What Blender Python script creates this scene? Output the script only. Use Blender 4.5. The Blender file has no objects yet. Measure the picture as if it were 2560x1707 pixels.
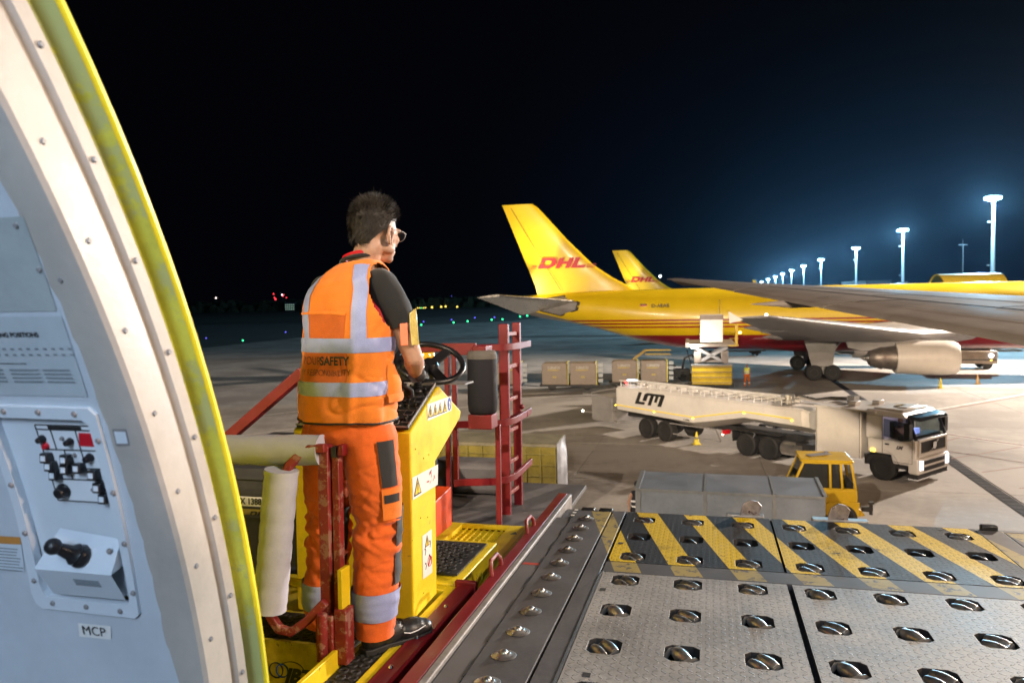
import bpy, bmesh, math, random
from mathutils import Vector, Matrix, noise

random.seed(7)
scene = bpy.context.scene
R = math.radians

# ---------------------------------------------------------------- camera
CAM = Vector((0, 0, 7.2))
F = 1920.0
pitch = math.atan(104 / F)
roll = R(1.1)
fwd = Vector((0, math.cos(pitch), -math.sin(pitch)))
r0 = Vector((1, 0, 0)); u0 = r0.cross(fwd)
rt = r0 * math.cos(roll) - u0 * math.sin(roll)
up = r0 * math.sin(roll) + u0 * math.cos(roll)
cd = bpy.data.cameras.new('camera')
cam = bpy.data.objects.new('camera', cd)
scene.collection.objects.link(cam)
cd.sensor_width = 36; cd.lens = F / 2560 * 36
cd.clip_start = 0.05; cd.clip_end = 6000
cd.dof.use_dof = True
cd.dof.focus_distance = 3.6
cd.dof.aperture_fstop = 4.5
cam.matrix_world = Matrix(((rt.x, up.x, -fwd.x, CAM.x), (rt.y, up.y, -fwd.y, CAM.y), (rt.z, up.z, -fwd.z, CAM.z), (0, 0, 0, 1)))
scene.camera = cam

# ---------------------------------------------------------------- world: a night sky with the airfield's blue light in the haze on the right
world = bpy.data.worlds.new("World"); scene.world = world
world.use_nodes = True
wn = world.node_tree; wn.nodes.clear()
wo = wn.nodes.new('ShaderNodeOutputWorld'); wb = wn.nodes.new('ShaderNodeBackground')
tc = wn.nodes.new('ShaderNodeTexCoord')
dotn = wn.nodes.new('ShaderNodeVectorMath'); dotn.operation = 'DOT_PRODUCT'
gd = Vector((math.sin(R(30)), math.cos(R(30)), 0.0)).normalized()
dotn.inputs[1].default_value = gd
wn.links.new(tc.outputs['Generated'], dotn.inputs[0])
sepw = wn.nodes.new('ShaderNodeSeparateXYZ'); wn.links.new(tc.outputs['Generated'], sepw.inputs[0])
mr = wn.nodes.new('ShaderNodeMapRange'); mr.interpolation_type = 'SMOOTHERSTEP'; mr.inputs[1].default_value = 0.45; mr.inputs[2].default_value = 0.0
wn.links.new(sepw.outputs[2], mr.inputs[0])                     # 1 at the horizon, 0 high up
rampn = wn.nodes.new('ShaderNodeValToRGB'); wn.links.new(dotn.outputs['Value'], rampn.inputs['Fac'])
rampn.color_ramp.elements[0].position = 0.84; rampn.color_ramp.elements[0].color = (0, 0, 0, 1)
rampn.color_ramp.elements[1].position = 1.0; rampn.color_ramp.elements[1].color = (1, 1, 1, 1)
e = rampn.color_ramp.elements.new(0.95); e.color = (0.28, 0.28, 0.28, 1)
mm = wn.nodes.new('ShaderNodeMath'); mm.operation = 'MULTIPLY'; wn.links.new(mr.outputs[0], mm.inputs[0]); wn.links.new(rampn.outputs['Color'], mm.inputs[1])
mx = wn.nodes.new('ShaderNodeMix'); mx.data_type = 'RGBA'; wn.links.new(mm.outputs[0], mx.inputs[0])
mx.inputs[6].default_value = (0.0009, 0.0009, 0.0018, 1); mx.inputs[7].default_value = (0.0008, 0.0052, 0.0175, 1)
wn.links.new(mx.outputs[2], wb.inputs['Color'])
wb.inputs['Strength'].default_value = 1.0
wn.links.new(wb.outputs[0], wo.inputs['Surface'])

scene.view_settings.view_transform = 'Standard'
scene.view_settings.look = 'None'
scene.view_settings.exposure = 0
scene.view_settings.gamma = 1
scene.view_settings.use_curve_mapping = False
scene.render.engine = 'CYCLES'
scene.cycles.use_denoising = True
scene.cycles.max_bounces = 5
scene.cycles.diffuse_bounces = 2
scene.cycles.glossy_bounces = 3
scene.cycles.transmission_bounces = 4
scene.cycles.sample_clamp_indirect = 4
scene.cycles.caustics_reflective = False
scene.cycles.caustics_refractive = False

# ---------------------------------------------------------------- lamps (floodlights of the airfield, with unseen fill added)
def lamp(name, kind, loc, energy, color, size=0.3, target=None, spot=None, blend=0.4):
    ld = bpy.data.lights.new(name, kind)
    ld.energy = energy; ld.color = color
    if kind == 'AREA': ld.size = size
    else: ld.shadow_soft_size = size
    if spot: ld.spot_size = R(spot); ld.spot_blend = blend
    o = bpy.data.objects.new(name, ld); scene.collection.objects.link(o)
    o.location = loc
    if target is not None:
        o.rotation_euler = (Vector(target) - Vector(loc)).to_track_quat('-Z', 'Y').to_euler()
    return o
def FA0(u, w, z):
    return Vector((u * math.cos(R(14.5)) + w * math.sin(R(14.5)), -u * math.sin(R(14.5)) + w * math.cos(R(14.5)), 7.2 + z))
COLD = (0.62, 0.83, 1.0)
WARM = (1.0, 0.74, 0.50)
NEUT = (1.0, 0.90, 0.80)
MASTS = [(72, 73), (92, 147), (111, 218), (135, 301), (160, 397), (183, 481), (205, 562), (231, 654), (257, 748), (286, 855), (334, 1025)]
# the flood of the high mast right of the view
lamp('mast_flood', 'SPOT', (70.5, 71.5, 24.0), 470000, (1.0, 0.84, 0.70), 0.8, (14, 32, 0), 120, 0.5)
# the next masts along the line light the far apron
for i, (mx, my) in enumerate(MASTS[1:]):
    lamp('mast_flood', 'POINT', (mx - 1.6, my - 1.2, 23.9), (240000, 230000, 230000, 230000)[i] if i < 4 else 200000, (0.36, 0.74, 1.0), 0.6)
# warm floods on the terminal side, behind the photographer; the last two are added fill, unseen
lamp('unseen_flood', 'SPOT', (34, -14, 21), 46000, (1.0, 0.68, 0.46), 0.5, (8, 45, 0), 95, 0.4)
lamp('unseen_flood', 'SPOT', (-8, -30, 16), 105000, (1.0, 0.78, 0.48), 0.5, (20, 76, 4), 46, 0.5)
lamp('unseen_flood', 'SPOT', (-4, -27, 16.4), 60000, (1.0, 0.84, 0.70), 0.4, (13, 34, 1.5), 56, 0.5)
lamp('unseen_flood', 'SPOT', (45, -10, 24), 420000, (1.0, 0.80, 0.55), 0.5, (85, 108, 6), 45, 0.5)  # unseen, added to brighten the raised yellow cargo door
lamp('unseen_flood', 'SPOT', (-24, -26, 27), 115000, (1.0, 0.80, 0.62), 0.5, (-12, 44, 0), 66, 0.6)  # unseen fill, added to lift the near left of the apron
# flood over the door of the aircraft, to the right
lamp('loader_flood', 'SPOT', FA0(3.3, 1.75, 2.4), 640, (1.0, 0.89, 0.76), 0.10, FA0(-1.0, 3.4, -0.8), 110, 0.5)
# cabin light of the freighter's hold, behind the photographer
lamp('cabin_light', 'AREA', FA0(-0.4, -1.6, 1.1), 85, (0.60, 0.77, 1.0), 0.9, FA0(-1.2, 1.2, -0.2))

# ---------------------------------------------------------------- helpers
col = scene.collection
FW = Matrix.Identity(4)
_W = Vector((0.25011721, 0.96795045, -0.02265638)).normalized()
_U = _W.cross(Vector((0, 0, 1))).normalized()
_N = _U.cross(_W)
def frame(ax, ay, az, o): return Matrix(((ax.x, ay.x, az.x, o.x), (ax.y, ay.y, az.y, o.y), (ax.z, ay.z, az.z, o.z), (0, 0, 0, 1)))
FL = frame(_U, _W, _N, CAM)                       # loader: u right, w outward, n up
th = R(14.5)
FA = frame(Vector((math.cos(th), -math.sin(th), 0)), Vector((math.sin(th), math.cos(th), 0)), Vector((0, 0, 1)), CAM)   # own aircraft

def tag(o, label=None, cat=None, group=None, kind=None):
    if label: o['label'] = label
    if cat: o['category'] = cat
    if group: o['group'] = group
    if kind: o['kind'] = kind
    return o
def thing(name, base, label=None, cat=None, group=None, fr=FW, rz=0.0, kind=None):
    o = bpy.data.objects.new(name, None); col.objects.link(o)
    o.empty_display_size = 0.2
    o.matrix_world = fr @ Matrix.Translation(Vector(base)) @ Matrix.Rotation(rz, 4, 'Z')
    return tag(o, label, cat, group, kind)
def kids(o): return [c for c in bpy.data.objects if c.parent == o]
def copy_tree(o, parent=None, mw=None):
    c = o.copy(); col.objects.link(c); c.parent = parent
    if mw is not None: c.matrix_world = mw
    for k in kids(o): copy_tree(k, c)
    return c

class MB:
    def __init__(s, org=(0, 0, 0)): s.v = []; s.f = []; s.m = []; s.o = Vector(org)
    def add(s, vs, fs, mi=0):
        n = len(s.v); s.v += [Vector(v) - s.o for v in vs]
        for f in fs: s.f.append(tuple(i + n for i in f)); s.m.append(mi)
        return s
    def box(s, x0, x1, y0, y1, z0, z1, mi=0):
        vs = [(x0, y0, z0), (x1, y0, z0), (x1, y1, z0), (x0, y1, z0), (x0, y0, z1), (x1, y0, z1), (x1, y1, z1), (x0, y1, z1)]
        return s.add(vs, [(0, 3, 2, 1), (4, 5, 6, 7), (0, 1, 5, 4), (1, 2, 6, 5), (2, 3, 7, 6), (3, 0, 4, 7)], mi)
    def hexa(s, p, mi=0):      # eight corners: bottom four then top four
        return s.add(p, [(0, 3, 2, 1), (4, 5, 6, 7), (0, 1, 5, 4), (1, 2, 6, 5), (2, 3, 7, 6), (3, 0, 4, 7)], mi)
    def cyl(s, p0, p1, r, r1=None, n=12, mi=0, cap=True):
        p0 = Vector(p0); p1 = Vector(p1); r1 = r if r1 is None else r1
        d = (p1 - p0).normalized(); a = d.orthogonal().normalized(); b = d.cross(a)
        vs = [p0 + (a * math.cos(t) + b * math.sin(t)) * r for t in [2 * math.pi * i / n for i in range(n)]]
        vs += [p1 + (a * math.cos(t) + b * math.sin(t)) * r1 for t in [2 * math.pi * i / n for i in range(n)]]
        fs = [(i, (i + 1) % n, n + (i + 1) % n, n + i) for i in range(n)]
        if cap: fs += [tuple(range(n - 1, -1, -1)), tuple(range(n, 2 * n))]
        return s.add(vs, fs, mi)
    def bar(s, p0, p1, w, h, upv=(0, 0, 1), mi=0):
        p0 = Vector(p0); p1 = Vector(p1); d = (p1 - p0).normalized()
        a = d.cross(Vector(upv)).normalized() * w / 2; b = a.cross(d).normalized() * h / 2
        return s.hexa([p0 - a - b, p0 + a - b, p1 + a - b, p1 - a - b, p0 - a + b, p0 + a + b, p1 + a + b, p1 - a + b], mi)
    def tube(s, pts, r, n=10, mi=0, closed=False, sq=None, upv=None):
        pts = [Vector(p) for p in pts]; rings = []; N = len(pts); a = None
        for i, p in enumerate(pts):
            if closed: d = (pts[(i + 1) % N] - pts[i - 1]).normalized()
            else: d = (pts[min(i + 1, N - 1)] - pts[max(i - 1, 0)]).normalized()
            if upv is not None: a = d.cross(Vector(upv)).normalized()
            elif a is None: a = d.orthogonal().normalized()
            else: a = (a - d * a.dot(d)).normalized()
            b = d.cross(a)
            if sq: rings.append([p + a * x * sq[0] / 2 + b * y * sq[1] / 2 for x, y in ((-1, -1), (1, -1), (1, 1), (-1, 1))])
            else: rings.append([p + (a * math.cos(2 * math.pi * k / n) + b * math.sin(2 * math.pi * k / n)) * r for k in range(n)])
        return s.loft(rings, mi, cap=not closed, loop=closed)
    def loft(s, rings, mi=0, cap=True, loop=False, open_ring=False):
        n = len(rings[0]); vs = [v for r_ in rings for v in r_]; fs = []; K = len(rings)
        for i in range(K if loop else K - 1):
            j = (i + 1) % K
            for k in range(n - 1 if open_ring else n):
                l = (k + 1) % n
                fs.append((i * n + k, i * n + l, j * n + l, j * n + k))
        if cap and not open_ring: fs += [tuple(range(n - 1, -1, -1)), tuple((K - 1) * n + k for k in range(n))]
        return s.add(vs, fs, mi)
    def prism(s, poly, f0, f1, mi=0):      # poly of 2D points; f0, f1 map (a, b) to 3D
        n = len(poly); vs = [f0(*p) for p in poly] + [f1(*p) for p in poly]
        fs = [tuple(range(n - 1, -1, -1)), tuple(range(n, 2 * n))] + [(i, (i + 1) % n, n + (i + 1) % n, n + i) for i in range(n)]
        return s.add(vs, fs, mi)
    def lathe(s, prof, c=(0, 0, 0), n=20, mi=0, ax=None):
        c = Vector(c); z = Vector(ax).normalized() if ax else Vector((0, 0, 1)); a = z.orthogonal().normalized(); b = z.cross(a)
        rings = [[c + z * h + (a * math.cos(2 * math.pi * k / n) + b * math.sin(2 * math.pi * k / n)) * max(r_, 1e-4) for k in range(n)] for r_, h in prof]
        return s.loft(rings, mi)
    def ball(s, c, r, n=10, mi=0, sc=(1, 1, 1)):
        rings = []
        for i in range(n // 2 + 1):
            t = math.pi * i / (n // 2)
            rings.append([Vector(c) + Vector((math.sin(t) * math.cos(2 * math.pi * k / n) * sc[0], math.sin(t) * math.sin(2 * math.pi * k / n) * sc[1], -math.cos(t) * sc[2])) * r + Vector((0, 0, 0)) for k in range(n)])
        rings[0] = [v + Vector((0, 0, 0)) for v in rings[0]]
        for q in (0, -1):
            ctr = Vector(c) + Vector((0, 0, (-r if q == 0 else r) * sc[2]))
            rings[q] = [ctr + (v - ctr) * 1.0 + Vector((math.cos(2 * math.pi * k / n), math.sin(2 * math.pi * k / n), 0)) * r * 0.02 for k, v in enumerate(rings[q])]
        return s.loft(rings, mi)
    def mesh(s, name, mats, smooth=35):
        me = bpy.data.meshes.new(name); me.from_pydata(s.v, [], s.f)
        for m_ in (mats if isinstance(mats, (list, tuple)) else [mats]): me.materials.append(m_)
        me.polygons.foreach_set('material_index', s.m)
        bm = bmesh.new(); bm.from_mesh(me)
        bmesh.ops.recalc_face_normals(bm, faces=bm.faces); bm.to_mesh(me); bm.free()
        if smooth:
            me.polygons.foreach_set('use_smooth', [True] * len(me.polygons)); me.set_sharp_from_angle(angle=R(smooth))
        me.update(); return me
    def build(s, name, mats, parent=None, smooth=35, bevel=0, fr=None, label=None):
        o = bpy.data.objects.new(name, s.mesh(name, mats, smooth)); col.objects.link(o)
        if parent: o.parent = parent
        elif fr is not None: o.matrix_world = fr
        if bevel:
            b = o.modifiers.new('bevel', 'BEVEL'); b.width = bevel; b.segments = 2; b.limit_method = 'ANGLE'; b.angle_limit = R(40)
        if label: o['label'] = label
        return o
def inst(name, mesh, parent, M):
    o = bpy.data.objects.new(name, mesh); col.objects.link(o); o.parent = parent
    o.matrix_local = M if isinstance(M, Matrix) else Matrix.Translation(Vector(M)); return o

# ---------------------------------------------------------------- materials
def nmath(nt, op, a, b=None, c=None):
    n = nt.nodes.new('ShaderNodeMath'); n.operation = op
    for i, x in enumerate((a, b, c)):
        if x is None: continue
        if isinstance(x, (int, float)): n.inputs[i].default_value = x
        else: nt.links.new(x, n.inputs[i])
    return n.outputs[0]
def mixc(nt, fac, a, b):
    n = nt.nodes.new('ShaderNodeMix'); n.data_type = 'RGBA'
    if isinstance(fac, (int, float)): n.inputs[0].default_value = fac
    else: nt.links.new(fac, n.inputs[0])
    for i, x in ((6, a), (7, b)):
        if isinstance(x, tuple): n.inputs[i].default_value = (*x[:3], 1)
        else: nt.links.new(x, n.inputs[i])
    return n.outputs[2]
def tn(nt, vec, scale, detail=4, rough=0.55, kind='NOISE'):
    n = nt.nodes.new('ShaderNodeTexNoise'); n.inputs['Scale'].default_value = scale
    n.inputs['Detail'].default_value = detail; n.inputs['Roughness'].default_value = rough
    nt.links.new(vec, n.inputs['Vector']); return n.outputs['Fac']
def smst(nt, x, a, b):
    n = nt.nodes.new('ShaderNodeMapRange'); n.interpolation_type = 'SMOOTHSTEP'
    n.inputs[1].default_value = a; n.inputs[2].default_value = b
    nt.links.new(x, n.inputs[0]); return n.outputs[0]
MATS = {}
def mat(name, c, rough=0.5, metal=0.0, var=0.12, vs=6.0, bump=0.0, bs=60.0, wear=None, wearc=None, ws=14.0, dirt=0.0, extra=None, coat=0.0, spec=0.5):
    """a procedural surface: base colour with large and small variation, worn spots and fine relief"""
    if name in MATS: return MATS[name]
    m = bpy.data.materials.new(name); m.use_nodes = True; nt = m.node_tree
    b = nt.nodes['Principled BSDF']; t = nt.nodes.new('ShaderNodeTexCoord'); vec = t.outputs['Object']
    lo = tuple(x * (1 - var) for x in c); hi = tuple(min(1, x * (1 + var)) for x in c)
    f = nmath(nt, 'ADD', nmath(nt, 'MULTIPLY', tn(nt, vec, vs), 0.7), nmath(nt, 'MULTIPLY', tn(nt, vec, vs * 9), 0.3))
    f = smst(nt, f, 0.32, 0.68)
    cc = mixc(nt, f, lo, hi)
    rr = nmath(nt, 'MULTIPLY_ADD', f, 0.14, rough - 0.07)
    if extra: cc = extra(nt, vec, cc)
    if dirt:
        d = smst(nt, tn(nt, vec, vs * 0.6, 7, 0.7), 0.48, 0.75)
        cc = mixc(nt, nmath(nt, 'MULTIPLY', d, dirt), cc, tuple(x * 0.25 for x in c) if max(c) > 0.1 else (0.12, 0.11, 0.1))
    if wear:
        w = smst(nt, tn(nt, vec, ws, 8, 0.72), 1 - wear - 0.02, 1 - wear + 0.03)
        cc = mixc(nt, w, cc, wearc or (0.12, 0.10, 0.09))
    nt.links.new(cc, b.inputs['Base Color'])
    nt.links.new(rr, b.inputs['Roughness'])
    b.inputs['Metallic'].default_value = metal
    b.inputs['Specular IOR Level'].default_value = spec
    if coat: b.inputs['Coat Weight'].default_value = coat; b.inputs['Coat Roughness'].default_value = 0.15
    if bump:
        bp = nt.nodes.new('ShaderNodeBump'); bp.inputs['Strength'].default_value = bump; bp.inputs['Distance'].default_value = 0.01
        nt.links.new(tn(nt, vec, bs, 3, 0.6), bp.inputs['Height']); nt.links.new(bp.outputs[0], b.inputs['Normal'])
    MATS[name] = m; return m
def emit(name, c, s):
    if name in MATS: return MATS[name]
    m = bpy.data.materials.new(name); m.use_nodes = True; nt = m.node_tree; b = nt.nodes['Principled BSDF']
    b.inputs['Base Color'].default_value = (*c, 1); b.inputs['Emission Color'].default_value = (*c, 1); b.inputs['Emission Strength'].default_value = s
    MATS[name] = m; return m
def sep(nt, vec):
    n = nt.nodes.new('ShaderNodeSeparateXYZ'); nt.links.new(vec, n.inputs[0]); return n.outputs
def band(nt, x, c, h, soft=0.004):        # 1 inside c +- h
    return smst(nt, nmath(nt, 'ABSOLUTE', nmath(nt, 'SUBTRACT', x, c)), h + soft, h - soft)

YEL = (0.80, 0.56, 0.0); RED = (0.42, 0.012, 0.014)
m_yel = mat('yellow_paint', (0.80, 0.60, 0.015), 0.42, var=0.08, bump=0.08, bs=160, wear=0.345, wearc=(0.13, 0.10, 0.05), ws=24, dirt=0.38)
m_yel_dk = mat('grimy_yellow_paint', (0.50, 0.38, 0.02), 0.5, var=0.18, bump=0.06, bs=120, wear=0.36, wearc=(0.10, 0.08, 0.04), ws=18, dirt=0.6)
m_red = mat('red_paint', (0.165, 0.006, 0.011), 0.42, var=0.15, bump=0.05, bs=140, wear=0.33, wearc=(0.26, 0.09, 0.075), ws=30, dirt=0.4)
m_red_worn = mat('worn_red_paint', (0.21, 0.018, 0.018), 0.5, var=0.2, bump=0.12, bs=90, wear=0.46, wearc=(0.30, 0.14, 0.115), ws=22, dirt=0.4)
m_orange_red = mat('orange_red_paint', (0.62, 0.07, 0.012), 0.4, var=0.1, dirt=0.3)
m_deck = mat('dark_steel_deck', (0.105, 0.102, 0.108), 0.6, metal=0.1, var=0.16, vs=5, bump=0.10, bs=220, wear=0.30, wearc=(0.22, 0.21, 0.20), ws=34)
m_rub = mat('black_rubber', (0.018, 0.018, 0.020), 0.6, var=0.3, bump=0.2, bs=120)
m_blk = mat('black_plastic', (0.012, 0.012, 0.014), 0.35, var=0.2)
m_hole = mat('shade_dark_steel', (0.018, 0.018, 0.02), 0.7, var=0.3)  # near-black, so the shade inside the roller wells is in the colour
def rnd_tint(nt, vec, cc):
    oi = nt.nodes.new('ShaderNodeObjectInfo'); k = nmath(nt, 'MULTIPLY_ADD', oi.outputs['Random'], 0.45, 0.0)
    return mixc(nt, k, cc, (0.10, 0.095, 0.09))
m_steel = mat('roller_steel', (0.46, 0.45, 0.44), 0.33, metal=0.85, var=0.3, vs=30, bump=0.10, bs=160, extra=rnd_tint)
m_steel_d = mat('bracket_steel', (0.34, 0.33, 0.32), 0.42, metal=0.7, var=0.2, vs=30)
m_zinc = mat('zinc_edge', (0.27, 0.255, 0.25), 0.6, metal=0.35, var=0.25, vs=12, bump=0.15, bs=90, dirt=0.5)
m_chrome = mat('polished_steel', (0.75, 0.73, 0.70), 0.15, metal=1.0, var=0.05)
m_white = mat('white_paint', (0.70, 0.69, 0.67), 0.4, var=0.05, dirt=0.12)
m_foam = mat('grey_foam_sleeve', (0.44, 0.46, 0.58), 0.75, var=0.05, vs=18, bump=0.10, bs=70, dirt=0.12)
m_sticker = mat('white_sticker', (0.78, 0.77, 0.74), 0.4, var=0.03)
m_ink = mat('black_print', (0.02, 0.02, 0.02), 0.5, var=0.1)
m_redprint = mat('red_print', (0.55, 0.008, 0.02), 0.45, var=0.05)
m_blueprint = mat('blue_print', (0.02, 0.08, 0.45), 0.4, var=0.05)
m_ylab = mat('yellow_print', (0.85, 0.62, 0.03), 0.4, var=0.03)
m_glass = mat('dark_window', (0.02, 0.025, 0.03), 0.08, var=0.1, coat=0.5)
m_tyre = mat('tyre', (0.016, 0.016, 0.017), 0.8, var=0.3, bump=0.3, bs=50)

# ---------------------------------------------------------------- lettering as flat mesh
_tc = {}
def text_geo(s, size=1.0, bold=0.0, shear=0.0):
    k = (s, size, bold, shear)
    if k in _tc: return _tc[k]
    cu = bpy.data.curves.new('t', 'FONT'); cu.body = s; cu.size = size; cu.offset = bold; cu.shear = shear
    cu.align_x = 'CENTER'; cu.align_y = 'CENTER'; cu.resolution_u = 3
    o = bpy.data.objects.new('t', cu); me = bpy.data.meshes.new_from_object(o)
    vs = [(v.co.x, v.co.y) for v in me.vertices]; fs = [tuple(p.vertices) for p in me.polygons]
    bpy.data.objects.remove(o); bpy.data.meshes.remove(me); bpy.data.curves.remove(cu)
    _tc[k] = (vs, fs); return vs, fs
def letter(name, s, fmap, m_, parent, size=1.0, bold=0.0, shear=0.0, org=(0, 0, 0), sx=1.0, label=None):
    vs, fs = text_geo(s, size, bold, shear); b = MB(org)
    b.add([fmap(x * sx, y) for x, y in vs], fs)
    me = bpy.data.meshes.new(name); me.from_pydata(b.v, [], b.f); me.materials.append(m_)
    o = bpy.data.objects.new(name, me); col.objects.link(o); o.parent = parent
    if label: o['label'] = label
    return o
def courier_logo(fmap, size, parent, stripes=True, m_=None, name='logo'):
    """slanted block letters D, H, L with thin speed lines on both sides; size is the letter height"""
    m_ = m_ or m_redprint; b = MB(); h = size; k = 0.5
    def P(x, y): return fmap(x * h + k * y * h, y * h)
    def quad(pts): b.add([P(*p) for p in pts], [tuple(range(len(pts)))])
    o_ = -2.25
    OD = [(0, 0), (1.05, 0), (1.42, .16), (1.58, .42), (1.58, .72), (1.36, .94), (1.10, 1.0), (0, 1)]
    ID = [(.46, .24), (.86, .24), (1.02, .32), (1.10, .45), (1.10, .62), (1.02, .73), (.88, .77), (.46, .77)]
    for i in range(8):
        j = (i + 1) % 8
        if i == 7: quad([(o_, .56), (o_ + .46, .56), (o_ + .46, .77), (o_, 1.0)]); quad([(o_, 0), (o_ + .46, .24), (o_ + .46, .47), (o_, .47)])
        else: quad([(o_ + OD[i][0], OD[i][1]), (o_ + OD[j][0], OD[j][1]), (o_ + ID[j][0], ID[j][1]), (o_ + ID[i][0], ID[i][1])])
    h0 = o_ + 1.72
    quad([(h0, 0), (h0 + .46, 0), (h0 + .46, 1), (h0, 1)]); quad([(h0 + .46, .40), (h0 + .96, .40), (h0 + .96, .64), (h0 + .46, .64)]); quad([(h0 + .96, 0), (h0 + 1.42, 0), (h0 + 1.42, 1), (h0 + .96, 1)])
    l0 = h0 + 1.56
    quad([(l0, .26), (l0 + .46, .26), (l0 + .46, 1), (l0, 1)]); quad([(l0, 0), (l0 + 1.30, 0), (l0 + 1.38, .26), (l0, .26)])
    if stripes:
        for i in range(3):
            y0 = 0.02 + 0.13 * i
            quad([(-2.95, y0), (-2.95, y0 + 0.05), (-2.36, y0 + 0.05), (-2.36, y0)]); quad([(2.5, y0), (2.5, y0 + 0.05), (3.35, y0 + 0.05), (3.35, y0)])
    me = bpy.data.meshes.new(name); me.from_pydata(b.v, [], b.f); me.materials.append(m_)
    o = bpy.data.objects.new(name, me); col.objects.link(o); o.parent = parent; return o
# ================================================================ ground
def slab_mat():
    m = bpy.data.materials.new('apron_concrete'); m.use_nodes = True; nt = m.node_tree; b = nt.nodes['Principled BSDF']
    g = nt.nodes.new('ShaderNodeNewGeometry'); vec = g.outputs['Position']; oi = nt.nodes.new('ShaderNodeObjectInfo')
    big = smst(nt, tn(nt, vec, 0.16, 5, 0.6), 0.35, 0.65); fine = tn(nt, vec, 2.6, 6, 0.65)
    f = nmath(nt, 'ADD', nmath(nt, 'MULTIPLY', big, 0.45), nmath(nt, 'MULTIPLY', fine, 0.55))
    c = mixc(nt, smst(nt, f, 0.25, 0.7), (0.23, 0.21, 0.19), (0.37, 0.345, 0.315))
    c = mixc(nt, nmath(nt, 'MULTIPLY', oi.outputs['Random'], 0.22), c, (0.20, 0.19, 0.18))
    # long rubber and oil streaks
    mp = nt.nodes.new('ShaderNodeMapping'); mp.inputs['Scale'].default_value = (0.12, 2.2, 1); mp.inputs['Rotation'].default_value = (0, 0, R(20)); nt.links.new(vec, mp.inputs['Vector'])
    st = smst(nt, tn(nt, mp.outputs[0], 1.0, 5, 0.7), 0.58, 0.74)
    c = mixc(nt, nmath(nt, 'MULTIPLY', st, 0.45), c, (0.12, 0.11, 0.10))
    sp = smst(nt, tn(nt, vec, 1.1, 6, 0.75), 0.66, 0.74)
    c = mixc(nt, nmath(nt, 'MULTIPLY', sp, 0.6), c, (0.09, 0.085, 0.08))
    nt.links.new(c, b.inputs['Base Color']); b.inputs['Roughness'].default_value = 0.75
    bp = nt.nodes.new('ShaderNodeBump'); bp.inputs['Strength'].default_value = 0.3; bp.inputs['Distance'].default_value = 0.01
    nt.links.new(tn(nt, vec, 25, 4, 0.7), bp.inputs['Height']); nt.links.new(bp.outputs[0], b.inputs['Normal'])
    return m
m_slab = slab_mat()
m_grass = mat('night_grass', (0.010, 0.014, 0.007), 0.95, var=0.5, vs=0.05, bump=0.5, bs=4)
m_asph = mat('taxiway_asphalt', (0.025, 0.025, 0.026), 0.8, var=0.3, vs=0.1, bump=0.3, bs=20)
def sheet(name, pts, z, m_, t=0.2, kind='structure'):
    b = MB(); b.prism(pts, lambda x, y: (x, y, z - t), lambda x, y: (x, y, z)); o = b.build(name, m_, smooth=0); o['kind'] = kind; return o
sheet('grass_field', [(-4000, -300), (4000, -300), (4000, 5000), (-4000, 5000)], -0.30, m_grass, 1.0)
# apron edge runs away to the left
apron = sheet('apron', [(-130, -60), (-110, 60), (-53, 131), (-30, 235), (0, 262), (60, 460), (160, 900), (900, 1500), (900, -60)], -0.016, m_slab, 0.25)
sheet('taxiway', [(-700, 330), (-60, 300), (60, 640), (20, 640), (-110, 345), (-700, 372)], -0.28, m_asph, 0.05)
def fa2w(u, w, z=0.0):
    v = FA.to_3x3() @ Vector((u, w, 0)); return (v.x, v.y, z)
sb = MB(); sb.box(-3.735, 3.735, -3.735, 3.735, -0.014, 0.0); slab_me = None
ba = sb.mesh('slab', m_slab, 0)
rzA = Matrix.Rotation(-th, 4, 'Z')
for u0_ in (-24.15, -16.65, -9.15, -1.65, 5.85, 13.95, 21.45, 28.95):
    for k in range(10):
        p = fa2w(u0_, 11.5 + 7.5 * k, 0.0)
        inst('slab', ba, apron, Matrix.Translation(Vector(p)) @ rzA @ Matrix.Rotation(random.choice((0, 1, 2, 3)) * math.pi / 2, 4, 'Z'))
m_drain = mat('drain_iron', (0.02, 0.022, 0.03), 0.9, spec=.15, var=0.3, vs=3, bump=0.4, bs=14)
b = MB(); b.box(-0.25, 0.25, 7.5, 85, -0.012, -0.006)
for k in range(150): b.box(-0.22, 0.22, 7.8 + k * 0.5, 8.1 + k * 0.5, -0.006, 0.002)
o = b.build('drain_channel', m_drain, smooth=0); o.matrix_world = Matrix(FA) @ Matrix.Translation(Vector((9.9, 0, -7.2))); o['kind'] = 'structure'
m_wline = mat('white_line_paint', (0.62, 0.58, 0.55), 0.6, var=0.15, wear=0.42, wearc=(0.30, 0.28, 0.26), ws=2.0)
m_rline = mat('red_line_paint', (0.20, 0.085, 0.07), 0.6, var=0.15, wear=0.42, wearc=(0.25, 0.22, 0.2), ws=2.0)
def pline(a, c, w, m_, z=0.004, name='painted_line'):
    a = Vector((*a, z)); c = Vector((*c, z)); d = (c - a).normalized(); n = Vector((-d.y, d.x, 0)) * w / 2
    b = MB(); b.add([a - n, c - n, c + n, a + n], [(0, 1, 2, 3)]); o = b.build(name, m_, apron, smooth=0); return o
pline((21.0, 39.6), (29.5, 24.0), 0.16, m_wline); pline((21.45, 39.8), (29.95, 24.2), 0.16, m_wline, 0.004)
pline((21.25, 39.75), (29.7, 24.15), 0.12, m_rline, 0.008)
pline((20.0, 42.9), (45.0, 59.1), 0.30, m_wline); pline((20.3, 42.6), (45.3, 58.8), 0.14, m_rline, 0.008)
for i in range(5):
    y0 = 37.6 - i * 2.6; pline((19.3 - 0.25 * i - 0.2, y0 - 2.2), (22.0 + 1.35 * i, y0), 0.10, m_rline, 0.004)
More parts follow.
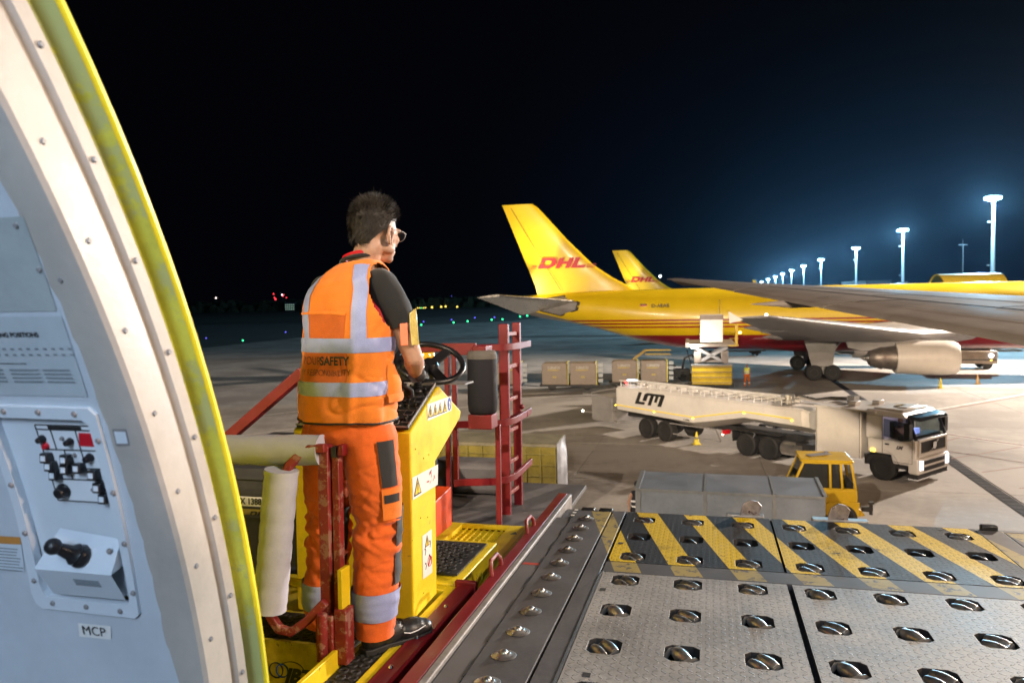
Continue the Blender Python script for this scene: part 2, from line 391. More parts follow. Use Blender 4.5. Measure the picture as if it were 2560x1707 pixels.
pline((18.9, 35.5), (28.0, 21.0), 0.10, m_rline, 0.012)
pline((-38, 62), (-9, 100), 0.25, m_wline); pline((-42, 50), (-6, 82), 0.18, m_wline); pline((-25, 42), (-7, 58), 0.15, m_wline)
pline((-30, 30), (-3, 52), 0.15, m_wline)

# ================================================================ far skyline and lights
m_far = mat('far_building_wall', (0.05, 0.055, 0.065), 0.8, var=0.3, vs=0.2)
m_trees = mat('far_tree_foliage', (0.03, 0.04, 0.02), 0.95, var=0.5, vs=0.1)
random.seed(3)
b = MB()
for i in range(900):
    a = R(random.uniform(-34, 12)); d = random.uniform(860, 960); h = random.uniform(4, 13)
    x, y = d * math.sin(a), d * math.cos(a); w_ = random.uniform(5, 13)
    q = [(x + w_ * math.cos(t) * random.uniform(.7, 1.1), y + w_ * math.sin(t), -0.3) for t in [k * math.pi / 3 for k in range(6)]]
    b.add(q + [(x + random.uniform(-2, 2), y, h)] + [(p[0] * 0.5 + x * 0.5 + random.uniform(-1, 1), p[1] * .5 + y * .5, h * random.uniform(0.75, 1.0)) for p in q],
          [(k, (k + 1) % 6, 7 + (k + 1) % 6, 7 + k) for k in range(6)] + [(7 + k, 7 + (k + 1) % 6, 6) for k in range(6)])
o = b.build('tree_line', m_trees, smooth=0); tag(o, kind='stuff')
e_white = emit('white_lamp_glow', (0.8, 0.95, 1.0), 5); e_warm = emit('warm_lamp_glow', (1.0, 0.72, 0.12), 2.6)
e_red = emit('red_lamp_glow', (1.0, 0.04, 0.06), 3.5); e_green = emit('green_lamp_glow', (0.05, 1.0, 0.35), 3.2); e_blue = emit('blue_lamp_glow', (0.14, 0.12, 1.0), 1.8); e_pink = emit('pale_lamp_glow', (1.0, 0.8, 0.75), 2.5)
def ray(px, py):      # viewing direction of a point of the photograph, used to read off where a far light stands
    return fwd + rt * ((px - 1280) / F) - up * ((py - 853.5) / F)
def far_point(px, py, Y):
    d = ray(px, py); return CAM + d * (Y / d.y)
_ballc = {}
def glow_post(name, p, r, e, lab, cat, grp, post=True):
    p = Vector(p); base = Vector((p.x, p.y, min(-0.25, p.z - 1)))
    t = thing(name, base, lab, cat, grp)
    h = p.z - base.z
    k = (e.name, round(r, 3))
    if k not in _ballc:
        _ballc[k] = MB().ball((0, 0, 0), r, 8).mesh('lens', e, 60)
    inst('lens', _ballc[k], t, (0, 0, h))
    if post: MB().cyl((0, 0, 0), (0, 0, h - r * .8), r * 0.30, n=6).build('post', m_far, t)
city = [(493, 758, e_pink, 1.0), (540, 745, e_pink, 2.0), (568, 754, e_white, 1.5), (510, 770, e_white, 1.3), (484, 769, e_red, .9), (546, 782, e_warm, 1.2),
        (663, 757, e_white, 2.4), (671, 769, e_white, 1.6), (682, 775, e_warm, 1.4), (698, 775, e_white, 2.2), (690, 778, e_white, 1.3), (668, 780, e_pink, 1.0),
        (684, 735, e_red, 1.3), (686, 744, e_red, 1.3), (689, 748, e_red, 1.7), (705, 737, e_white, 1.4), (709, 737, e_red, 1.2), (716, 744, e_red, 1.1), (707, 740, e_red, 1.1), (715, 756, e_green, 1.5),
        (719, 779, e_warm, 1.3), (729, 778, e_warm, 1.0), (740, 777, e_warm, 1.2), (763, 756, e_blue, 1.2), (768, 776, e_warm, 1.0),
        (1044, 770, e_warm, 1.2), (1049, 770, e_warm, 1.1), (1054, 770, e_green, 1.1), (1059, 770, e_warm, 1.2), (1064, 769, e_warm, 1.0), (1080, 768, e_warm, 1.9), (1083, 761, e_warm, 1.2), (1091, 763, e_pink, 1.1),
        (1103, 767, e_warm, 1.7), (1114, 766, e_warm, 1.7), (1116, 761, e_warm, 1.2), (1129, 741, e_blue, 1.3), (1128, 751, e_blue, 1.3), (1130, 756, e_pink, 1.1), (1143, 767, e_warm, 1.6), (1151, 765, e_warm, 1.7), (1149, 760, e_warm, 1.3),
        (1168, 763, e_warm, 1.3), (1172, 771, e_pink, 1.6), (1181, 760, e_blue, 1.5), (1191, 749, e_white, 2.2), (1212, 757, e_warm, 1.5), (1268, 761, e_red, 1.1), (1278, 759, e_red, 1.1), (1325, 770, e_pink, 1.6)]
cn = {'white_lamp_glow': 'white', 'warm_lamp_glow': 'yellow', 'red_lamp_glow': 'red', 'green_lamp_glow': 'green', 'blue_lamp_glow': 'blue', 'pale_lamp_glow': 'pale'}
cnt = {}
ORD = ['first', 'second', 'third', 'fourth', 'fifth', 'sixth', 'seventh', 'eighth', 'ninth', 'tenth', 'eleventh', 'twelfth', 'thirteenth', 'fourteenth', 'fifteenth', 'sixteenth']
for x, y, e_, r_ in sorted(city):
    c_ = cn[e_.name]; side = 'left of the worker' if x < 800 else 'right of the worker'
    k_ = cnt[(c_, side)] = cnt.get((c_, side), -1) + 1
    glow_post('distant_lamp', far_point(x, y, 850 if y > 765 else 1000), r_ * 0.62, e_, f'{ORD[k_]} from left of the tiny {c_} horizon lights {side}', 'distant light', f'{c_} lights on the horizon {side}')
for k_, (x, y) in enumerate([(1053, 812), (1134, 806), (1169, 803), (1229, 799), (1256, 798), (1300, 791), (1318, 789), (1368, 784), (607, 851)]):
    d = ray(x, y); p = CAM + d * (-6.9 / d.z)
    glow_post('taxiway_light', p, 0.0011 * p.y, e_green, (ORD[k_] + ' from the left of the green taxiway lights right of the worker') if x > 800 else 'lone green taxiway light left of the worker', 'taxiway light', 'green taxiway lights', post=False)
for k_, (x, y) in enumerate([(515, 845), (714, 830), (1059, 804), (1129, 799), (1187, 794), (1236, 793)]):
    d = ray(x, y); p = CAM + d * (-6.9 / d.z)
    glow_post('taxiway_light', p, 0.0009 * p.y, e_blue, ORD[k_] + ' from the left of the blue taxiway lights low on the dark airfield', 'taxiway light', 'blue taxiway edge lights', post=False)
# far terminal buildings with lit windows
def far_building(px0, px1, pytop, Y, lab, rows, cols, e_, lit=0.6):
    a = far_point(px0, pytop, Y); c = far_point(px1, pytop, Y); h = a.z + .3
    t = thing('far_building', (a.x, a.y, -0.3), lab, 'building')
    b = MB(t.location); b.box(a.x, c.x, a.y, a.y + 30, -0.3, a.z); b.build('wall', m_far, t, smooth=0)
    b = MB(t.location); b.box(a.x - .5, c.x + .5, a.y - .5, a.y + 30.5, a.z + .01, a.z + 0.6); b.build('roof', m_far, t, smooth=0)
    w_ = (c.x - a.x) / cols; hh = max(2.2, h * 0.8 / rows)
    for r_ in range(rows):
        for k in range(cols):
            x = a.x + w_ * (k + 0.2); z = -0.3 + h * 0.15 + hh * r_
            b = MB(t.location); b.box(x, x + w_ * 0.6, a.y - 0.35, a.y - 0.02, z, z + hh * 0.55)
            b.build('window', e_ if random.random() < lit else m_glass, t, smooth=0)
e_win = emit('lit_window', (1.0, 0.85, 0.55), 0.9); e_wing = emit('greenish_lit_window', (0.6, 0.9, 0.7), 0.28); e_winw = emit('blue_white_lit_window', (0.8, 0.9, 1.0), 2.0)
far_building(712, 736, 757, 820, 'office block with dim green-lit rows of windows on the horizon, left of the worker', 3, 5, e_wing, 0.9)
far_building(768, 776, 761, 800, 'small bright-windowed building on the horizon touching the worker\'s left side', 2, 2, e_winw, 1.0)
far_building(2165, 2225, 704, 420, 'low dark terminal block with four lit windows behind the long yellow fuselage', 1, 12, e_win, 0.45)
t = thing('hangar', far_point(2250, 735, 480) * 1.0, 'wide dark hangar with shallow curved roof on the horizon between two lamp masts', 'hangar')
base = t.location.copy(); t.location.z = -0.3; base = t.location
b = MB(base); x0 = far_point(2228, 720, 480).x; x1 = far_point(2392, 720, 480).x
ring = lambda y: [(x0 + (x1 - x0) * k / 14, y, 9.2 + 3.2 * math.sin(math.pi * k / 14)) for k in range(15)]
b.loft([ring(480), ring(520)], open_ring=True); b.build('roof', m_far, t, smooth=0)
b = MB(base); b.box(x0, x1, 480.3, 519, -.3, 9.2); b.build('wall', m_far, t, smooth=0)

# ================================================================ floodlight masts
m_mast = mat('galvanised_mast', (0.13, 0.145, 0.16), 0.6, metal=0.1, var=0.08)
e_mast = emit('floodlight_glass', (0.62, 0.85, 1.0), 90)
mast_words = ['standing outside the view on the right', 'nearest and tallest in the row, behind the open yellow cargo door', 'second from the right in the receding row', 'third from the right in the receding row', 'fourth from the right in the receding row', 'fifth from the right in the receding row',
              'sixth from the right in the receding row', 'seventh from the right in the receding row', 'third from the far left end of the receding row', 'second from the far left end of the receding row', 'farthest and leftmost in the receding row']
proto = None
for i, (mx, my) in enumerate(MASTS):
    lab = 'lit floodlight mast, ' + mast_words[i]
    if proto is None:
        proto = thing('floodlight_mast', (mx, my, 0), lab, 'floodlight mast', 'row of floodlight masts'); t = proto
        MB().cyl((0, 0, 0), (0, 0, 24.3), 0.50, 0.30, 16).build('pole', m_mast, t)
        MB().cyl((0, 0, 0), (0, 0, 0.5), 1.1, 1.1, 16).build('base_plinth', m_slab, t)
        b = MB(); b.cyl((0, 0, 24.3), (0, 0, 24.5), 1.1, 1.1, 16); b.bar((-1.3, -.3, 24.6), (.8, 0.3, 24.6), 0.25, 0.2); b.bar((-1.0, .7, 24.6), (.8, -.7, 24.6), 0.2, 0.2); b.build('headframe', m_mast, t)
        for (x, y) in [(-1.25, -0.4), (-.75, -0.8), (-0.05, -.95), (0.55, -0.6), (.85, .1), (-1.1, 0.45), (0.5, 0.7)]:
            a = math.atan2(y, x if abs(x) > .01 else .01); M = Matrix.Translation(Vector((x, y, 24.9)))
            b = MB(); b.hexa([(x - .35, y - .3, 24.55), (x + .35, y - .3, 24.55), (x + .35, y + .3, 24.65), (x - .35, y + .3, 24.65), (x - .4, y - .25, 24.95), (x + .4, y - .25, 24.95), (x + .4, y + .35, 25.0), (x - .4, y + .35, 25.0)])
            fl = b.build('floodlight', m_mast, t, smooth=0)
            b = MB(); b.hexa([(x - .33, y - .34, 24.50), (x + .33, y - .34, 24.50), (x + .33, y + .26, 24.53), (x - .33, y + .26, 24.53), (x - .33, y - .34, 24.88), (x + .33, y - .34, 24.88), (x + .33, y - .31, 24.90), (x - .33, y - .31, 24.90)]); b.build('lamp_glass', e_mast, fl, smooth=0)
        for z in (12.0, 20.2):
            b = MB(); b.bar((-0.3, 0, z), (-1.0, -.2, z), .08, .08); b.box(-1.25, -0.9, -.4, -.05, z - .12, z + .16); b.build('camera_bracket', m_mast, t, smooth=0)
        b = MB(); b.bar((-1.2, 0, 10), (1.2, 0, 10), .1, .1); b.box(-1.3, -1.0, -.15, .15, 9.9, 10.2); b.box(1.0, 1.3, -.15, .15, 9.9, 10.2); b.build('crossbar', m_mast, t, smooth=0)
    else:
        t = copy_tree(proto, None, Matrix.Translation(Vector((mx, my, 0)))); t['label'] = lab
p = far_point(2407, 620, 150)
m_mastd = mat('dull_mast_steel', (0.018, 0.018, 0.02), 0.9, spec=.1)
t = thing('unlit_mast', (p.x, p.y, 0), 'thin unlit mast with a small crossbar, standing between two lit floodlight masts', 'mast')
MB(t.location).cyl((p.x, p.y, 0), (p.x, p.y, 16.2), 0.22, 0.12, 10).build('pole', m_mastd, t)
b = MB(t.location); b.bar((p.x - .9, p.y, 16.2), (p.x + .9, p.y, 16.2), .14, .14); b.cyl((p.x, p.y, 16.2), (p.x, p.y, 17.3), .05, .03, 6); b.build('crossbar', m_mastd, t)
# ================================================================ aircraft
AF = [(0, 0), (0.015, 0.30), (0.06, 0.62), (0.15, 0.88), (0.3, 1.0), (0.5, 0.88), (0.7, 0.58), (0.88, 0.24), (1.0, 0.02)]
def airfoil_ring(le, te, t, camber=0.0, a=0.0, bq=1.0, thick_dir=Vector((0, 0, 1))):
    """closed ring of an airfoil cut between chord fractions a and bq"""
    le = Vector(le); te = Vector(te); ch = (te - le).length
    def half(x):
        for i in range(len(AF) - 1):
            if AF[i][0] <= x <= AF[i + 1][0]:
                k = (x - AF[i][0]) / (AF[i + 1][0] - AF[i][0]); return (AF[i][1] * (1 - k) + AF[i + 1][1] * k) * t / 2
        return 0.01 * t
    xs = [a] + [x for x, _ in AF if a < x < bq] + [bq]
    upv = [le + (te - le) * x + thick_dir * (half(x) * ch + camber * ch * math.sin(math.pi * min(x, 1))) for x in xs]
    lo = [le + (te - le) * x - thick_dir * (half(x) * ch * 0.9 - camber * ch * math.sin(math.pi * min(x, 1)) + 0.012) for x in xs]
    return upv + lo[::-1]
def wing_piece(b, secs, a=0.0, bq=1.0, td=Vector((0, 0, 1)), mi=0, drop=0.0, cap=0):
    """drop: blunt, rounded rear edge of a drooped flap"""
    rr = []
    for le, te, t, cam_ in secs:
        r_ = airfoil_ring(le, te, t, cam_, a, bq, td)
        if drop:
            te = Vector(te); le = Vector(le); c = (te - le).normalized(); n = len(r_) // 2
            k = (le - te).length / 11.0 + .35
            e0 = te - td * 0; r_ = r_[:n - 2] + [r_[n - 2]] + [te - td * drop * k * (1 - math.cos(q)) - c * (.5 * k) * (1 - math.sin(q)) for q in (.25, .6, .95, 1.3, 1.57)] + [te - td * drop * k * 1.05 - c * .45 * k] + [p - td * drop * k * .8 for p in r_[n + 1:]]
        rr.append(r_)
    b.loft(rr, mi); b.m[-2:] = [cap, cap]
def lerp_sec(s0, s1, k): return (Vector(s0[0]).lerp(Vector(s1[0]), k), Vector(s0[1]).lerp(Vector(s1[1]), k), s0[2] * (1 - k) + s1[2] * k, s0[3] * (1 - k) + s1[3] * k)

def fus_extra(stripes=True, belly=3.72):
    def ex(nt, vec, cc):
        s = sep(nt, vec); x, y, z = s[0], s[1], s[2]
        red = (0.33, 0.006, 0.018)
        c = mixc(nt, smst(nt, z, belly + 0.03, belly - 0.03), cc, (0.26, 0.012, 0.020))
        if stripes:
            for zc in (5.10, 4.80, 4.48): c = mixc(nt, band(nt, z, zc, 0.07, 0.012), c, red)
        c = mixc(nt, smst(nt, nmath(nt, 'ADD', z, nmath(nt, 'MULTIPLY', x, .27)), -.72, -.80), c, (.20, .19, .17)) if stripes else c
        c = mixc(nt, nmath(nt, 'MULTIPLY', smst(nt, x, 6.0, 5.9), 0.0), c, c)
        return c
    return ex
m_fus = mat('yellow_fuselage_paint', (0.80, 0.56, 0.008), 0.38, var=0.05, vs=0.7, extra=fus_extra(), coat=0.2)
m_fus2 = mat('plain_yellow_aircraft_paint', (0.80, 0.55, 0.012), 0.38, var=0.05, vs=0.7, coat=0.2)
m_ac_grey = mat('aircraft_grey_paint', (0.24, 0.23, 0.23), 0.42, var=0.10, vs=1.2, dirt=0.3)
m_ac_metal = mat('bare_aluminium', (0.55, 0.53, 0.50), 0.32, metal=0.9, var=0.12, vs=2)
m_exh = mat('dark_exhaust_metal', (.22, .19, .17), .42, metal=.7, var=.2, vs=3)
m_nacelle = mat('nacelle_paint', (0.62, 0.57, 0.52), 0.38, var=0.06, vs=1.0, dirt=0.15)
m_panel = mat('panel_gap', (0.05, 0.04, 0.03), 0.7, var=0.1)

def freighter(origin, rz, lab, detail=True, reg=True):
    t = thing('freighter_aircraft', origin, lab, 'cargo aircraft', None, FW, rz)
    sec = [(25.3, .10, 4.3, .1), (24.9, .55, 4.35, .55), (24.0, 1.15, 4.45, 1.2), (22.6, 1.8, 4.65, 1.85), (20.8, 2.35, 4.9, 2.4), (18.6, 2.7, 5.06, 2.72), (16.5, 2.82, 5.13, 2.82), (5, 2.82, 5.13, 2.82), (-3, 2.82, 5.13, 2.82), (-8.5, 2.82, 5.13, 2.82),
           (-11.9, 2.72, 5.22, 2.72), (-15.5, 2.52, 5.55, 2.38), (-19.1, 2.15, 6.08, 1.83), (-22, 1.8, 6.36, 1.44), (-24.6, 1.4, 6.52, 1.14), (-27, .9, 6.72, .75), (-28.4, .5, 6.85, .42), (-28.9, .2, 6.9, .18)]
    b = MB(); n = 40
    b.loft([[(x, w_ * math.sin(2 * math.pi * k / n), zc + h * math.cos(2 * math.pi * k / n)) for k in range(n)] for x, w_, zc, h in sec]); b.build('fuselage', m_fus, t, smooth=60)
    # fin with dorsal fillet
    out = [(-15.0, 7.86), (-16.6, 8.45), (-17.9, 9.15), (-19.65, 10.35), (-22.0, 12.7), (-24.9, 15.95), (-25.4, 16.35), (-28.45, 16.45), (-27.6, 14.2), (-26.2, 10.9), (-25.0, 7.75)]
    b = MB(); N_ = len(out); cx = -22
    def th_(p): return 0.03 if p in (out[0],) else 0.05
    # two skins bulging outward in the middle
    mid = [(-17.5, 8.0), (-19.3, 8.9), (-20.6, 10.0), (-22.8, 12.0), (-25.6, 14.8), (-26.6, 15.9), (-26.9, 14.0), (-25.0, 10.5), (-23.8, 7.75)]
    def fin_ring(z):
        # leading and trailing edge x for height z
        le = [(7.8, -15.0), (8.45, -16.6), (9.15, -17.9), (10.35, -19.65), (12.7, -22.0), (15.95, -24.9), (16.4, -25.5)]
        te = [(7.8, -25.02), (16.4, -28.45)]
        def ip(tb):
            for (z0, x0), (z1, x1) in zip(tb, tb[1:]):
                if z <= z1: return x0 + (x1 - x0) * (z - z0) / (z1 - z0)
            return tb[-1][1]
        return airfoil_ring((ip(le), 0, z), (ip(te), 0, z), 0.085 if z > 10 else 0.055, 0, 0, 1, Vector((0, 1, 0)))
    zs = [7.3, 7.8, 8.45, 9.15, 10.35, 11.5, 12.7, 14.3, 15.95, 16.35]
    b = MB(); b.loft([fin_ring(max(z, 7.81)) if z > 7.8 else [v + Vector((0, 0, -0.5)) for v in fin_ring(7.81)] for z in zs]); fin = b.build('tail_fin', m_fus2, t, smooth=60)
    b = MB(); b.add([(-22.78, -0.33, 8.0), (-22.72, -0.33, 8.0), (-25.33, -.30, 12.3), (-25.38, -.30, 12.3)], [(0, 1, 2, 3)]); b.add([(-25.38, -0.28, 12.3), (-25.33, -0.28, 12.3), (-27.5, -.13, 16.0), (-27.55, -.13, 16.0)], [(0, 1, 2, 3)]); b.build('rudder_hinge_line', m_panel, fin)
    courier_logo(lambda x, z: (-22.75 + x, -0.42 + 0.012 * z, 10.12 + z), 0.98, fin)
    # tailplanes, wings
    for sd in (-1, 1):
        b = MB(); wing_piece(b, [((-20.9, sd * 1.2, 6.95), (-26.6, sd * .6, 5.75), 0.10, 0), ((-24.2, sd * 5.0, 7.32), (-27.9, sd * 5.0, 6.75), 0.10, 0), ((-26.8, sd * 8.1, 7.62), (-28.9, sd * 8.1, 7.45), 0.09, 0)]); b.build('tailplane', m_ac_metal, t, smooth=60)
        def fus_y(x, z):
            for s0, s1 in zip(sec, sec[1:]):
                if s0[0] >= x >= s1[0]:
                    k = (s0[0] - x) / (s0[0] - s1[0]); w_, zc, h = [s0[i] * (1 - k) + s1[i] * k for i in (1, 2, 3)]; return w_ * math.sqrt(max(0.0, 1 - ((z - zc) / h) ** 2))
            return 0
        hp = [(-20.7, 6.85), (-22.3, 7.55), (-24.6, 7.25), (-26.0, 6.8), (-24.6, 6.05), (-22.6, 5.55), (-20.9, 6.1)]; cx_, cz_ = -23.2, 6.55
        for nm, off, sc_, mm in (('tailplane_plate_border', .05, 1.0, m_panel), ('tailplane_fairing_plate', .075, .88, m_ac_grey)):
            b = MB(); rr = [[(cx_ + (x - cx_) * q * sc_, sd * (fus_y(cx_ + (x - cx_) * q * sc_, cz_ + (z - cz_) * q * sc_) + off), cz_ + (z - cz_) * q * sc_) for x, z in hp] for q in (.02, .35, .7, .9, 1)]
            b.loft(rr, cap=False); b.build(nm, mm, t, smooth=0)
        secs = [((13.0, sd * 2.4, 3.85), (-3.2, sd * 2.2, 3.35), 0.14, 0.01), ((6.8, sd * 8.2, 3.95), (-3.4, sd * 8.2, 3.65), 0.13, 0.012), ((-5.2, sd * 21.6, 5.75), (-7.9, sd * 21.6, 5.7), 0.10, 0.01), ((-5.9, sd * 22.4, 5.85), (-8.1, sd * 22.4, 5.8), 0.06, 0.0)]
        w0 = [lerp_sec(secs[0], secs[1], k) for k in (0, 0.5)] + secs[1:]
        b = MB(); wing_piece(b, w0, 0, 0.76); wg = b.build('wing', m_ac_grey, t, smooth=50)
        b = MB(); wing_piece(b, w0[:3], 0.765, 1); b.build('flap', m_ac_grey, wg, smooth=50)
        b = MB(); wing_piece(b, w0[2:], 0.765, 1); b.build('aileron', m_ac_grey, wg, smooth=50)
        b = MB(); wing_piece(b, secs[1:3], -0.02, 0.045); 
        b = MB(); b.prism([(-8.35, 5.45), (-7.5, 5.65), (-7.9, 5.9), (-8.4, 6.2)], lambda x, z: (x, sd * 22.42, z), lambda x, z: (x, sd * 22.50, z)); b.build('wingtip_fence', m_white, wg, smooth=0)
        for yy, xx in ((5.2, -3.0), (10.5, -3.6), (15.0, -5.2)):
            b = MB(); zz = 3.4 + 0.12 * yy
            b.loft([[(xx + q * 1.0, sd * yy + 0.22 * r_ * math.sin(a), zz - 0.35 + 0.32 * r_ * math.cos(a)) for a in [2 * math.pi * k / 10 for k in range(10)]] for q, r_ in ((3.2, .1), (2.4, .7), (1, 1), (-.6, .9), (-1.8, .1))]); b.build('flap_track_fairing', m_ac_grey, wg, smooth=60)
        # engine
        ex, ey, ez = 2.2, sd * 7.9, 2.1
        def rev(prof, mt, nm, par):
            bb = MB(); bb.loft([[(x, ey + r_ * math.sin(a), ez + r_ * math.cos(a)) for a in [2 * math.pi * k / 28 for k in range(28)]] for x, r_ in prof], cap=True); return bb.build(nm, mt, par, smooth=45)
        en = rev([(9.1, 1.10), (9.2, 1.18), (9.0, 1.28), (8.2, 1.34), (6.6, 1.33), (5.0, 1.22), (4.8, 1.18)], m_nacelle, 'engine_nacelle', t)
        rev([(4.95, .98), (4.5, 0.92), (3.9, 0.86), (3.8, 0.90), (3.3, 0.72), (3.0, 0.60), (2.9, 0.5)], m_exh, 'exhaust_nozzle', en)
        rev([(2.95, 0.34), (2.6, .2), (2.3, 0.03)], m_ac_metal, 'exhaust_cone', en)
        b = MB(); b.prism([(8.0, 3.15), (5.0, 3.1), (2.6, 2.6), (1.4, 2.9), (1.2, 3.5), (4, 3.7), (6.5, 3.6)], lambda x, z: (x, ey - .16, z), lambda x, z: (x, ey + .16, z)); b.build('engine_pylon', m_ac_grey, t, smooth=0, bevel=.05)
        # main gear: four wheels each
        gr = MB(); gr.cyl((0, sd * 4.8, 0.66), (0.15, sd * 4.6, 3.4), 0.20, 0.26, 12); gr.bar((-1.0, sd * 4.8, .66), (1.0, sd * 4.8, .66), .25, .25); gr.bar((0.1, sd * 4.75, 1.6), (1.8, sd * 3.4, 3.3), .14, .14)
        g_ = gr.build('main_gear_leg', m_ac_grey, t)
        b = MB(); b.prism([(-0.9, 1.2), (0.7, 1.2), (1.1, 3.7), (-1.6, 3.7)], lambda x, z: (x, sd * 5.25, z), lambda x, z: (x, sd * 5.35, z)); b.build('gear_door', m_ac_grey, t, smooth=0)
        for wx in (-0.72, 0.72):
            for wy in (-0.46, 0.46):
                b = MB(); b.lathe([(0.3, -.19), (.56, -.2), (.64, -.13), (.665, 0), (.64, .13), (.56, .2), (.3, .19)], (wx, sd * 4.8 + wy, 0.665), 22, ax=(0, 1, 0)); w_ = b.build('wheel', m_tyre, g_)
                b = MB(); b.lathe([(0.02, -.12), (.28, -.15), (.31, -.2), (.31, .2), (.28, .15), (.02, .12)], (wx, sd * 4.8 + wy, 0.665), 16, ax=(0, 1, 0)); b.build('rim', m_ac_grey, w_)
    b = MB(); b.cyl((18.6, 0, 0.5), (18.6, 0, 3.0), 0.14, 0.18, 10); g_ = b.build('nose_gear_leg', m_ac_grey, t)
    for wy in (-.28, .28):
        b = MB(); b.lathe([(.2, -.13), (.42, -.14), (.5, -.08), (.5, .08), (.42, .14), (.2, .13)], (18.6, wy, 0.5), 18, ax=(0, 1, 0)); b.build('wheel', m_tyre, g_)
    # belly fairing
    b = MB(); b.loft([[(x, w_ * math.sin(a), 3.35 + h * math.cos(a)) for a in [2 * math.pi * k / 24 for k in range(24)]] for x, w_, h in ((9.5, 1.6, .6), (8, 2.3, 1.0), (4, 2.9, 1.25), (-2, 2.9, 1.25), (-5, 2.4, 1.0), (-7.5, 1.5, .5))]); b.build('belly_fairing', m_fus, t, smooth=60)
    if reg:
        letter('registration', 'D-AEAB', lambda x, y: (-13.35 + x * 1.1, -2.72 + 0.0 * y, 6.42 + y), m_ink, t, 0.42, 0.006)
        for kk, mm in ((0, m_ink), (1, m_redprint), (2, m_ylab)):
            b = MB(); b.box(-15.15, -14.55, -2.60 + .0, -2.40, 6.50 - kk * .09, 6.59 - kk * .09); b.build('flag_stripe', mm, t, smooth=0)
    b = MB(); b.ball((-6.1, -22.3, 5.95), 0.10, 8); b.build('wingtip_light', e_white, t)
    return t
pl1 = freighter((27.0, 68.7, 0), R(-13), 'nearest yellow freighter, with red belly, three red stripes and its whole tail in view')
pl2 = freighter((47.5, 143.5, 0), R(-13), 'second yellow freighter, only its smaller tail fin rises behind the first fuselage', reg=False)
# logo lights wash the fins from the tailplanes
def logo_lights(pl, e):
    for x, z, tx, tz, k in ((-24.2, 7.5, -25.3, 13.6, 1.0), (-27.4, 7.9, -23.6, 8.9, 0.55)):
        M = pl.matrix_world
        a = M @ Vector((x, -4.8, z)); c = M @ Vector((tx, 0, tz)); lamp('logo_light', 'SPOT', a, e * k, (1.0, 0.92, 0.55), 0.15, c, 50, 0.9)
bpy.context.view_layer.update()
logo_lights(pl1, 5200); logo_lights(pl2, 4200)

# a third yellow freighter further right: long fuselage and raised main-deck cargo door
t = thing('freighter_aircraft', (86, 112, 0), 'plain yellow fuselage at far right, its curved cargo door raised above the roof', 'cargo aircraft', None, FW, R(-5))
b = MB(); n = 36
b.loft([[(x, w_ * math.sin(2 * math.pi * k / n), zc + h * math.cos(2 * math.pi * k / n)) for k in range(n)] for x, w_, zc, h in ((-38.5, .2, 6.4, .2), (-37.5, 1.0, 6.4, .9), (-35.5, 1.9, 6.1, 1.75), (-33, 2.6, 5.75, 2.5), (-30, 2.8, 5.65, 2.75), (20, 2.8, 5.65, 2.75), (34, .6, 7, .6))]); b.build('fuselage', m_fus2, t, smooth=60)
b = MB(); prof = [(2.9 * math.cos(a) - 0.2, 6.9 + 2.9 * math.sin(a)) for a in [R(25 + 130 * k / 12) for k in range(13)]]
b.loft([[(x, -y, z) for y, z in prof] + [(x, -y * .95, z - .18) for y, z in prof[::-1]] for x in (-23, -14.2)]); b.build('cargo_door', m_fus2, t, smooth=50)
b = MB(); b.add([(-22.9, -y * .96, z - .12) for y, z in prof], [tuple(range(13))]); b.build('door_end_rib', mat('green_primer', (0.10, 0.13, 0.03), 0.6), t)
b = MB()
for x in (-22, -18.5, -15): b.cyl((x, -2.4, 7.4), (x, -2.55, 8.1), .06, n=8)
b.build('door_strut', m_ac_grey, t)
b = MB(); b.box(-22.8, -14.4, -2.86, -2.62, 5.6, 6.75); b.build('hold_opening', m_panel, t, smooth=0)
b = MB(); b.box(-22.4, -19.4, -2.93, -2.88, 6.6, 6.8); b.box(-18, -17.1, -2.93, -2.88, 6.6, 6.8); b.build('door_sill_plate', m_redprint, t, smooth=0)
b = MB(); wing_piece(b, [((6, -2.5, 4.6), (-6, -2.5, 4.4), .12, .01), ((-10, -24, 7.0), (-13, -24, 6.95), .08, 0)]); b.build('wing', m_ac_grey, t, smooth=50)
b = MB(); b.prism([(-44.6, 7.3), (-43.1, 7.3), (-44.9, 9.9), (-45.3, 9.9)], lambda x, z: (x, 20 - .1, z), lambda x, z: (x, 20 + .1, z)); 
o = b.build('tail_tip', m_fus2, smooth=0); o.matrix_world = t.matrix_world.copy(); tag(o, 'small yellow winglet tip just above our wing, left of the long yellow fuselage', 'winglet')

# ================================================================ our own aircraft: wing
own = thing('own_aircraft', (0, 0, 0), 'freighter we look out of: riveted door frame at left, long grey wing at right', 'cargo aircraft', None, FA)
m_wing = mat('wing_skin', (0.125, 0.105, 0.095), 0.66, metal=0.0, var=0.12, vs=0.8, dirt=0.3, spec=.3)
m_wing_d = mat('flap_skin', (0.125, 0.107, 0.098), 0.62, metal=0.0, var=0.12, vs=1.2, dirt=0.3, spec=.3)
def wsec(w):
    le = Vector(((30 - w) * 0.62 + 0.1, w, 0)); te = Vector((-1.8 + (30 - w) * 0.30, w, 0))
    zt = -0.58 + 0.071 * (w - 11.1); zl = -0.83 + 0.0665 * (w - 11.1)
    le.z = zl; te.z = zt
    tt = 0.062 + max(0, w - 18) * .001
    return (le, te, tt, 0.005)
ws_ = [0.5, 4, 7.5, 11, 14.5, 18, 21, 24, 27, 29.2, 29.8]
S_ = [wsec(w) for w in ws_]
le, te, tt, c_ = S_[-1]; S_[-1] = (le + Vector((-1.2, 0, 0)), te + Vector((.1, 0, 0)), 0.05, 0.0)
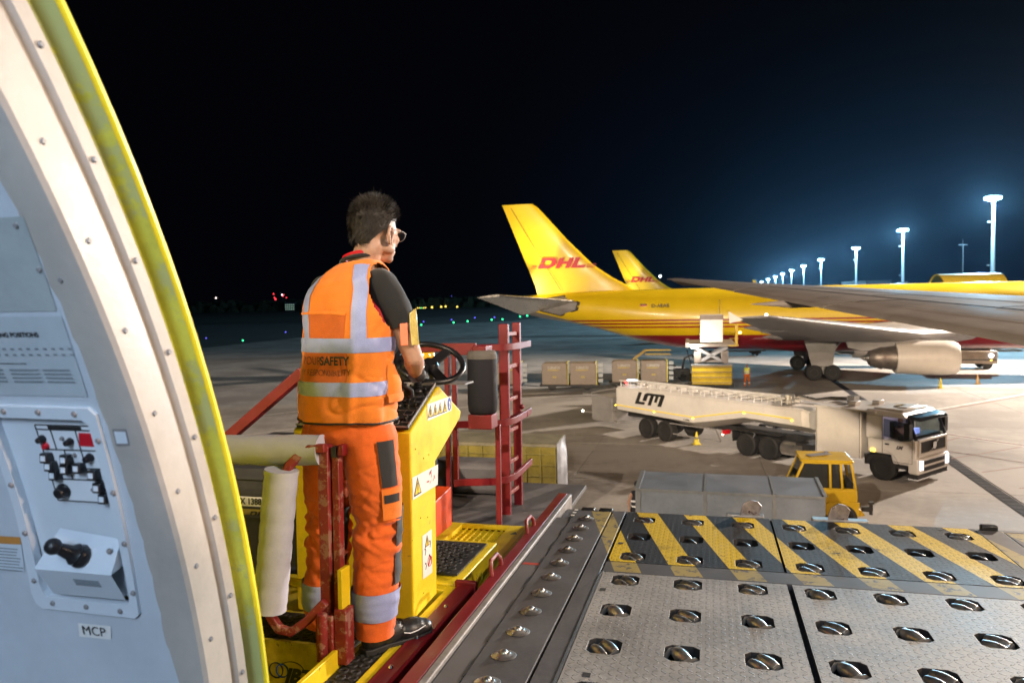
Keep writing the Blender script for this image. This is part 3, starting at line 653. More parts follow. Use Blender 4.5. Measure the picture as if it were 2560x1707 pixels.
b = MB(); wing_piece(b, S_, 0.105, 0.595, cap=1); wing = b.build('wing_box', [m_wing, m_panel], own, smooth=50)
b = MB(); wing_piece(b, S_, 0.0, 0.097, cap=1); b.build('leading_edge', [m_wing, m_panel], own, smooth=50)
for w0_, w1_ in ((0.5, 4.45), (4.5, 7.45), (7.5, 10.95), (11, 14.45), (14.5, 17.95), (18, 20.95), (21, 23.95)):
    b = MB(); wing_piece(b, [wsec(w0_ + .02), wsec(w1_)], 0.603, 0.742, cap=1); b.build('spoiler', [m_wing, m_panel], own, smooth=50)
b = MB(); wing_piece(b, [wsec(24), wsec(27), wsec(29.2)], 0.603, 0.742, cap=1); b.build('outer_wing_panel', [m_wing, m_panel], own, smooth=50)
for w0_, w1_ in ((0.5, 7.4), (7.45, 10.3), (10.4, 16.6), (16.7, 21.9)):
    b = MB(); wing_piece(b, [wsec(w0_), wsec((w0_ + w1_) / 2), wsec(w1_)], 0.752, 1.0, drop=(.17 if w0_ < 10 else .12), cap=1); b.build('flap', [m_wing_d, m_panel], own, smooth=50)
b = MB(); wing_piece(b, [wsec(22), wsec(25), wsec(29.2)], 0.752, 1.0, drop=.10, cap=1); b.build('aileron', [m_wing_d, m_panel], own, smooth=50)
b = MB(); wing_piece(b, [(l + Vector((-.3, 0, -.05)), e_ + Vector((.4, 0, .0)), t_ * .86, c_) for l, e_, t_, c_ in S_[:-1]], 0.05, 0.93, cap=1); b.build('wing_spar', [m_panel, m_panel], own, smooth=50)
def top_pt(w, x):
    le, te, tt, cm = wsec(w); r_ = airfoil_ring(le, te, tt, cm, 0, 1); xs = [q for q, _ in AF]
    for i in range(len(xs) - 1):
        if xs[i] <= x <= xs[i + 1]: return r_[i + 0].lerp(r_[i + 1], (x - xs[i]) / (xs[i + 1] - xs[i]))
for x, hw in ((.60, .005), (.747, .006), (.30, .0025), (.88, .002)):
    b = MB(); rows_ = [[top_pt(1 + 28.0 * i / 40, x + d) + Vector((0, 0, .012)) for d in (-hw, hw)] for i in range(41)]; b.loft(rows_, open_ring=True); b.build('panel_gap', m_panel, own, smooth=60)
for w, x0, x1 in [(w_, .60, .745) for w_ in (4.5, 7.5, 9.2, 11, 12.8, 14.5, 16.2, 18, 19.5, 21, 22.5, 24)] + [(w_, .75, .97) for w_ in (7.42, 10.35, 16.65, 21.95)] + [(w_, .02, .30) for w_ in (6, 9, 12, 15, 18, 21, 24, 26.5)]:
    b = MB(); b.loft([[top_pt(w - .02, x0 + (x1 - x0) * k / 8) + Vector((0, 0, .010)), top_pt(w + .02, x0 + (x1 - x0) * k / 8) + Vector((0, 0, .010))] for k in range(9)], open_ring=True); b.build('panel_gap', m_panel, own, smooth=60)
# pickup / static gear on trailing edge and lamps on the leading edge
for w in (18.6,):
    s_ = wsec(w); p = s_[1]; b = MB(); b.loft([[(p.x + q, w + .07 * r_ * math.sin(a), p.z - .16 + .10 * r_ * math.cos(a)) for a in [2 * math.pi * k / 8 for k in range(8)]] for q, r_ in ((1.6, .1), (1.0, .9), (.2, 1), (-.7, .1))]); b.build('flap_track_fairing', m_wing_d, own, smooth=60)
s_ = wsec(29.8); b = MB(); b.ball((s_[1].x - .1, 29.85, s_[1].z + .04), .055, 8); b.build('tail_navigation_light', e_white, own)
# ================================================================ figures: continuous bodies from joined limbs
def capsule(b, p0, r0_, p1, r1_, n=12):
    p0 = Vector(p0); p1 = Vector(p1); d = p1 - p0; L = d.length
    if L < 1e-5: return blob_ball(b, p0, (r0_,) * 3, n)
    d.normalize(); a = d.orthogonal().normalized(); c = d.cross(a); rings = []
    for k in range(5): t = -math.pi / 2 + math.pi / 2 * k / 4 + 0.02 * (k == 0); rings.append((p0 + d * r0_ * math.sin(t), r0_ * math.cos(t)))
    for k in range(5): t = math.pi / 2 * k / 4 - 0.02 * (k == 4); rings.append((p1 + d * r1_ * math.sin(t), r1_ * math.cos(t)))
    b.loft([[q + (a * math.cos(2 * math.pi * i / n) + c * math.sin(2 * math.pi * i / n)) * r_ for i in range(n)] for q, r_ in rings])
def blob_ball(b, c, rad, n=14, rz=0, rx=0):
    M = Matrix.Rotation(rz, 3, 'Z') @ Matrix.Rotation(rx, 3, 'X'); rings = []
    for i in range(9):
        t = -math.pi / 2 + math.pi * i / 8; t = max(-1.55, min(1.55, t))
        rings.append([Vector(c) + M @ Vector((math.cos(t) * math.cos(2 * math.pi * k / n) * rad[0], math.cos(t) * math.sin(2 * math.pi * k / n) * rad[1], math.sin(t) * rad[2])) for k in range(n)])
    b.loft(rings)
def remesh(b, name, mats, parent, voxel, smooth=4, fn=None, fac=0.6):
    me = b.mesh(name, mats, 0); o = bpy.data.objects.new(name, me); col.objects.link(o)
    m_ = o.modifiers.new('r', 'REMESH'); m_.mode = 'VOXEL'; m_.voxel_size = voxel
    if smooth: s_ = o.modifiers.new('s', 'SMOOTH'); s_.factor = fac; s_.iterations = smooth
    dg = bpy.context.evaluated_depsgraph_get(); me2 = bpy.data.meshes.new_from_object(o.evaluated_get(dg))
    o.modifiers.clear(); o.data = me2; bpy.data.meshes.remove(me); me2.name = name
    me2.materials.clear()
    for q in (mats if isinstance(mats, (list, tuple)) else [mats]): me2.materials.append(q)
    if fn:
        for v in me2.vertices: v.co = fn(v.co)
    me2.polygons.foreach_set('use_smooth', [True] * len(me2.polygons)); me2.update()
    o.parent = parent; return o
m_skin = mat('skin', (0.45, 0.26, 0.18), 0.55, var=0.10, vs=9, bump=0.05, bs=180)
m_hivis_y = mat('yellow_hi_vis_cloth', (0.72, 0.80, 0.10), 0.8, var=0.1)
m_hivis_o = mat('orange_hi_vis_cloth', (0.80, 0.20, 0.02), 0.8, var=0.1)
m_navy = mat('dark_work_cloth', (0.02, 0.022, 0.03), 0.85, var=0.2)
m_refl = mat('reflective_tape', (0.85, 0.87, 0.90), 0.4, var=0.05)
def small_person(base, rz, lab, vest, trous, walking=True, tapes=()):
    t = thing('person', base, lab, 'person', None, FW, rz)
    s = 0.32 if walking else 0.06; b = MB()
    for sd in (-1, 1):
        capsule(b, (sd * .10, 0, .92), .095, (sd * .11, sd * s * .5, .5), .065); capsule(b, (sd * .11, sd * s * .5, .5), .062, (sd * .11, sd * s - .05, .08), .045)
        capsule(b, (sd * .11, sd * s - .06, .05), .045, (sd * .12, sd * s + .12, .04), .04)
        capsule(b, (sd * .19, 0, 1.42), .055, (sd * .27, -sd * .05, 1.14), .045); capsule(b, (sd * .27, -sd * .05, 1.14), .042, (sd * .29, -sd * .05 + .12, .90), .03)
        blob_ball(b, (sd * .29, -sd * .05 + .15, .86), (.03, .045, .05))
    blob_ball(b, (0, 0, 1.0), (.17, .12, .16)); blob_ball(b, (0, 0, 1.25), (.19, .12, .25)); capsule(b, (0, 0, 1.4), .06, (0, .02, 1.58), .055); blob_ball(b, (0, .03, 1.66), (.075, .095, .115))
    remesh(b, 'body', m_skin, t, .02, 2)
    b = MB(); 
    for sd in (-1, 1):
        capsule(b, (sd * .10, 0, .95), .12, (sd * .11, sd * s * .5, .5), .085); capsule(b, (sd * .11, sd * s * .5, .5), .083, (sd * .11, sd * s - .05, .12), .065)
    blob_ball(b, (0, 0, .98), (.19, .14, .15)); remesh(b, 'trousers', trous, t, .025, 2)
    b = MB(); blob_ball(b, (0, 0, 1.22), (.215, .15, .30)); capsule(b, (-.15, 0, 1.44), .075, (.15, 0, 1.44), .075)
    remesh(b, 'vest', vest, t, .025, 2)
    b = MB(); blob_ball(b, (0, .0, 1.70), (.085, .105, .10)); remesh(b, 'hair', m_navy, t, .02, 1)
    for z in (1.05, 1.22):
        rr = math.sqrt(max(0.1, 1 - ((z - 1.22) / .30) ** 2)); b = MB(); b.loft([[(.225 * rr * math.cos(a), .16 * rr * math.sin(a), z + dz) for a in [2 * math.pi * k / 20 for k in range(20)]] for dz in (-.028, .028)], cap=False); b.build('reflective_band', m_refl, t)
    for sd in (-1, 1):
        b = MB(); b.loft([[(sd * .11 + .085 * math.cos(a), sd * s * .8 + .085 * math.sin(a), z) for a in [2 * math.pi * k / 14 for k in range(14)]] for z in (.26, .33)], cap=False); b.build('reflective_band', m_refl, t)
    return t

# ================================================================ tank truck
m_truck = mat('truck_white_paint', (0.72, 0.69, 0.66), 0.35, var=0.05, vs=1.2, dirt=0.18, coat=0.3)
m_chassis = mat('truck_chassis', (0.02, 0.02, 0.022), 0.6, var=0.3, vs=5)
m_tape_y = emit('glowing_marker_tape', (0.95, 0.72, 0.10), 0.10)  # the tape is no lamp; a faint glow is put into it
e_mark = emit('amber_marker_lamp', (1.0, 0.72, 0.08), 4); e_head = emit('headlamp_glow', (0.9, 0.95, 1.0), 3.2); e_tail = emit('red_rear_lamp', (1.0, 0.05, 0.05), 4)
def clear_glass(name, c, k=.25):
    m = bpy.data.materials.new(name); m.use_nodes = True; nt = m.node_tree; b = nt.nodes['Principled BSDF']; b.inputs['Base Color'].default_value = (*c, 1); b.inputs['Roughness'].default_value = .05
    tr = nt.nodes.new('ShaderNodeBsdfTransparent'); tr.inputs[0].default_value = (.75, .8, .8, 1); mx_ = nt.nodes.new('ShaderNodeMixShader'); mx_.inputs[0].default_value = k
    nt.links.new(tr.outputs[0], mx_.inputs[1]); nt.links.new(b.outputs[0], mx_.inputs[2]); nt.links.new(mx_.outputs[0], nt.nodes['Material Output'].inputs['Surface']); return m
m_clear = clear_glass('vehicle_glass', (.05, .06, .06))
TR = thing('tank_truck', (15.87, 28.9, 0), 'white articulated airfield fuel tanker with ladder rails on its long low tank', 'tank truck', None, FW, math.atan2(-.8, .6))
def tp(name, b, m_, par=None, **k): return b.build(name, m_, par or TR, **k)
# cab (x forward, near side is y = -1.25); front face at x = 0
cab = [(-1.85, 1.05), (-0.95, 1.05), (-0.85, 0.72), (-0.35, 0.72), (-0.02, 0.60), (0.0, 1.68), (-.16, 1.70), (-.60, 1.60), (-1.85, 1.62)]
b = MB(); b.prism(cab, lambda x, z: (x, -1.24, z), lambda x, z: (x, 1.24, z)); CB = tp('cab', b, m_truck, bevel=.04)
b = MB(); b.prism([(-1.9, 2.46), (-.34, 2.48), (-0.55, 2.68), (-1.9, 2.72)], lambda x, z: (x, -1.24, z), lambda x, z: (x, 1.24, z)); tp('cab_roof', b, m_truck, CB, bevel=.04)
b = MB(); b.box(-1.9, -1.27, -1.24, -1.18, 1.621, 2.47); b.box(-1.9, -1.27, 1.18, 1.24, 1.621, 2.47); b.box(-1.9, -1.86, -1.18, 1.18, 1.621, 2.47); tp('cab_rear_wall', b, m_truck, CB, smooth=0)
for sd in (-1, 1):
    b = MB(); b.bar((-.03, sd * 1.17, 1.69), (-.34, sd * 1.15, 2.50), .07, .10); tp('windscreen_pillar', b, m_chassis, CB, smooth=0)
b = MB(); b.box(-.75, -.2, -1.1, 1.1, 1.60, 1.78); b.box(-1.2, -1.05, -.85, -.4, 1.62, 2.25); b.box(-1.2, -1.05, .4, .85, 1.62, 2.25); tp('dashboard_and_seats', b, m_chassis, CB, bevel=.03)
b = MB(); b.box(-.62, -.5, -.2, .1, 1.78, 1.98); tp('dashboard_screen', b, emit('blue_screen', (.3, .4, 1.0), 1.2), CB, smooth=0)
lamp('cab_interior_lamp', 'POINT', TR.matrix_world @ Vector((-.9, .2, 2.35)), 9, (.75, .65, 1.0), .08)
b = MB(); b.box(-1.75, -.62, -.95, .95, 2.70, 2.76); b.box(-1.1, -.7, -.5, .5, 2.76, 2.80); tp('roof_panel', b, m_truck, CB, bevel=.02)
b = MB(); b.box(-1.3, -.95, -.35, .35, 2.765, 2.775 + .02); tp('roof_hatch', b, m_glass, CB)
b = MB(); b.add([(0.012, -1.10, 1.76), (0.012, 1.10, 1.76), (-0.30, 1.04, 2.46), (-0.30, -1.04, 2.46)], [(0, 1, 2, 3)]); b.v = [v + Vector((.02, 0, 0)) for v in b.v]; tp('windscreen', b, m_clear, CB, smooth=0)
b = MB(); b.hexa([(-.36, -1.15, 2.46), (.10, -1.1, 2.40), (.10, 1.1, 2.40), (-.36, 1.15, 2.46), (-.4, -1.15, 2.60), (.02, -1.1, 2.54), (.02, 1.1, 2.54), (-.4, 1.15, 2.60)]); tp('sun_visor', b, m_glass, CB, bevel=.02)
for sd in (-1, 1):
    y = sd * 1.252
    b = MB(); b.prism([(-1.22, 1.75), (-.55, 1.62), (-.16, 1.66), (-.36, 2.32), (-1.22, 2.42)], lambda x, z: (x, y, z), lambda x, z: (x, y + sd * .012, z)); w_ = tp('side_window', b, m_clear, CB, smooth=0)
    b = MB()
    for x0, x1 in ((-1.27, -1.255), (-.14, -.125)): b.box(x0, x1, y, y + sd * .006, .8, 2.5)
    b.box(-1.27, -.125, y, y + sd * .006, .80, .815); tp('door_gap', b, m_chassis, CB, smooth=0)
    b = MB(); b.box(-1.15, -1.0, y, y + sd * .03, 1.42, 1.47); tp('door_handle', b, m_blk, CB)
    b = MB(); b.box(-.32, -.1, sd * 1.30, sd * 1.55, 1.75, 2.35); b.bar((-.2, sd * 1.2, 2.35), (-.2, sd * 1.45, 2.35), .04, .04); tp('mirror', b, m_blk, CB, bevel=.04)
    letter('lettering', 'LM', (lambda s_: lambda x, z: (-.62 + x, s_ * 1.262, 1.36 + z))(sd) if sd < 0 else (lambda x, z: (-.62 - x, 1.262, 1.36 + z)), m_ink, CB, .17, .012, .4)
# face panels
b = MB(); b.box(.0, .05, -1.0, 1.0, 1.20, 1.62); tp('upper_grille', b, m_chassis, CB, bevel=.03)
b = MB(); b.box(.0, .075, -1.12, 1.12, 1.62, 1.72); b.box(0, .075, -1.12, -1.0, 1.1, 1.62); b.box(0, .075, 1.0, 1.12, 1.1, 1.62); b.box(0, .075, -1.12, 1.12, 1.06, 1.2); tp('grille_surround', b, m_truck, CB, bevel=.02)
b = MB(); b.bar((.085, -.30, 1.24), (.085, .30, 1.60), .05, .03); tp('grille_bar', b, m_chrome, CB)
b = MB(); b.lathe([(.09, -.01), (.14, 0), (.14, .03), (.09, .03)], (.085, 0, 1.42), 18, ax=(1, 0, 0)); tp('badge_ring', b, m_chrome, CB)
b = MB(); b.box(-.3, .10, -1.25, 1.25, .42, 1.02); tp('bumper', b, m_truck, CB, bevel=.06)
for z0 in (.52, .76):
    b = MB(); b.box(.1, .115, -.82, .82, z0, z0 + .16); tp('lower_grille', b, m_chassis, CB, bevel=.01)
b = MB(); b.box(-.35, .04, -1.2, 1.2, .25, .42); tp('front_skirt', b, m_chassis, CB)
for sd in (-1, 1):
    b = MB(); b.hexa([(.02, sd * .92, .60), (.125, sd * .92, .60), (.125, sd * 1.14, .60), (.02, sd * 1.14, .60), (.02, sd * .92, .92), (.12, sd * .92, .92), (.10, sd * 1.18, .96), (.02, sd * 1.18, .96)]); tp('headlamp', b, e_head, CB, smooth=0)
b = MB(); b.box(-1.7, -1.55, -1.29, -1.25, 1.08, 1.2); tp('marker_lamp', b, e_mark, CB)
# pump cabinet behind the cab
b = MB(); b.box(-4.05, -2.12, -1.27, 1.27, .72, 2.60); CAB2 = tp('equipment_cabinet', b, m_truck, bevel=.02)
b = MB(); b.box(-4.1, -1.5, -1.32, 1.32, 2.60, 2.66); tp('cabinet_roof', b, m_truck, CAB2, bevel=.01)
b = MB(); b.box(-3.0, -2.7, -.6, -.2, 2.66, 2.85); tp('roof_vent', b, m_truck, CAB2, bevel=.02)
b = MB(); b.box(-2.6, -2.3, .5, .9, 2.66, 2.82); tp('roof_vent', b, m_truck, CAB2, bevel=.02)
b = MB(); b.box(-2.17, -2.15, -1.276, -1.272, .75, 2.55); b.box(-4.0, -3.98, -1.276, -1.272, .75, 2.55); tp('cabinet_gap', b, m_chassis, CAB2, smooth=0)
# chassis
b = MB(); b.box(-8.6, -.3, -.45, .45, .65, .92); b.box(-5.0, -4.2, -1.2, 1.2, .45, .95); tp('chassis_frame', b, m_chassis)
b = MB(); b.box(-2.0, -.35, -1.2, 1.2, .55, .95); tp('cab_underframe', b, m_chassis)
m_rimd = mat('dark_wheel_rim', (.06, .06, .062), .5, metal=.4)
def twheel(x, sd, r_=0.52, w_=0.30, par=None, off=1.08):
    b = MB(); y = sd * off; h = w_ / 2
    b.lathe([(r_ * .55, -h * .9), (r_ * .85, -h), (r_ * .98, -h * .8), (r_, -h * .3), (r_, h * .3), (r_ * .98, h * .8), (r_ * .85, h), (r_ * .55, h * .9)], (x, y, r_), 26, ax=(0, 1, 0)); w = tp('wheel', b, m_tyre, par)
    b = MB(); b.lathe([(.04, -h * .55), (r_ * .2, -h * .6), (r_ * .28, -h * .2), (r_ * .5, -h * .55), (r_ * .57, -h * .95), (r_ * .57, h * .95), (r_ * .5, h * .55), (.04, h * .55)], (x, y, r_), 20, ax=(0, 1, 0)); tp('rim', b, m_rimd, w)
    b = MB()
    for k in range(10):
        a = 2 * math.pi * k / 10; b.cyl((x + r_ * .38 * math.cos(a), y + sd * h * .3, r_ + r_ * .38 * math.sin(a)), (x + r_ * .38 * math.cos(a), y + sd * h * .75, r_ + r_ * .38 * math.sin(a)), .018, n=6)
    tp('wheel_nuts', b, m_chrome, w)
for sd in (-1, 1):
    twheel(-1.28, sd)
    for x in (-6.35, -7.5): twheel(x, sd, .52, .5, None, 1.0)
    for x in (-12.3, -13.55): twheel(x, sd, .52, .5, None, 1.0)
    b = MB(); b.loft([[(-1.28 + .66 * math.cos(a), sd * 1.0, .55 + .66 * math.sin(a)), (-1.28 + .66 * math.cos(a), sd * 1.255, .55 + .66 * math.sin(a))] for a in [math.pi * k / 12 for k in range(13)]], open_ring=True); tp('wheel_arch', b, m_chassis)
    b = MB(); b.box(-8.15, -5.75, sd * .75, sd * 1.25, 1.10, 1.14); b.box(-8.2, -8.15, sd * .75, sd * 1.25, .6, 1.12); tp('mudguard', b, m_chassis)
b = MB(); b.cyl((-5.7, -1.0, .62), (-4.7, -1.0, .62), .30, n=18); tp('fuel_cylinder', b, m_ac_metal)
b = MB(); b.box(-8.75, -8.55, -1.25, -.9, .85, 1.02); tp('rear_marker_board', b, m_redprint); b = MB(); b.ball((-8.8, -1.15, .80), .05, 8); tp('side_lamp', b, emit('warm_side_lamp', (1, .6, .4), 8))
# tank: keel deepest in the middle, flat top
def tank_ring(x, zb, zs, zt, w_=1.25):
    return [(x, -.42, zb), (x, .42, zb), (x, w_ * .93, zs - .28), (x, w_, zs), (x, w_, zt - .10), (x, w_ - .12, zt), (x, -w_ + .12, zt), (x, -w_, zt - .10), (x, -w_, zs), (x, -w_ * .93, zs - .28)]
b = MB(); b.loft([tank_ring(-15.75, 1.15, 1.56, 2.47, 1.15), tank_ring(-15.6, 1.10, 1.55, 2.50), tank_ring(-13.0, 1.08, 1.48, 2.48), tank_ring(-10.5, .80, 1.43, 2.44), tank_ring(-7.6, 1.45, 2.0, 2.42), tank_ring(-4.7, 1.30, 1.94, 2.38), tank_ring(-4.45, 1.4, 1.9, 2.3, 1.1)]); TK = tp('tank', b, m_truck, smooth=20)
b = MB()
for a, c in (((-15.68, 1.53), (-12.94, 1.47)), ((-12.94, 1.47), (-10.45, 1.43)), ((-10.45, 1.43), (-7.6, 2.0)), ((-7.6, 2.0), (-5.1, 1.95))): b.bar((a[0], -1.262, a[1]), (c[0], -1.262, c[1]), .012, .055)
tp('marker_tape', b, m_tape_y, TK, smooth=0)
for x, z in ((-15.68, 1.5), (-12.94, 1.42), (-10.45, 1.38), (-7.55, 1.94), (-5.15, 1.88)):
    b = MB(); b.box(x - .032, x + .032, -1.29, -1.26, z - .03, z + .03); tp('marker_lamp', b, e_mark, TK, smooth=0)
# slanted operator letters: two heavy blocks
b = MB(); k = .42
def lq(pts): b.add([(-13.55 + x * .95 + k * z * .95 * .7, -1.268, 1.72 + z * .62) for x, z in pts], [tuple(range(len(pts)))])
lq([(-.75, .25), (-.75, 1), (-.5, 1), (-.5, .25)]); lq([(-.75, 0), (-.62, 0), (-.05, 0), (-.05, .22), (-.75, .25)])
lq([(-.28, .32), (-.28, .88), (-.12, 1), (0.0, 1), (0.0, .32)]); lq([(0, .8), (0, 1), (1.05, 1), (1.15, .9), (1.15, .8)]); lq([(.18, 0), (.18, .8), (.42, .8), (.42, 0)]); lq([(.88, 0), (.88, .8), (1.15, .8), (1.15, 0)]); lq([(.55, .3), (.55, .8), (.75, .8), (.75, .3)])
tp('operator_logo', b, m_ink, TK, smooth=0)
letter('lettering', '738L', lambda x, z: (-10.9 + x, -1.20, 1.27 + z), m_ink, TK, .20, .006)
# walkway rails and ladder on top
b = MB()
for y in (-1.12, -.55): b.tube([(-15.5, y, 2.82), (-10.5, y, 2.80), (-5.6, y, 2.76)], .035 if y < -1 else .03, 8)
for i in range(15):
    x = -15.4 + i * .69; b.cyl((x, -1.12, 2.45), (x, -1.12, 2.80), .018, n=6); b.cyl((x, -.55, 2.45), (x, -.55, 2.78), .018, n=6); b.cyl((x, -1.12, 2.6), (x + .5, -.55, 2.6), .014, n=6)
tp('walkway_rail', b, m_white, TK)
b = MB()
for i in range(14): b.cyl((-15.3 + i * .72, .3, 2.46), (-15.3 + i * .72, .3, 2.62), .22, n=12)
b.box(-15.5, -5.0, .95, 1.05, 2.47, 2.60); tp('hatch_covers', b, m_truck, TK)
b = MB(); b.tube([(-6.4, -.2, 2.55), (-5.6, .1, 2.72), (-4.9, .2, 2.62), (-4.3, .3, 2.75), (-3.6, .4, 2.78)], .09, 10); b.cyl((-5.9, -.4, 2.45), (-5.9, -.4, 2.85), .3, n=16); b.box(-3.5, -3.2, .2, .6, 2.67, 2.95); tp('hose_and_reel', b, m_ac_metal, TK)
b = MB(); b.ball((-15.6, -.6, 2.72), .07, 8); b.ball((-15.2, -.9, 2.66), .05, 8); tp('rear_top_lamp', b, e_tail, TK)
b = MB(); b.box(-15.1, -14.7, -1.0, -.6, 2.83, 2.88); tp('white_top_lamp', b, emit('soft_white_lamp', (.6, .8, 1), 3.0), TK)
# underrun frame and rear cabinet with hoses
b = MB()
for y in (-1.15,):
    for a, c in (((-12.0, .45), (-8.9, .45)), ((-12.0, .95), (-9.2, .98)), ((-12.0, .45), (-12.0, 1.0)), ((-10.4, .45), (-10.4, .95)), ((-8.9, .45), (-9.2, .98))): b.bar((a[0], y, a[1]), (c[0], y, c[1]), .05, .05)
tp('side_guard', b, m_ac_grey)
b = MB(); b.box(-15.6, -4.9, -.4, .4, .85, 1.12); tp('trailer_frame', b, m_chassis)
b = MB(); b.box(-17.6, -16.0, -1.2, 1.2, .55, 1.85); tp('rear_platform_cabinet', b, m_ac_grey, bevel=.02)
b = MB()
for x in (-17.6, -16.9, -16.2, -15.7):
    for y in (-1.2, 1.2): b.bar((x, y, .5), (x, y, 2.0 + (x + 17.6) * .2), .10, .10)
b.bar((-17.6, -1.2, 2.0), (-15.7, -1.2, 2.4), .06, .06); b.bar((-17.6, -1.2, 1.2), (-15.7, -1.2, 1.2), .05, .05); b.box(-17.5, -15.7, -1.2, 1.2, .5, .58); b.bar((-18.3, -1.2, 1.9), (-17.6, -1.2, 1.9), .05, .05); b.bar((-18.2, -1.2, .9), (-17.6, -1.2, .9), .05, .05)
tp('rear_platform', b, m_ac_grey)
b = MB(); b.ball((-18.3, -1.25, .92), .07, 8); tp('rear_lamp', b, emit('rear_white_lamp', (1, .95, .8), 9))
# driver in the cab
dr = thing('person', TR.matrix_world @ Vector((-.95, -.60, 1.10)), 'driver in a light shirt seated behind the windscreen of the white tanker cab', 'person', None, FW, math.atan2(-.8, .6) - math.pi / 2)
b = MB(); capsule(b, (0, 0, .45), .15, (0, .03, .85), .17); blob_ball(b, (0, .06, 1.20), (.08, .1, .12)); capsule(b, (0, .02, .9), .06, (0, .05, 1.15), .05); capsule(b, (-.2, 0, .9), .06, (-.24, .22, .7), .05); capsule(b, (.2, 0, .9), .06, (.24, .22, .7), .05); capsule(b, (.24, .22, .7), .045, (.15, .45, .8), .035); capsule(b, (-.24, .22, .7), .045, (-.15, .45, .8), .035)
capsule(b, (-.1, 0, .4), .1, (-.12, .45, .4), .08); capsule(b, (.1, 0, .4), .1, (.12, .45, .4), .08); remesh(b, 'body', mat('pink_shirt', (.6, .4, .45), .8), dr, .025, 2)

# ================================================================ baggage tug with cab
m_tugglass = clear_glass('tug_glass', (.03, .032, .03), .72)
TG = thing('baggage_tug', (9.75, 23.9, 0), 'yellow cab tug parked beyond the grey covered trailer, a hitch at its right end', 'tug', None, FW, R(-14))
m_tug = mat('tug_yellow_paint', (0.55, 0.35, 0.008), 0.4, var=0.07, vs=2, dirt=0.25, wear=.33, wearc=(.2, .15, .06), ws=9)
def gp(name, b, m_, par=None, **k): return b.build(name, m_, par or TG, **k)
b = MB(); b.prism([(-2.2, .40), (.86, .40), (.84, 1.22), (-1.1, 1.22), (-1.15, 1.02), (-2.2, 1.0)], lambda x, z: (x, -.70, z), lambda x, z: (x, .70, z)); BD = gp('body', b, m_tug, bevel=.03)
b = MB(); b.prism([(-.05, .42), (.88, .42), (.90, .86), (.05, .86), (-.12, .74)], lambda x, z: (x, -.74, z), lambda x, z: (x, -.695, z)); gp('front_fender', b, m_tug, BD, bevel=.015)
b = MB(); b.hexa([(.86, -.55, .38), (1.12, -.45, .38), (1.12, .45, .38), (.86, .55, .38), (.86, -.55, .66), (.98, -.45, .56), (.98, .45, .56), (.86, .55, .66)]); gp('front_bumper', b, m_tug, bevel=.02)
b = MB(); b.box(1.08, 1.38, -.08, .08, .42, .56); b.cyl((1.36, 0, .32), (1.36, 0, .70), .055, n=10); b.cyl((1.36, 0, .66), (1.36, 0, .72), .09, n=10); gp('hitch', b, m_chassis)
for sd in (-1, 1):
    for x in (-1.45, .42):
        b = MB(); b.lathe([(.18, -.1), (.32, -.11), (.36, -.05), (.36, .05), (.32, .11), (.18, .1)], (x, sd * .66, .36), 20, ax=(0, 1, 0)); w_ = gp('wheel', b, m_tyre)
        b = MB(); b.lathe([(.02, -.05), (.17, -.09), (.20, -.1), (.20, .1), (.17, .09), (.02, .05)], (x, sd * .66, .36), 14, ax=(0, 1, 0)); gp('rim', b, m_ac_grey, w_)
    for x in (-1.45, .42):
        b = MB(); b.add([(x + .42 * math.cos(a), sd * .749, .36 + .42 * math.sin(a)) for a in [math.pi * k / 14 for k in range(15)]], [tuple(range(15))]); gp('wheel_opening', b, m_chassis, smooth=0)
    for a, c in (((-1.05, 1.22), (-.70, 2.04)), ((.08, 1.22), (.06, 2.04)), ((.42, 1.22), (.36, 2.04)), ((.80, 1.22), (.66, 2.06)), ((-1.05, 1.23), (.82, 1.23)), ((-.72, 2.04), (.66, 2.05))):
        b = MB(); b.bar((a[0], sd * .66, a[1]), (c[0], sd * .66, c[1]), .065, .07, (0, 1, 0)); gp('cab_pillar', b, m_tug)
    b = MB(); b.prism([(-1.0, 1.25), (.06, 1.25), (.04, 2.02), (-.68, 2.02)], lambda x, z: (x, sd * .64, z), lambda x, z: (x, sd * .648, z)); gp('side_window', b, m_tugglass, smooth=0)
    b = MB(); b.prism([(.11, 1.25), (.40, 1.25), (.34, 2.02), (.09, 2.02)], lambda x, z: (x, sd * .64, z), lambda x, z: (x, sd * .648, z)); gp('side_window', b, m_tugglass, smooth=0)
b = MB(); b.cyl((-.25, -.701, 1.08), (-.25, -.73, 1.08), .07, n=14); gp('filler_cap', b, m_blk)
b = MB(); b.box(-.80, .74, -.74, .74, 2.06, 2.13); RF = gp('roof', b, m_tug, bevel=.035)
b = MB(); b.cyl((.1, .35, 2.13), (.1, .35, 2.20), .07, n=10); b.bar((-.5, -.15, 2.15), (.15, .2, 2.17), .28, .02); gp('roof_fittings', b, m_ac_grey, RF)
b = MB(); b.add([(-1.05, -.62, 1.25), (-1.05, .62, 1.25), (-.72, .62, 2.02), (-.72, -.62, 2.02)], [(0, 1, 2, 3)]); gp('rear_window', b, m_tugglass, smooth=0)
b = MB(); b.add([(.82, -.62, 1.24), (.82, .62, 1.24), (.68, .62, 2.04), (.68, -.62, 2.04)], [(0, 1, 2, 3)]); gp('windscreen', b, m_tugglass, smooth=0)
b = MB(); b.box(-.6, -.15, -.35, .35, 1.1, 1.3); b.box(-.68, -.55, -.32, .32, 1.25, 1.75); gp('seat', b, m_blk, bevel=.03)
b = MB(); b.box(.55, .75, -.55, .55, 1.2, 1.42); b.bar((.5, .1, 1.35), (.3, .1, 1.55), .05, .05, (0, 1, 0)); gp('dashboard', b, m_blk, bevel=.02)
courier_logo(lambda x, z: (-.86 + x, -.705, .98 + z), .12, BD, stripes=False)

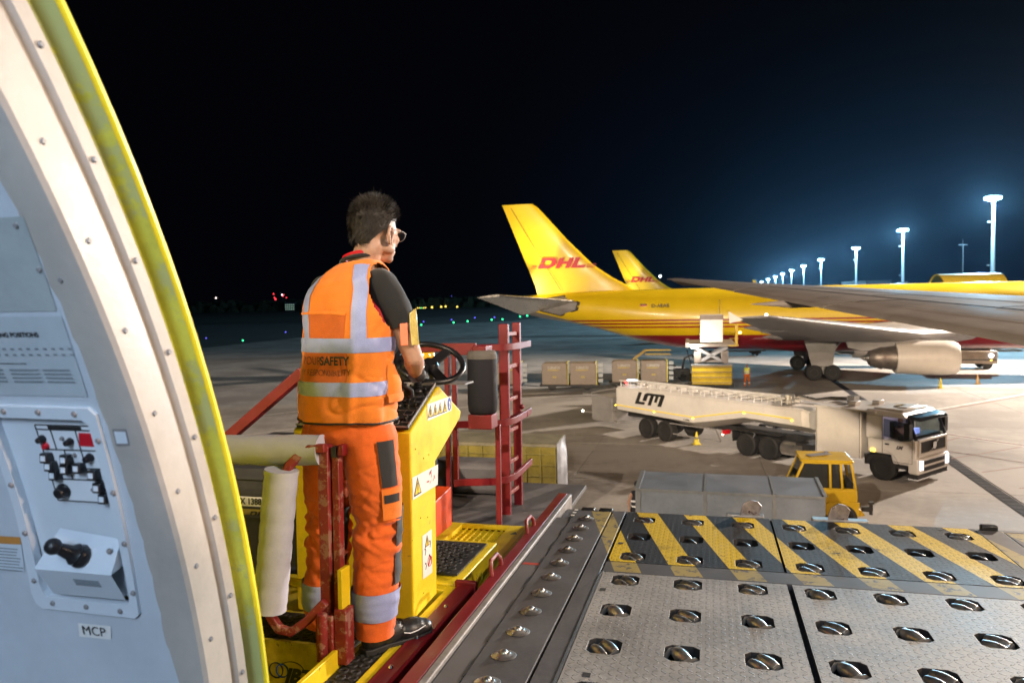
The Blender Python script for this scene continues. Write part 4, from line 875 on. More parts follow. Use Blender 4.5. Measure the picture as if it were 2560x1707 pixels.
# ================================================================ grey covered trailer in front of the deck
m_tarp = mat('grey_trailer_sheet', (0.25, 0.29, 0.35), 0.38, metal=0.25, var=0.12, vs=1.0, bump=0.25, bs=5, dirt=0.3)
m_frame_g = mat('trailer_edge_alloy', (0.26, 0.28, 0.30), 0.45, metal=0.4, var=0.1)
GT = thing('covered_trailer', (5.95, 21.2, 0), 'grey metallic covered box trailer close beyond the striped deck edge', 'trailer', None, FW, R(-15))
def tq(name, b, m_, par=None, **k): return b.build(name, m_, par or GT, **k)
b = MB(); L2 = 2.42
for x0, x1 in ((-L2, -.62), (-.58, 1.15), (1.19, L2)):
    b = MB(); b.box(x0, x1, -1.0, -.98, .45, 1.92); tq('side_panel', b, m_tarp, smooth=0, bevel=.008)
    b = MB(); b.hexa([(x0, -.98, 1.93), (x1, -.98, 1.93), (x1, .9, 1.98), (x0, .9, 1.98), (x0, -.98, 1.96), (x1, -.98, 1.96), (x1, .9, 2.02), (x0, .9, 2.02)]); tq('roof_panel', b, m_tarp, smooth=0, bevel=.008)
b = MB(); b.box(-L2, L2, .9, .92, .45, 1.97); b.box(L2 - .02, L2, -.98, .9, .45, 1.94); b.box(-L2, -L2 + .02, -.98, .9, .45, 1.94); tq('end_panels', b, m_tarp, smooth=0)
b = MB()
b.box(-L2, L2, -1.03, -.985, 1.90, 1.965); b.box(-L2 - .04, -L2 + .10, -1.03, -1.0, .45, 1.95); b.bar((-L2, -1.0, 1.97), (-L2, .9, 2.03), .12, .03); b.bar((L2, -1.0, 1.97), (L2, .9, 2.03), .08, .03)
for x in (-.6, 1.17): b.bar((x, -1.0, 1.97), (x, .9, 2.03), .07, .02); b.box(x - .05, x + .05, -1.015, -1.0, .5, 1.9)
tq('edge_frame', b, m_frame_g, smooth=0)
b = MB()
for x in (-2.3, -.75, -.45, 1.02, 1.32):
    for k in range(4): b.ball((x + (k % 2) * .1, -1.02, 1.86 - k * .05), .012, 6)
tq('rivets', b, m_frame_g)
b = MB(); b.box(-L2, L2, -1.0, .9, .38, .45); tq('bed', b, m_chassis)
for sx in (-1.7, 1.7):
    for sy in (-.8, .7):
        b = MB(); b.lathe([(.08, -.08), (.2, -.09), (.22, 0), (.2, .09), (.08, .08)], (sx, sy, .22), 16, ax=(0, 1, 0)); tq('wheel', b, m_tyre)
small_person((3.62, 22.45, 0), R(200), 'worker half hidden by the grey covered trailer, dark vest with bright reflective bands', m_navy, m_navy, False)

# ================================================================ tall netted pallet and silver container behind the ladder
m_net = mat('yellow_cargo_net_cover', (0.21, 0.165, 0.018), 0.6, var=0.25, vs=1.6, bump=0.8, bs=5, dirt=0.5)
m_silver = mat('silver_container_skin', (0.50, 0.50, 0.53), 0.38, metal=0.75, var=0.2, vs=2.0, bump=0.5, bs=4, dirt=0.35)
NP = thing('netted_pallet', (-.3, 25.2, 0), 'tall cargo pallet under a yellow netted cover with silver end, seen behind the red ladder', 'cargo pallet', None, FW, R(-13.5))
def nq(name, b, m_, par=None, **k): return b.build(name, m_, par or NP, **k)
rows = []
for i in range(27):
    x = -2.6 + i * 4.45 / 26; rows.append([(x, -.72 + .05 * noise.noise(Vector((x * 1.3, z * 1.3, 1))) + .03 * math.sin(x * 7), .62 + z) for z in [k * .19 for k in range(11)]])
b = MB(); b.loft(rows, open_ring=True); b.build('net_cover', m_net, NP, smooth=60)
b = MB(); b.box(-2.6, 1.85, -.62, .9, .6, 2.5); nq('load', b, m_net, smooth=0)
b = MB(); b.hexa([(-2.6, -.74, 2.5), (1.87, -.74, 2.5), (1.87, .9, 2.5), (-2.6, .9, 2.5), (-2.6, -.70, 2.62), (1.87, -.70, 2.62), (1.87, .9, 2.66), (-2.6, .9, 2.66)]); nq('top_cover', b, mat('dirty_canvas_top', (.19, .165, .10), .7, var=.3, vs=1.5, bump=.3, bs=8), bevel=.03)
b = MB()
for i in range(10): x = -2.5 + i * .48; b.tube([(x, -.80, .65), (x + .02, -.80, 1.6), (x, -.77, 2.5)], .014, 6)
for z in (.9, 1.25, 1.6, 1.95, 2.3): b.tube([(-2.6, -.80, z), (-.4, -.81, z - .02), (1.85, -.80, z)], .012, 6)
nq('netting', b, m_tape_y if False else mat('net_strap', (.27, .23, .07), .7))
b = MB(); b.loft([[(1.88 + (.16 * math.sin(math.pi * q) if z < 2.3 else 0) + .02 * noise.noise(Vector((q * 5, z * 3, 0))), -.74 + q * 1.64, z) for z in (.5, .9, 1.3, 1.7, 2.1, 2.4, 2.62)] for q in [k / 8 for k in range(9)]], open_ring=True); nq('silver_end_sheet', b, m_silver, smooth=60)
b = MB(); b.box(-2.7, 2.1, -.85, 1.0, .42, .60); nq('pallet_base', b, m_ac_metal)
for sx in (-2, 1.6):
    for sy in (-.7, .8):
        b = MB(); b.lathe([(.08, -.08), (.19, -.09), (.21, 0), (.19, .09), (.08, .08)], (sx, sy, .21), 14, ax=(0, 1, 0)); nq('wheel', b, m_tyre)
b = MB()
for sx in (-2, 1.6): b.box(sx - .06, sx + .06, -.75, .85, .18, .44)
nq('axle', b, m_chassis)
# dark containers at the far left behind the loader rail
DC = thing('air_cargo_container', (-3.9, 7.9, 0), 'black air cargo container with a white number plate, low behind the padded rail', 'cargo container', None, FW, R(-14.5))
m_dcont = mat('grimy_black_container_skin', (0.035, 0.034, 0.034), 0.5, metal=.3, var=.35, vs=3, bump=.2, bs=12)
_t = FL @ Vector((-3.25, 4.8, -1.32)); DC.location = (_t.x - .25, _t.y + .70, 4.35)
Mi = DC.matrix_basis.inverted() if False else (Matrix.Translation(DC.location) @ Matrix.Rotation(R(-14.5), 4, 'Z')).inverted()
bpy.context.view_layer.update()
def dl(u, w, n): return Mi @ (FL @ Vector((u, w, n)))
a = dl(-3.9, 4.8, -2.2); c = dl(-2.3, 4.8, -1.06)
b = MB(); b.box(a.x, c.x, a.y, a.y + 1.5, a.z, c.z); b.build('shell', m_dcont, DC, bevel=.02)
b = MB(); b.box(a.x - .02, c.x + .02, a.y - .03, a.y, c.z - .06, c.z + .02); b.build('edge_rail', m_chassis, DC)
b = MB(); b.box(a.x, c.x, a.y - .02, a.y, c.z - .34, c.z - .32); b.build('edge_rail', m_chassis, DC)
b = MB(); b.box(a.x, c.x, a.y - .04, a.y, a.z, a.z + .08); b.build('edge_rail', m_chassis, DC)
q = dl(-3.19, 4.79, -1.285); 
b = MB(); b.box(q.x - .20, q.x + .30, q.y - .014, q.y - .006, q.z - .034, q.z + .034); b.build('number_plate', m_sticker, DC, smooth=0)
letter('lettering', 'AAX 1388 R7', lambda x, z: (q.x + .03 + x, q.y - .018, q.z + z), m_ink, DC, .062, .002, .0, sx=.92)
b = MB(); b.box(q.x - .20, q.x + .3, q.y - .014, q.y - .006, q.z - .115, q.z - .055); b.build('operator_plate', m_ylab if False else mat('dull_yellow_plate', (.30, .24, .06), .5), DC, smooth=0)
courier_logo(lambda x, z: (q.x + .09 + x, q.y - .018, q.z - .103 + z), .035, DC, m_=m_ink)
b = MB(); b.box(a.x, c.x, a.y, a.y + 1.5, -4.35 + 0.0, -4.25); b.bar((0, a.y + .7, -4.3), (0, a.y + .7, a.z), .6, .6, (0, 1, 0)); b.build('stand', m_chassis, DC)

# ================================================================ row of containers on dollies
m_cont = mat('weathered_container_skin', (0.20, 0.165, 0.14), 0.5, metal=0.3, var=0.18, vs=1.5, bump=0.2, bs=6, dirt=0.3)
m_cont_y = mat('yellow_strap', (0.60, 0.52, 0.10), 0.6)
conts = [(-1.3, 61.5, 'grimy brown air container seen between the rungs of the red ladder, leftmost of the row', 0), (1.55, 61.5, 'left container of the first paired dolly, right of the red ladder', 1), (4.62, 61.0, 'right container of the first paired dolly, an alloy rack on its right side', 2), (9.05, 61.9, 'left container of the second paired dolly, behind the tanker roof', 3), (11.3, 61.5, 'rightmost container of the row, beside the yellow stairs', 4)]
conts[1] = (2.35 + 1.05, 61.0, conts[1][2], 1); conts[2] = (5.6, 60.6, conts[2][2], 2); conts[0] = (-.3, 61.9, conts[0][2], 0)
for x, y, lab, i in conts:
    t = thing('air_cargo_container', (x, y, .45), lab, 'cargo container', 'containers standing on dollies', FW, R(-8))
    b = MB(); b.prism([(-1.0, 0.0), (-1.0, 1.55), (-.86, 1.72), (.98, 1.72), (1.02, 0)] if i % 2 else [(-1.0, 0.0), (-1.0, 1.72), (.9, 1.72), (1.03, 1.5), (1.03, 0)], lambda q, z: (q, -.75, z), lambda q, z: (q, .75, z)); b.build('shell', m_cont, t, smooth=0, bevel=.03)
    b = MB(); b.box(-.55, .45, -.765, -.752, 1.25, 1.47); b.build('worn_lettering_panel', mat('faded_white_print', (.50, .47, .44), .6, var=.4, vs=14, wear=.5, wearc=(.2, .165, .14), ws=20), t, smooth=0)
    b = MB(); b.box(-.55, .40, -.765, -.752, 1.12, 1.20); b.box(-.15, .15, -.765, -.752, .55, .70); b.build('worn_stripe', mat('faded_yellow_print', (.42, .34, .10), .6, var=.4, vs=14), t, smooth=0)
    b = MB(); b.box(1.03, 1.10, -.78, -.70, 0, 1.78); b.box(.98, 1.05, -.78, .78, 1.72, 1.78); b.build('corner_strap', m_cont_y, t, smooth=0)
    if i in (0, 2, 4):
        b = MB()
        for z in (.2, .6, 1.0, 1.4): b.box(1.2, 1.55, -.70, -.66, z, z + .28)
        b.bar((1.2, -.68, 0), (1.2, -.68, 1.75), .05, .05); b.bar((1.55, -.68, 0), (1.55, -.68, 1.75), .05, .05); b.build('alloy_rack', m_frame_g, t, smooth=0)
for x0, x1, y, lab in ((-1.6, .9, 61.9, 'low flat dolly under the leftmost container'), (2.2, 6.9, 60.8, 'low flat dolly carrying the first pair of containers'), (7.8, 12.5, 61.7, 'low flat dolly carrying the second pair of containers')):
    t = thing('container_dolly', ((x0 + x1) / 2, y, 0), lab, 'dolly', 'flat dollies for containers', FW, R(-8)); h = (x1 - x0) / 2
    b = MB(); b.box(-h, h, -.8, .8, .32, .44); b.bar((h, 0, .3), (h + 1.5, -.1, .2), .08, .06); b.build('bed', m_chassis, t)
    for sx in (-h * .6, h * .6):
        for sy in (-.6, .6):
            b = MB(); b.lathe([(.06, -.07), (.18, -.08), (.2, 0), (.18, .08), (.06, .07)], (sx, sy, .2), 14, ax=(0, 1, 0)); b.build('wheel', m_tyre, t)
        b = MB(); b.box(sx - .3, sx + .3, -.7, .7, .18, .33); b.build('axle', m_chassis, t)
# small yellow stairs / steps behind the containers
t = thing('boarding_steps', (12.4, 66, 0), 'small yellow railed steps with dark machinery behind the rightmost container', 'steps', None, FW, R(-5))
b = MB()
for k, (x, z) in enumerate(((-2.0, 1.5), (-.9, 2.3), (.5, 2.3), (1.2, 2.3))): 
    for y in (-.5, .5): b.bar((x, y, z - 1.3 if k else .4), (x, y, z + .35), .06, .06)
for y in (-.5, .5): b.bar((-2, y, 1.85), (-.9, y, 2.65), .06, .06); b.bar((-.9, y, 2.65), (1.2, y, 2.65), .06, .06); b.bar((-.9, y, 2.3), (1.2, y, 2.3), .05, .05)
b.build('handrail', m_tug, t)
for k in range(7):
    b = MB(); b.box(-2.2 + k * .22, -1.95 + k * .22, -.5, .5, .3 + k * .2, .35 + k * .2); b.build('step', m_chassis, t)
b = MB(); b.box(-1.0, 1.6, -.6, .6, 1.25, 1.33); b.box(.0, 2.8, -.7, .7, .35, 1.0); b.build('platform', m_chassis, t)
b = MB(); b.tube([(2.2, 0, 1.0), (2.4, 0, 1.9), (3.0, 0, 2.2), (3.4, 0, 1.6)], .09, 8); b.bar((3.2, 0, .5), (2.6, 0, 2.6), .08, .08); b.build('boom', m_chassis, t)
for sx in (-.6, 2.2):
    for sy in (-.6, .6):
        b = MB(); b.lathe([(.1, -.1), (.3, -.1), (.33, 0), (.3, .1), (.1, .1)], (sx, sy, .33), 14, ax=(0, 1, 0)); b.build('wheel', m_tyre, t)

# ================================================================ the other cargo loader at the first freighter
OL = thing('cargo_loader', (15.65, 60.6, 0), 'far cargo loader under the yellow freighter, white panel up, yellow netted load below', 'cargo loader', None, FW, R(-13))
def oq(name, b, m_, par=None, **k): return b.build(name, m_, par or OL, **k)
b = MB(); b.box(-.75, .95, -.6, .2, 3.55, 5.75); PN = oq('white_front_panel', b, m_white, bevel=.05)
b = MB(); b.box(-.80, 1.0, -.64, -.61, 5.35, 5.7); oq('top_beam', b, m_cont, PN)
b = MB(); b.cyl((.75, 0, 5.7), (.75, 0, 6.9), .02, n=6); oq('aerial', b, m_chassis, PN)
b = MB(); b.box(-1.75, 1.9, -1.0, 5.0, 3.25, 3.50); b.box(-1.9, -1.6, -1.05, 5, 3.2, 3.6); oq('upper_deck', b, m_cont, bevel=.02)
b = MB()
for y in (-.6, 1.5): b.bar((-1.2, y, 1.9), (1.3, y, 3.2), .22, .22); b.bar((1.3, y, 1.9), (-1.2, y, 3.2), .22, .22)
oq('scissor_arms', b, m_ac_grey)
b = MB(); b.box(-1.25, -.7, -.8, 2.8, 2.0, 2.9); b.box(.8, 1.35, -.8, 2.8, 2.0, 2.9); b.box(-1.2, 1.3, -.5, 2.7, 2.0, 2.2); oq('lift_machinery', b, m_cont, bevel=.03)
b = MB()
for x in (-1.72, 1.85): b.bar((x, -1.0, .2), (x, -1.0, 4.9 if x < 0 else 5.4), .07, .07)
b.bar((1.55, -1.0, .3), (1.55, -1.0, 5.0), .07, .07); b.bar((1.3, -1.0, .3), (1.3, -1.0, 3.6), .07, .07); oq('guide_post', b, m_chassis)
b = MB(); b.box(1.35, 2.1, -1.1, -.4, 3.3, 3.4); b.box(1.85, 2.05, -1.0, -.8, 3.4, 5.0)
for x in (1.4, 2.1): b.bar((x, -1.1, 3.4), (x, -1.1, 4.4), .06, .06)
b.bar((1.4, -1.1, 4.4), (2.1, -1.1, 4.4), .06, .06); b.bar((1.4, -1.1, 3.9), (2.1, -1.1, 3.9), .05, .05); oq('operator_basket', b, m_tug)
b = MB(); b.box(-1.75, 1.75, -1.0, 1.2, .12, .32); oq('lower_deck', b, m_chassis)
b = MB(); b.ball((-1.35, -1.15, 3.25), .13, 8); oq('work_lamp', b, emit('work_lamp_glow', (1, .97, .88), 14)); b = MB(); b.ball((2.2, -1.1, 4.35), .11, 8); oq('beacon', b, emit('beacon_glow', (1, .72, .2), 9))
for sx in (-1.4, 1.4):
    b = MB(); b.lathe([(.12, -.12), (.36, -.13), (.4, 0), (.36, .13), (.12, .12)], (sx, 3.0, .4), 16, ax=(0, 1, 0)); oq('wheel', b, m_tyre)
lamp('loader_work_lamp', 'POINT', OL.location + Vector((-1.5, -1.6, 3.2)), 400, (1, .95, .85), .1)
t = thing('netted_pallet', (15.65, 60.1, .33), 'short load under a yellow square-mesh net, low on the far loader', 'cargo pallet', None, FW, R(-13))
m_net2 = mat('bright_yellow_net_cover', (0.60, 0.42, 0.015), 0.6, var=0.15, vs=2, bump=0.5, bs=6)
b = MB(); b.box(-1.55, 1.5, -.75, .8, 0, 1.5); b.build('load', m_net2, t, bevel=.05)
b = MB()
for k in range(7): b.bar((-1.5 + k * .5, -.78, 0), (-1.5 + k * .5, -.78, 1.52), .05, .03)
for k in range(4): b.bar((-1.55, -.79, .15 + k * .42), (1.5, -.79, .15 + k * .42), .03, .05)
b.build('net_straps', m_cont, t, smooth=0)
b = MB(); b.box(-1.6, 1.55, -.8, .85, 1.5, 1.56); b.build('top_sheet', m_frame_g, t)
small_person((18.5, 60.4, 0), R(150), 'worker in yellow vest and orange trousers walking right of the far loader', m_hivis_y, m_hivis_o, True)

# loading tractor with headlamps in front of the first freighter's engine
t = thing('baggage_tractor', (41.6, 71.5, 0), 'low wide vehicle with two bright headlamps beyond the near engine', 'tractor', None, FW, R(-14))
b = MB(); b.box(-2.3, 3.0, -1.0, 1.4, .5, 1.7); b.box(-1.6, 2.6, -.6, 1.2, 1.7, 2.3); b.build('body', m_cont, t, bevel=.06)
b = MB(); b.box(-2.2, 2.9, -1.03, -1.0, .85, .95); b.box(-1.4, 2.4, -.64, -.61, 1.8, 2.2); b.build('window', m_glass, t)
for x in (-.45, 2.45):
    b = MB(); b.cyl((x, -1.02, 1.28), (x, -1.12, 1.28), .17, n=12); b.build('headlamp', emit('bright_headlamp', (.9, .95, 1), 16), t)
    b = MB(); b.cyl((x, -1.02, .85), (x, -1.08, .85), .07, n=8); b.build('fog_lamp', e_mark, t)
for sx in (-1.6, 2.2):
    for sy in (-.85, 1.2):
        b = MB(); b.lathe([(.12, -.12), (.4, -.13), (.45, 0), (.4, .13), (.12, .12)], (sx, sy, .45), 16, ax=(0, 1, 0)); b.build('wheel', m_tyre, t)
# empty dollies on the lit apron beyond the wheels
for (x, y, lab) in ((27.0, 92, 'empty flat dolly on the bright apron left of the freighter wheels'), (38.5, 93, 'empty flat dolly on the bright apron behind the near engine'), (40, 104, 'dark flat trailer far behind the near engine')):
    t = thing('flat_dolly', (x, y, 0), lab, 'dolly', None, FW, R(3)); b = MB(); b.box(-3.2, 3.2, -.8, .8, .5, .68); b.bar((-3.2, 0, .9), (-3.2, 0, .5), .1, .1); b.bar((-3.2, 0, .5), (-4.4, 0, .35), .1, .1); b.build('bed', m_chassis, t)
    for sx in (-2.2, 2.2):
        b = MB(); b.box(sx - .5, sx + .5, -.6, .6, .25, .5); b.build('axle', m_chassis, t)
        for sy in (-.6, .6):
            b = MB(); b.lathe([(.06, -.07), (.22, -.08), (.25, 0), (.22, .08), (.06, .07)], (sx, sy, .25), 12, ax=(0, 1, 0)); b.build('wheel', m_tyre, t)
# cones
m_cone = mat('yellow_cone_plastic', (0.80, 0.62, 0.03), 0.5); m_cone_o = mat('pale_orange_cone_plastic', (0.70, 0.42, 0.16), 0.5)
for x, y, mm, lab, h in ((31.9, 57.0, m_cone, 'yellow traffic cone with white band, left of two cones by the near engine', .78), (36.0, 59.2, m_cone_o, 'pale orange traffic cone right of the yellow one', .78), (37.7, 55.9, m_cone, 'yellow cone cut by the right picture edge', .9), (8.9, 37.1, m_cone, 'small cone with white bands standing in the dark shadow under the tanker', .62)):
    t = thing('traffic_cone', (x, y, 0), lab, 'traffic cone', 'traffic cones on the apron')
    b = MB(); b.box(-.18, .18, -.18, .18, 0, .04); b.build('base', mm, t, bevel=.01)
    MB().cyl((0, 0, .04), (0, 0, h), .14, .03, 16).build('body', mm, t)
    b = MB(); b.cyl((0, 0, h * .45), (0, 0, h * .62), .14 * .62 + .004, .14 * .47 + .004, 16, cap=False); b.build('white_band', m_refl, t)
    b = MB(); b.cyl((0, 0, h * .78), (0, 0, h * .9), .14 * .34 + .004, .14 * .22 + .004, 16, cap=False); b.build('white_band', m_refl, t)
# ================================================================ our cargo loader (u right, w outward, n up, camera at origin)
LDO = Vector((-0.4, 3.8, -7.05))
LD = thing('cargo_loader', LDO, 'loader at our feet: roller deck, yellow operator console, red rails and padded gate', 'cargo loader', None, FL)
def B(): return MB(LDO)
def lq_(name, b, m_, par=None, **k): return b.build(name, m_, par or LD, **k)
def at_w(px, py, w):
    d = ray(px, py); d = Vector((d.dot(_U), d.dot(_W), d.dot(_N))); return d * (w / d.y)
def deck_mat(name, base, stripe, rough, metal, tread, tread_s=0.031, worn=0.0):
    m = bpy.data.materials.new(name); m.use_nodes = True; nt = m.node_tree; bs = nt.nodes['Principled BSDF']
    t = nt.nodes.new('ShaderNodeTexCoord'); vec = t.outputs['Object']; s = sep(nt, vec)
    u = nmath(nt, 'ADD', s[0], LDO.x); w = nmath(nt, 'ADD', s[1], LDO.y)
    f = nmath(nt, 'ADD', nmath(nt, 'MULTIPLY', tn(nt, vec, 3.2, 5), .6), nmath(nt, 'MULTIPLY', tn(nt, vec, 40, 4), .4))
    f = smst(nt, f, .34, .68)
    c = mixc(nt, f, tuple(x * .78 for x in base), tuple(x * 1.22 for x in base))
    met = None
    if stripe:
        q = nmath(nt, 'ADD', u, nmath(nt, 'MULTIPLY', nmath(nt, 'SUBTRACT', w, 5.06), .25))
        fr = nmath(nt, 'FRACT', nmath(nt, 'DIVIDE', nmath(nt, 'ADD', q, 3.03 + .472), .303))
        y = nmath(nt, 'MULTIPLY', nmath(nt, 'MULTIPLY', smst(nt, fr, .452, .445), smst(nt, q, -.80, -.79)), nmath(nt, 'MULTIPLY', smst(nt, w, 3.87, 3.875), smst(nt, w, 5.3, 5.29)))
        if worn:
            wr = smst(nt, tn(nt, vec, 16, 8, .7), .60, .52); y = nmath(nt, 'MULTIPLY', y, nmath(nt, 'MULTIPLY', wr, worn))
        else:
            wr = smst(nt, tn(nt, vec, 9, 8, .75), .66, .60); y = nmath(nt, 'MULTIPLY', y, wr)
        c = mixc(nt, y, c, stripe); met = nmath(nt, 'MULTIPLY', nmath(nt, 'SUBTRACT', 1.0, y), metal)
    d = smst(nt, tn(nt, vec, 2.2, 8, .7), .50, .78); c = mixc(nt, nmath(nt, 'MULTIPLY', d, .6), c, tuple(x * .42 for x in base))
    sc = nt.nodes.new('ShaderNodeMapping'); sc.inputs['Scale'].default_value = (60, 3.5, 1); sc.inputs['Rotation'].default_value = (0, 0, R(8)); nt.links.new(vec, sc.inputs['Vector'])
    scr = smst(nt, tn(nt, sc.outputs[0], 1.0, 4, .6), .70, .76); c = mixc(nt, nmath(nt, 'MULTIPLY', scr, .6), c, tuple(min(1, x * 1.6 + .05) for x in base))
    h = None
    if tread:
        k = 1 / tread_s
        X = nmath(nt, 'MULTIPLY', u, k); Y = nmath(nt, 'MULTIPLY', w, k)
        cx = nmath(nt, 'FLOOR', X); cy = nmath(nt, 'FLOOR', Y)
        fx = nmath(nt, 'SUBTRACT', nmath(nt, 'FRACT', X), .5); fy = nmath(nt, 'SUBTRACT', nmath(nt, 'FRACT', Y), .5)
        par_ = nmath(nt, 'MODULO', nmath(nt, 'ABSOLUTE', nmath(nt, 'ADD', cx, cy)), 2.0)
        sg = nmath(nt, 'SUBTRACT', nmath(nt, 'MULTIPLY', par_, 2.0), 1.0)
        a = nmath(nt, 'ADD', fx, nmath(nt, 'MULTIPLY', fy, sg)); b_ = nmath(nt, 'SUBTRACT', fx, nmath(nt, 'MULTIPLY', fy, sg))
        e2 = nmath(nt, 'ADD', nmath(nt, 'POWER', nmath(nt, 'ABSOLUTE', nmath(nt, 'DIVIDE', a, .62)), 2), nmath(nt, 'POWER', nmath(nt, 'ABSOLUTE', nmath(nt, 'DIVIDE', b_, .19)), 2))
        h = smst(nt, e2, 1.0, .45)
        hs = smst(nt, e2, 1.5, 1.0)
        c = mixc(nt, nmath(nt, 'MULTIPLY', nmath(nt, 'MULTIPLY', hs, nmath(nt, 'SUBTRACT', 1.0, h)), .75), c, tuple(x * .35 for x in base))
        bp = nt.nodes.new('ShaderNodeBump'); bp.inputs['Strength'].default_value = 1.0; bp.inputs['Distance'].default_value = .0035
        nt.links.new(h, bp.inputs['Height'])
        b2 = nt.nodes.new('ShaderNodeBump'); b2.inputs['Strength'].default_value = .15; b2.inputs['Distance'].default_value = .002
        nt.links.new(tn(nt, vec, 150, 3), b2.inputs['Height']); nt.links.new(bp.outputs[0], b2.inputs['Normal']); nt.links.new(b2.outputs[0], bs.inputs['Normal'])
    else:
        b2 = nt.nodes.new('ShaderNodeBump'); b2.inputs['Strength'].default_value = .2; b2.inputs['Distance'].default_value = .002
        nt.links.new(tn(nt, vec, 120, 4), b2.inputs['Height']); nt.links.new(b2.outputs[0], bs.inputs['Normal'])
    nt.links.new(c, bs.inputs['Base Color'])
    if met is not None: nt.links.new(met, bs.inputs['Metallic'])
    else: bs.inputs['Metallic'].default_value = metal
    nt.links.new(nmath(nt, 'MULTIPLY_ADD', f, .15, rough - .07), bs.inputs['Roughness']); bs.inputs['Specular IOR Level'].default_value = .28
    return m
m_silverdeck = deck_mat('silver_tread_plate', (.30, .295, .29), None, .58, .25, True)
m_stripedeck = deck_mat('striped_tread_plate', (.013, .013, .016), (.60, .42, .012), .62, .0, True)
m_stripframe = deck_mat('frame_plate_worn_stripes', (.088, .086, .092), (.36, .28, .08), .62, .08, False, worn=.85)

ROLL_U = [-.41 + .299 * k for k in range(7)]
def panel(name, u0_, u1_, w0_, w1_, us, ws, m_, half=(.066, .070)):
    """steel plate with an octagonal opening over every roller"""
    b = B(); top = -1.30; ue = [u0_] + [(a + c) / 2 for a, c in zip(us, us[1:])] + [u1_]; we = [w0_] + [(a + c) / 2 for a, c in zip(ws, ws[1:])] + [w1_]
    for i, uc in enumerate(us):
        for j, wc in enumerate(ws):
            a, c, d, e_ = ue[i], ue[i + 1], we[j], we[j + 1]; hx, hy = half; q = .024
            oc = [(uc - hx + q, wc - hy), (uc + hx - q, wc - hy), (uc + hx, wc - hy + q), (uc + hx, wc + hy - q), (uc + hx - q, wc + hy), (uc - hx + q, wc + hy), (uc - hx, wc + hy - q), (uc - hx, wc - hy + q)]
            rc = [(a, d), (c, d), (c, e_), (a, e_)]
            vs = [(x, y, top) for x, y in oc] + [(x, y, top) for x, y in rc] + [(x, y, top - .035) for x, y in oc]
            fs = [(8, 9, 1, 0), (9, 2, 1), (9, 10, 3, 2), (10, 4, 3), (10, 11, 5, 4), (11, 6, 5), (11, 8, 7, 6), (8, 0, 7)] + [(k, (k + 1) % 8, 12 + (k + 1) % 8, 12 + k) for k in range(8)]
            b.add(vs, fs)
    b.add([(u0_, w0_, top), (u1_, w0_, top), (u1_, w1_, top), (u0_, w1_, top), (u0_, w0_, top - .03), (u1_, w0_, top - .03), (u1_, w1_, top - .03), (u0_, w1_, top - .03)], [(0, 1, 5, 4), (1, 2, 6, 5), (2, 3, 7, 6), (3, 0, 4, 7)])
    me = bpy.data.meshes.new(name); me.from_pydata(b.v, [], b.f); me.materials.append(m_); me.materials.append(m_hole)
    me.polygons.foreach_set('material_index', [1 if (b.f[i][2] in range(0, 0)) else (1 if (len(b.f[i]) == 4 and abs(b.v[b.f[i][0]].z - b.v[b.f[i][2]].z) > .02) else 0) for i in range(len(b.f))])
    bm = bmesh.new(); bm.from_mesh(me); bmesh.ops.remove_doubles(bm, verts=bm.verts, dist=.0004); bm.to_mesh(me); bm.free()
    o = bpy.data.objects.new(name, me); col.objects.link(o); o.parent = LD
    sd = o.modifiers.new('bevel', 'BEVEL'); sd.width = .0025; sd.segments = 2; sd.limit_method = 'ANGLE'; sd.angle_limit = R(50)
    return o
rows_s = [1.84, 2.22, 2.60, 2.978, 3.36, 3.753]; rows_t = [4.135, 4.515, 4.893]
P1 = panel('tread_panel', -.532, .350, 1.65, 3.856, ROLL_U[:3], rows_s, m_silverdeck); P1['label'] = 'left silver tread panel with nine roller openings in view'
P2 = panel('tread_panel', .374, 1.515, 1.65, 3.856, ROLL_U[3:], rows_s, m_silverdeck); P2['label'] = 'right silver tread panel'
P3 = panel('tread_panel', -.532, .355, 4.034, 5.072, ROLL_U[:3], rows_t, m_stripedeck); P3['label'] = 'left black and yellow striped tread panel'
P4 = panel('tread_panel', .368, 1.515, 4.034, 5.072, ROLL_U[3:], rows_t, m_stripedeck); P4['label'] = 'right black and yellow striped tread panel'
b = B(); b.box(-.63, 1.52, 1.6, 5.07, -1.46, -1.43); lq_('deck_underplate', b, m_hole)
b = B()
for k in range(7): b.box(ROLL_U[k] - .012, ROLL_U[k] + .012, 1.65, 5.05, -1.43, -1.40)
lq_('deck_underbeam', b, m_hole)
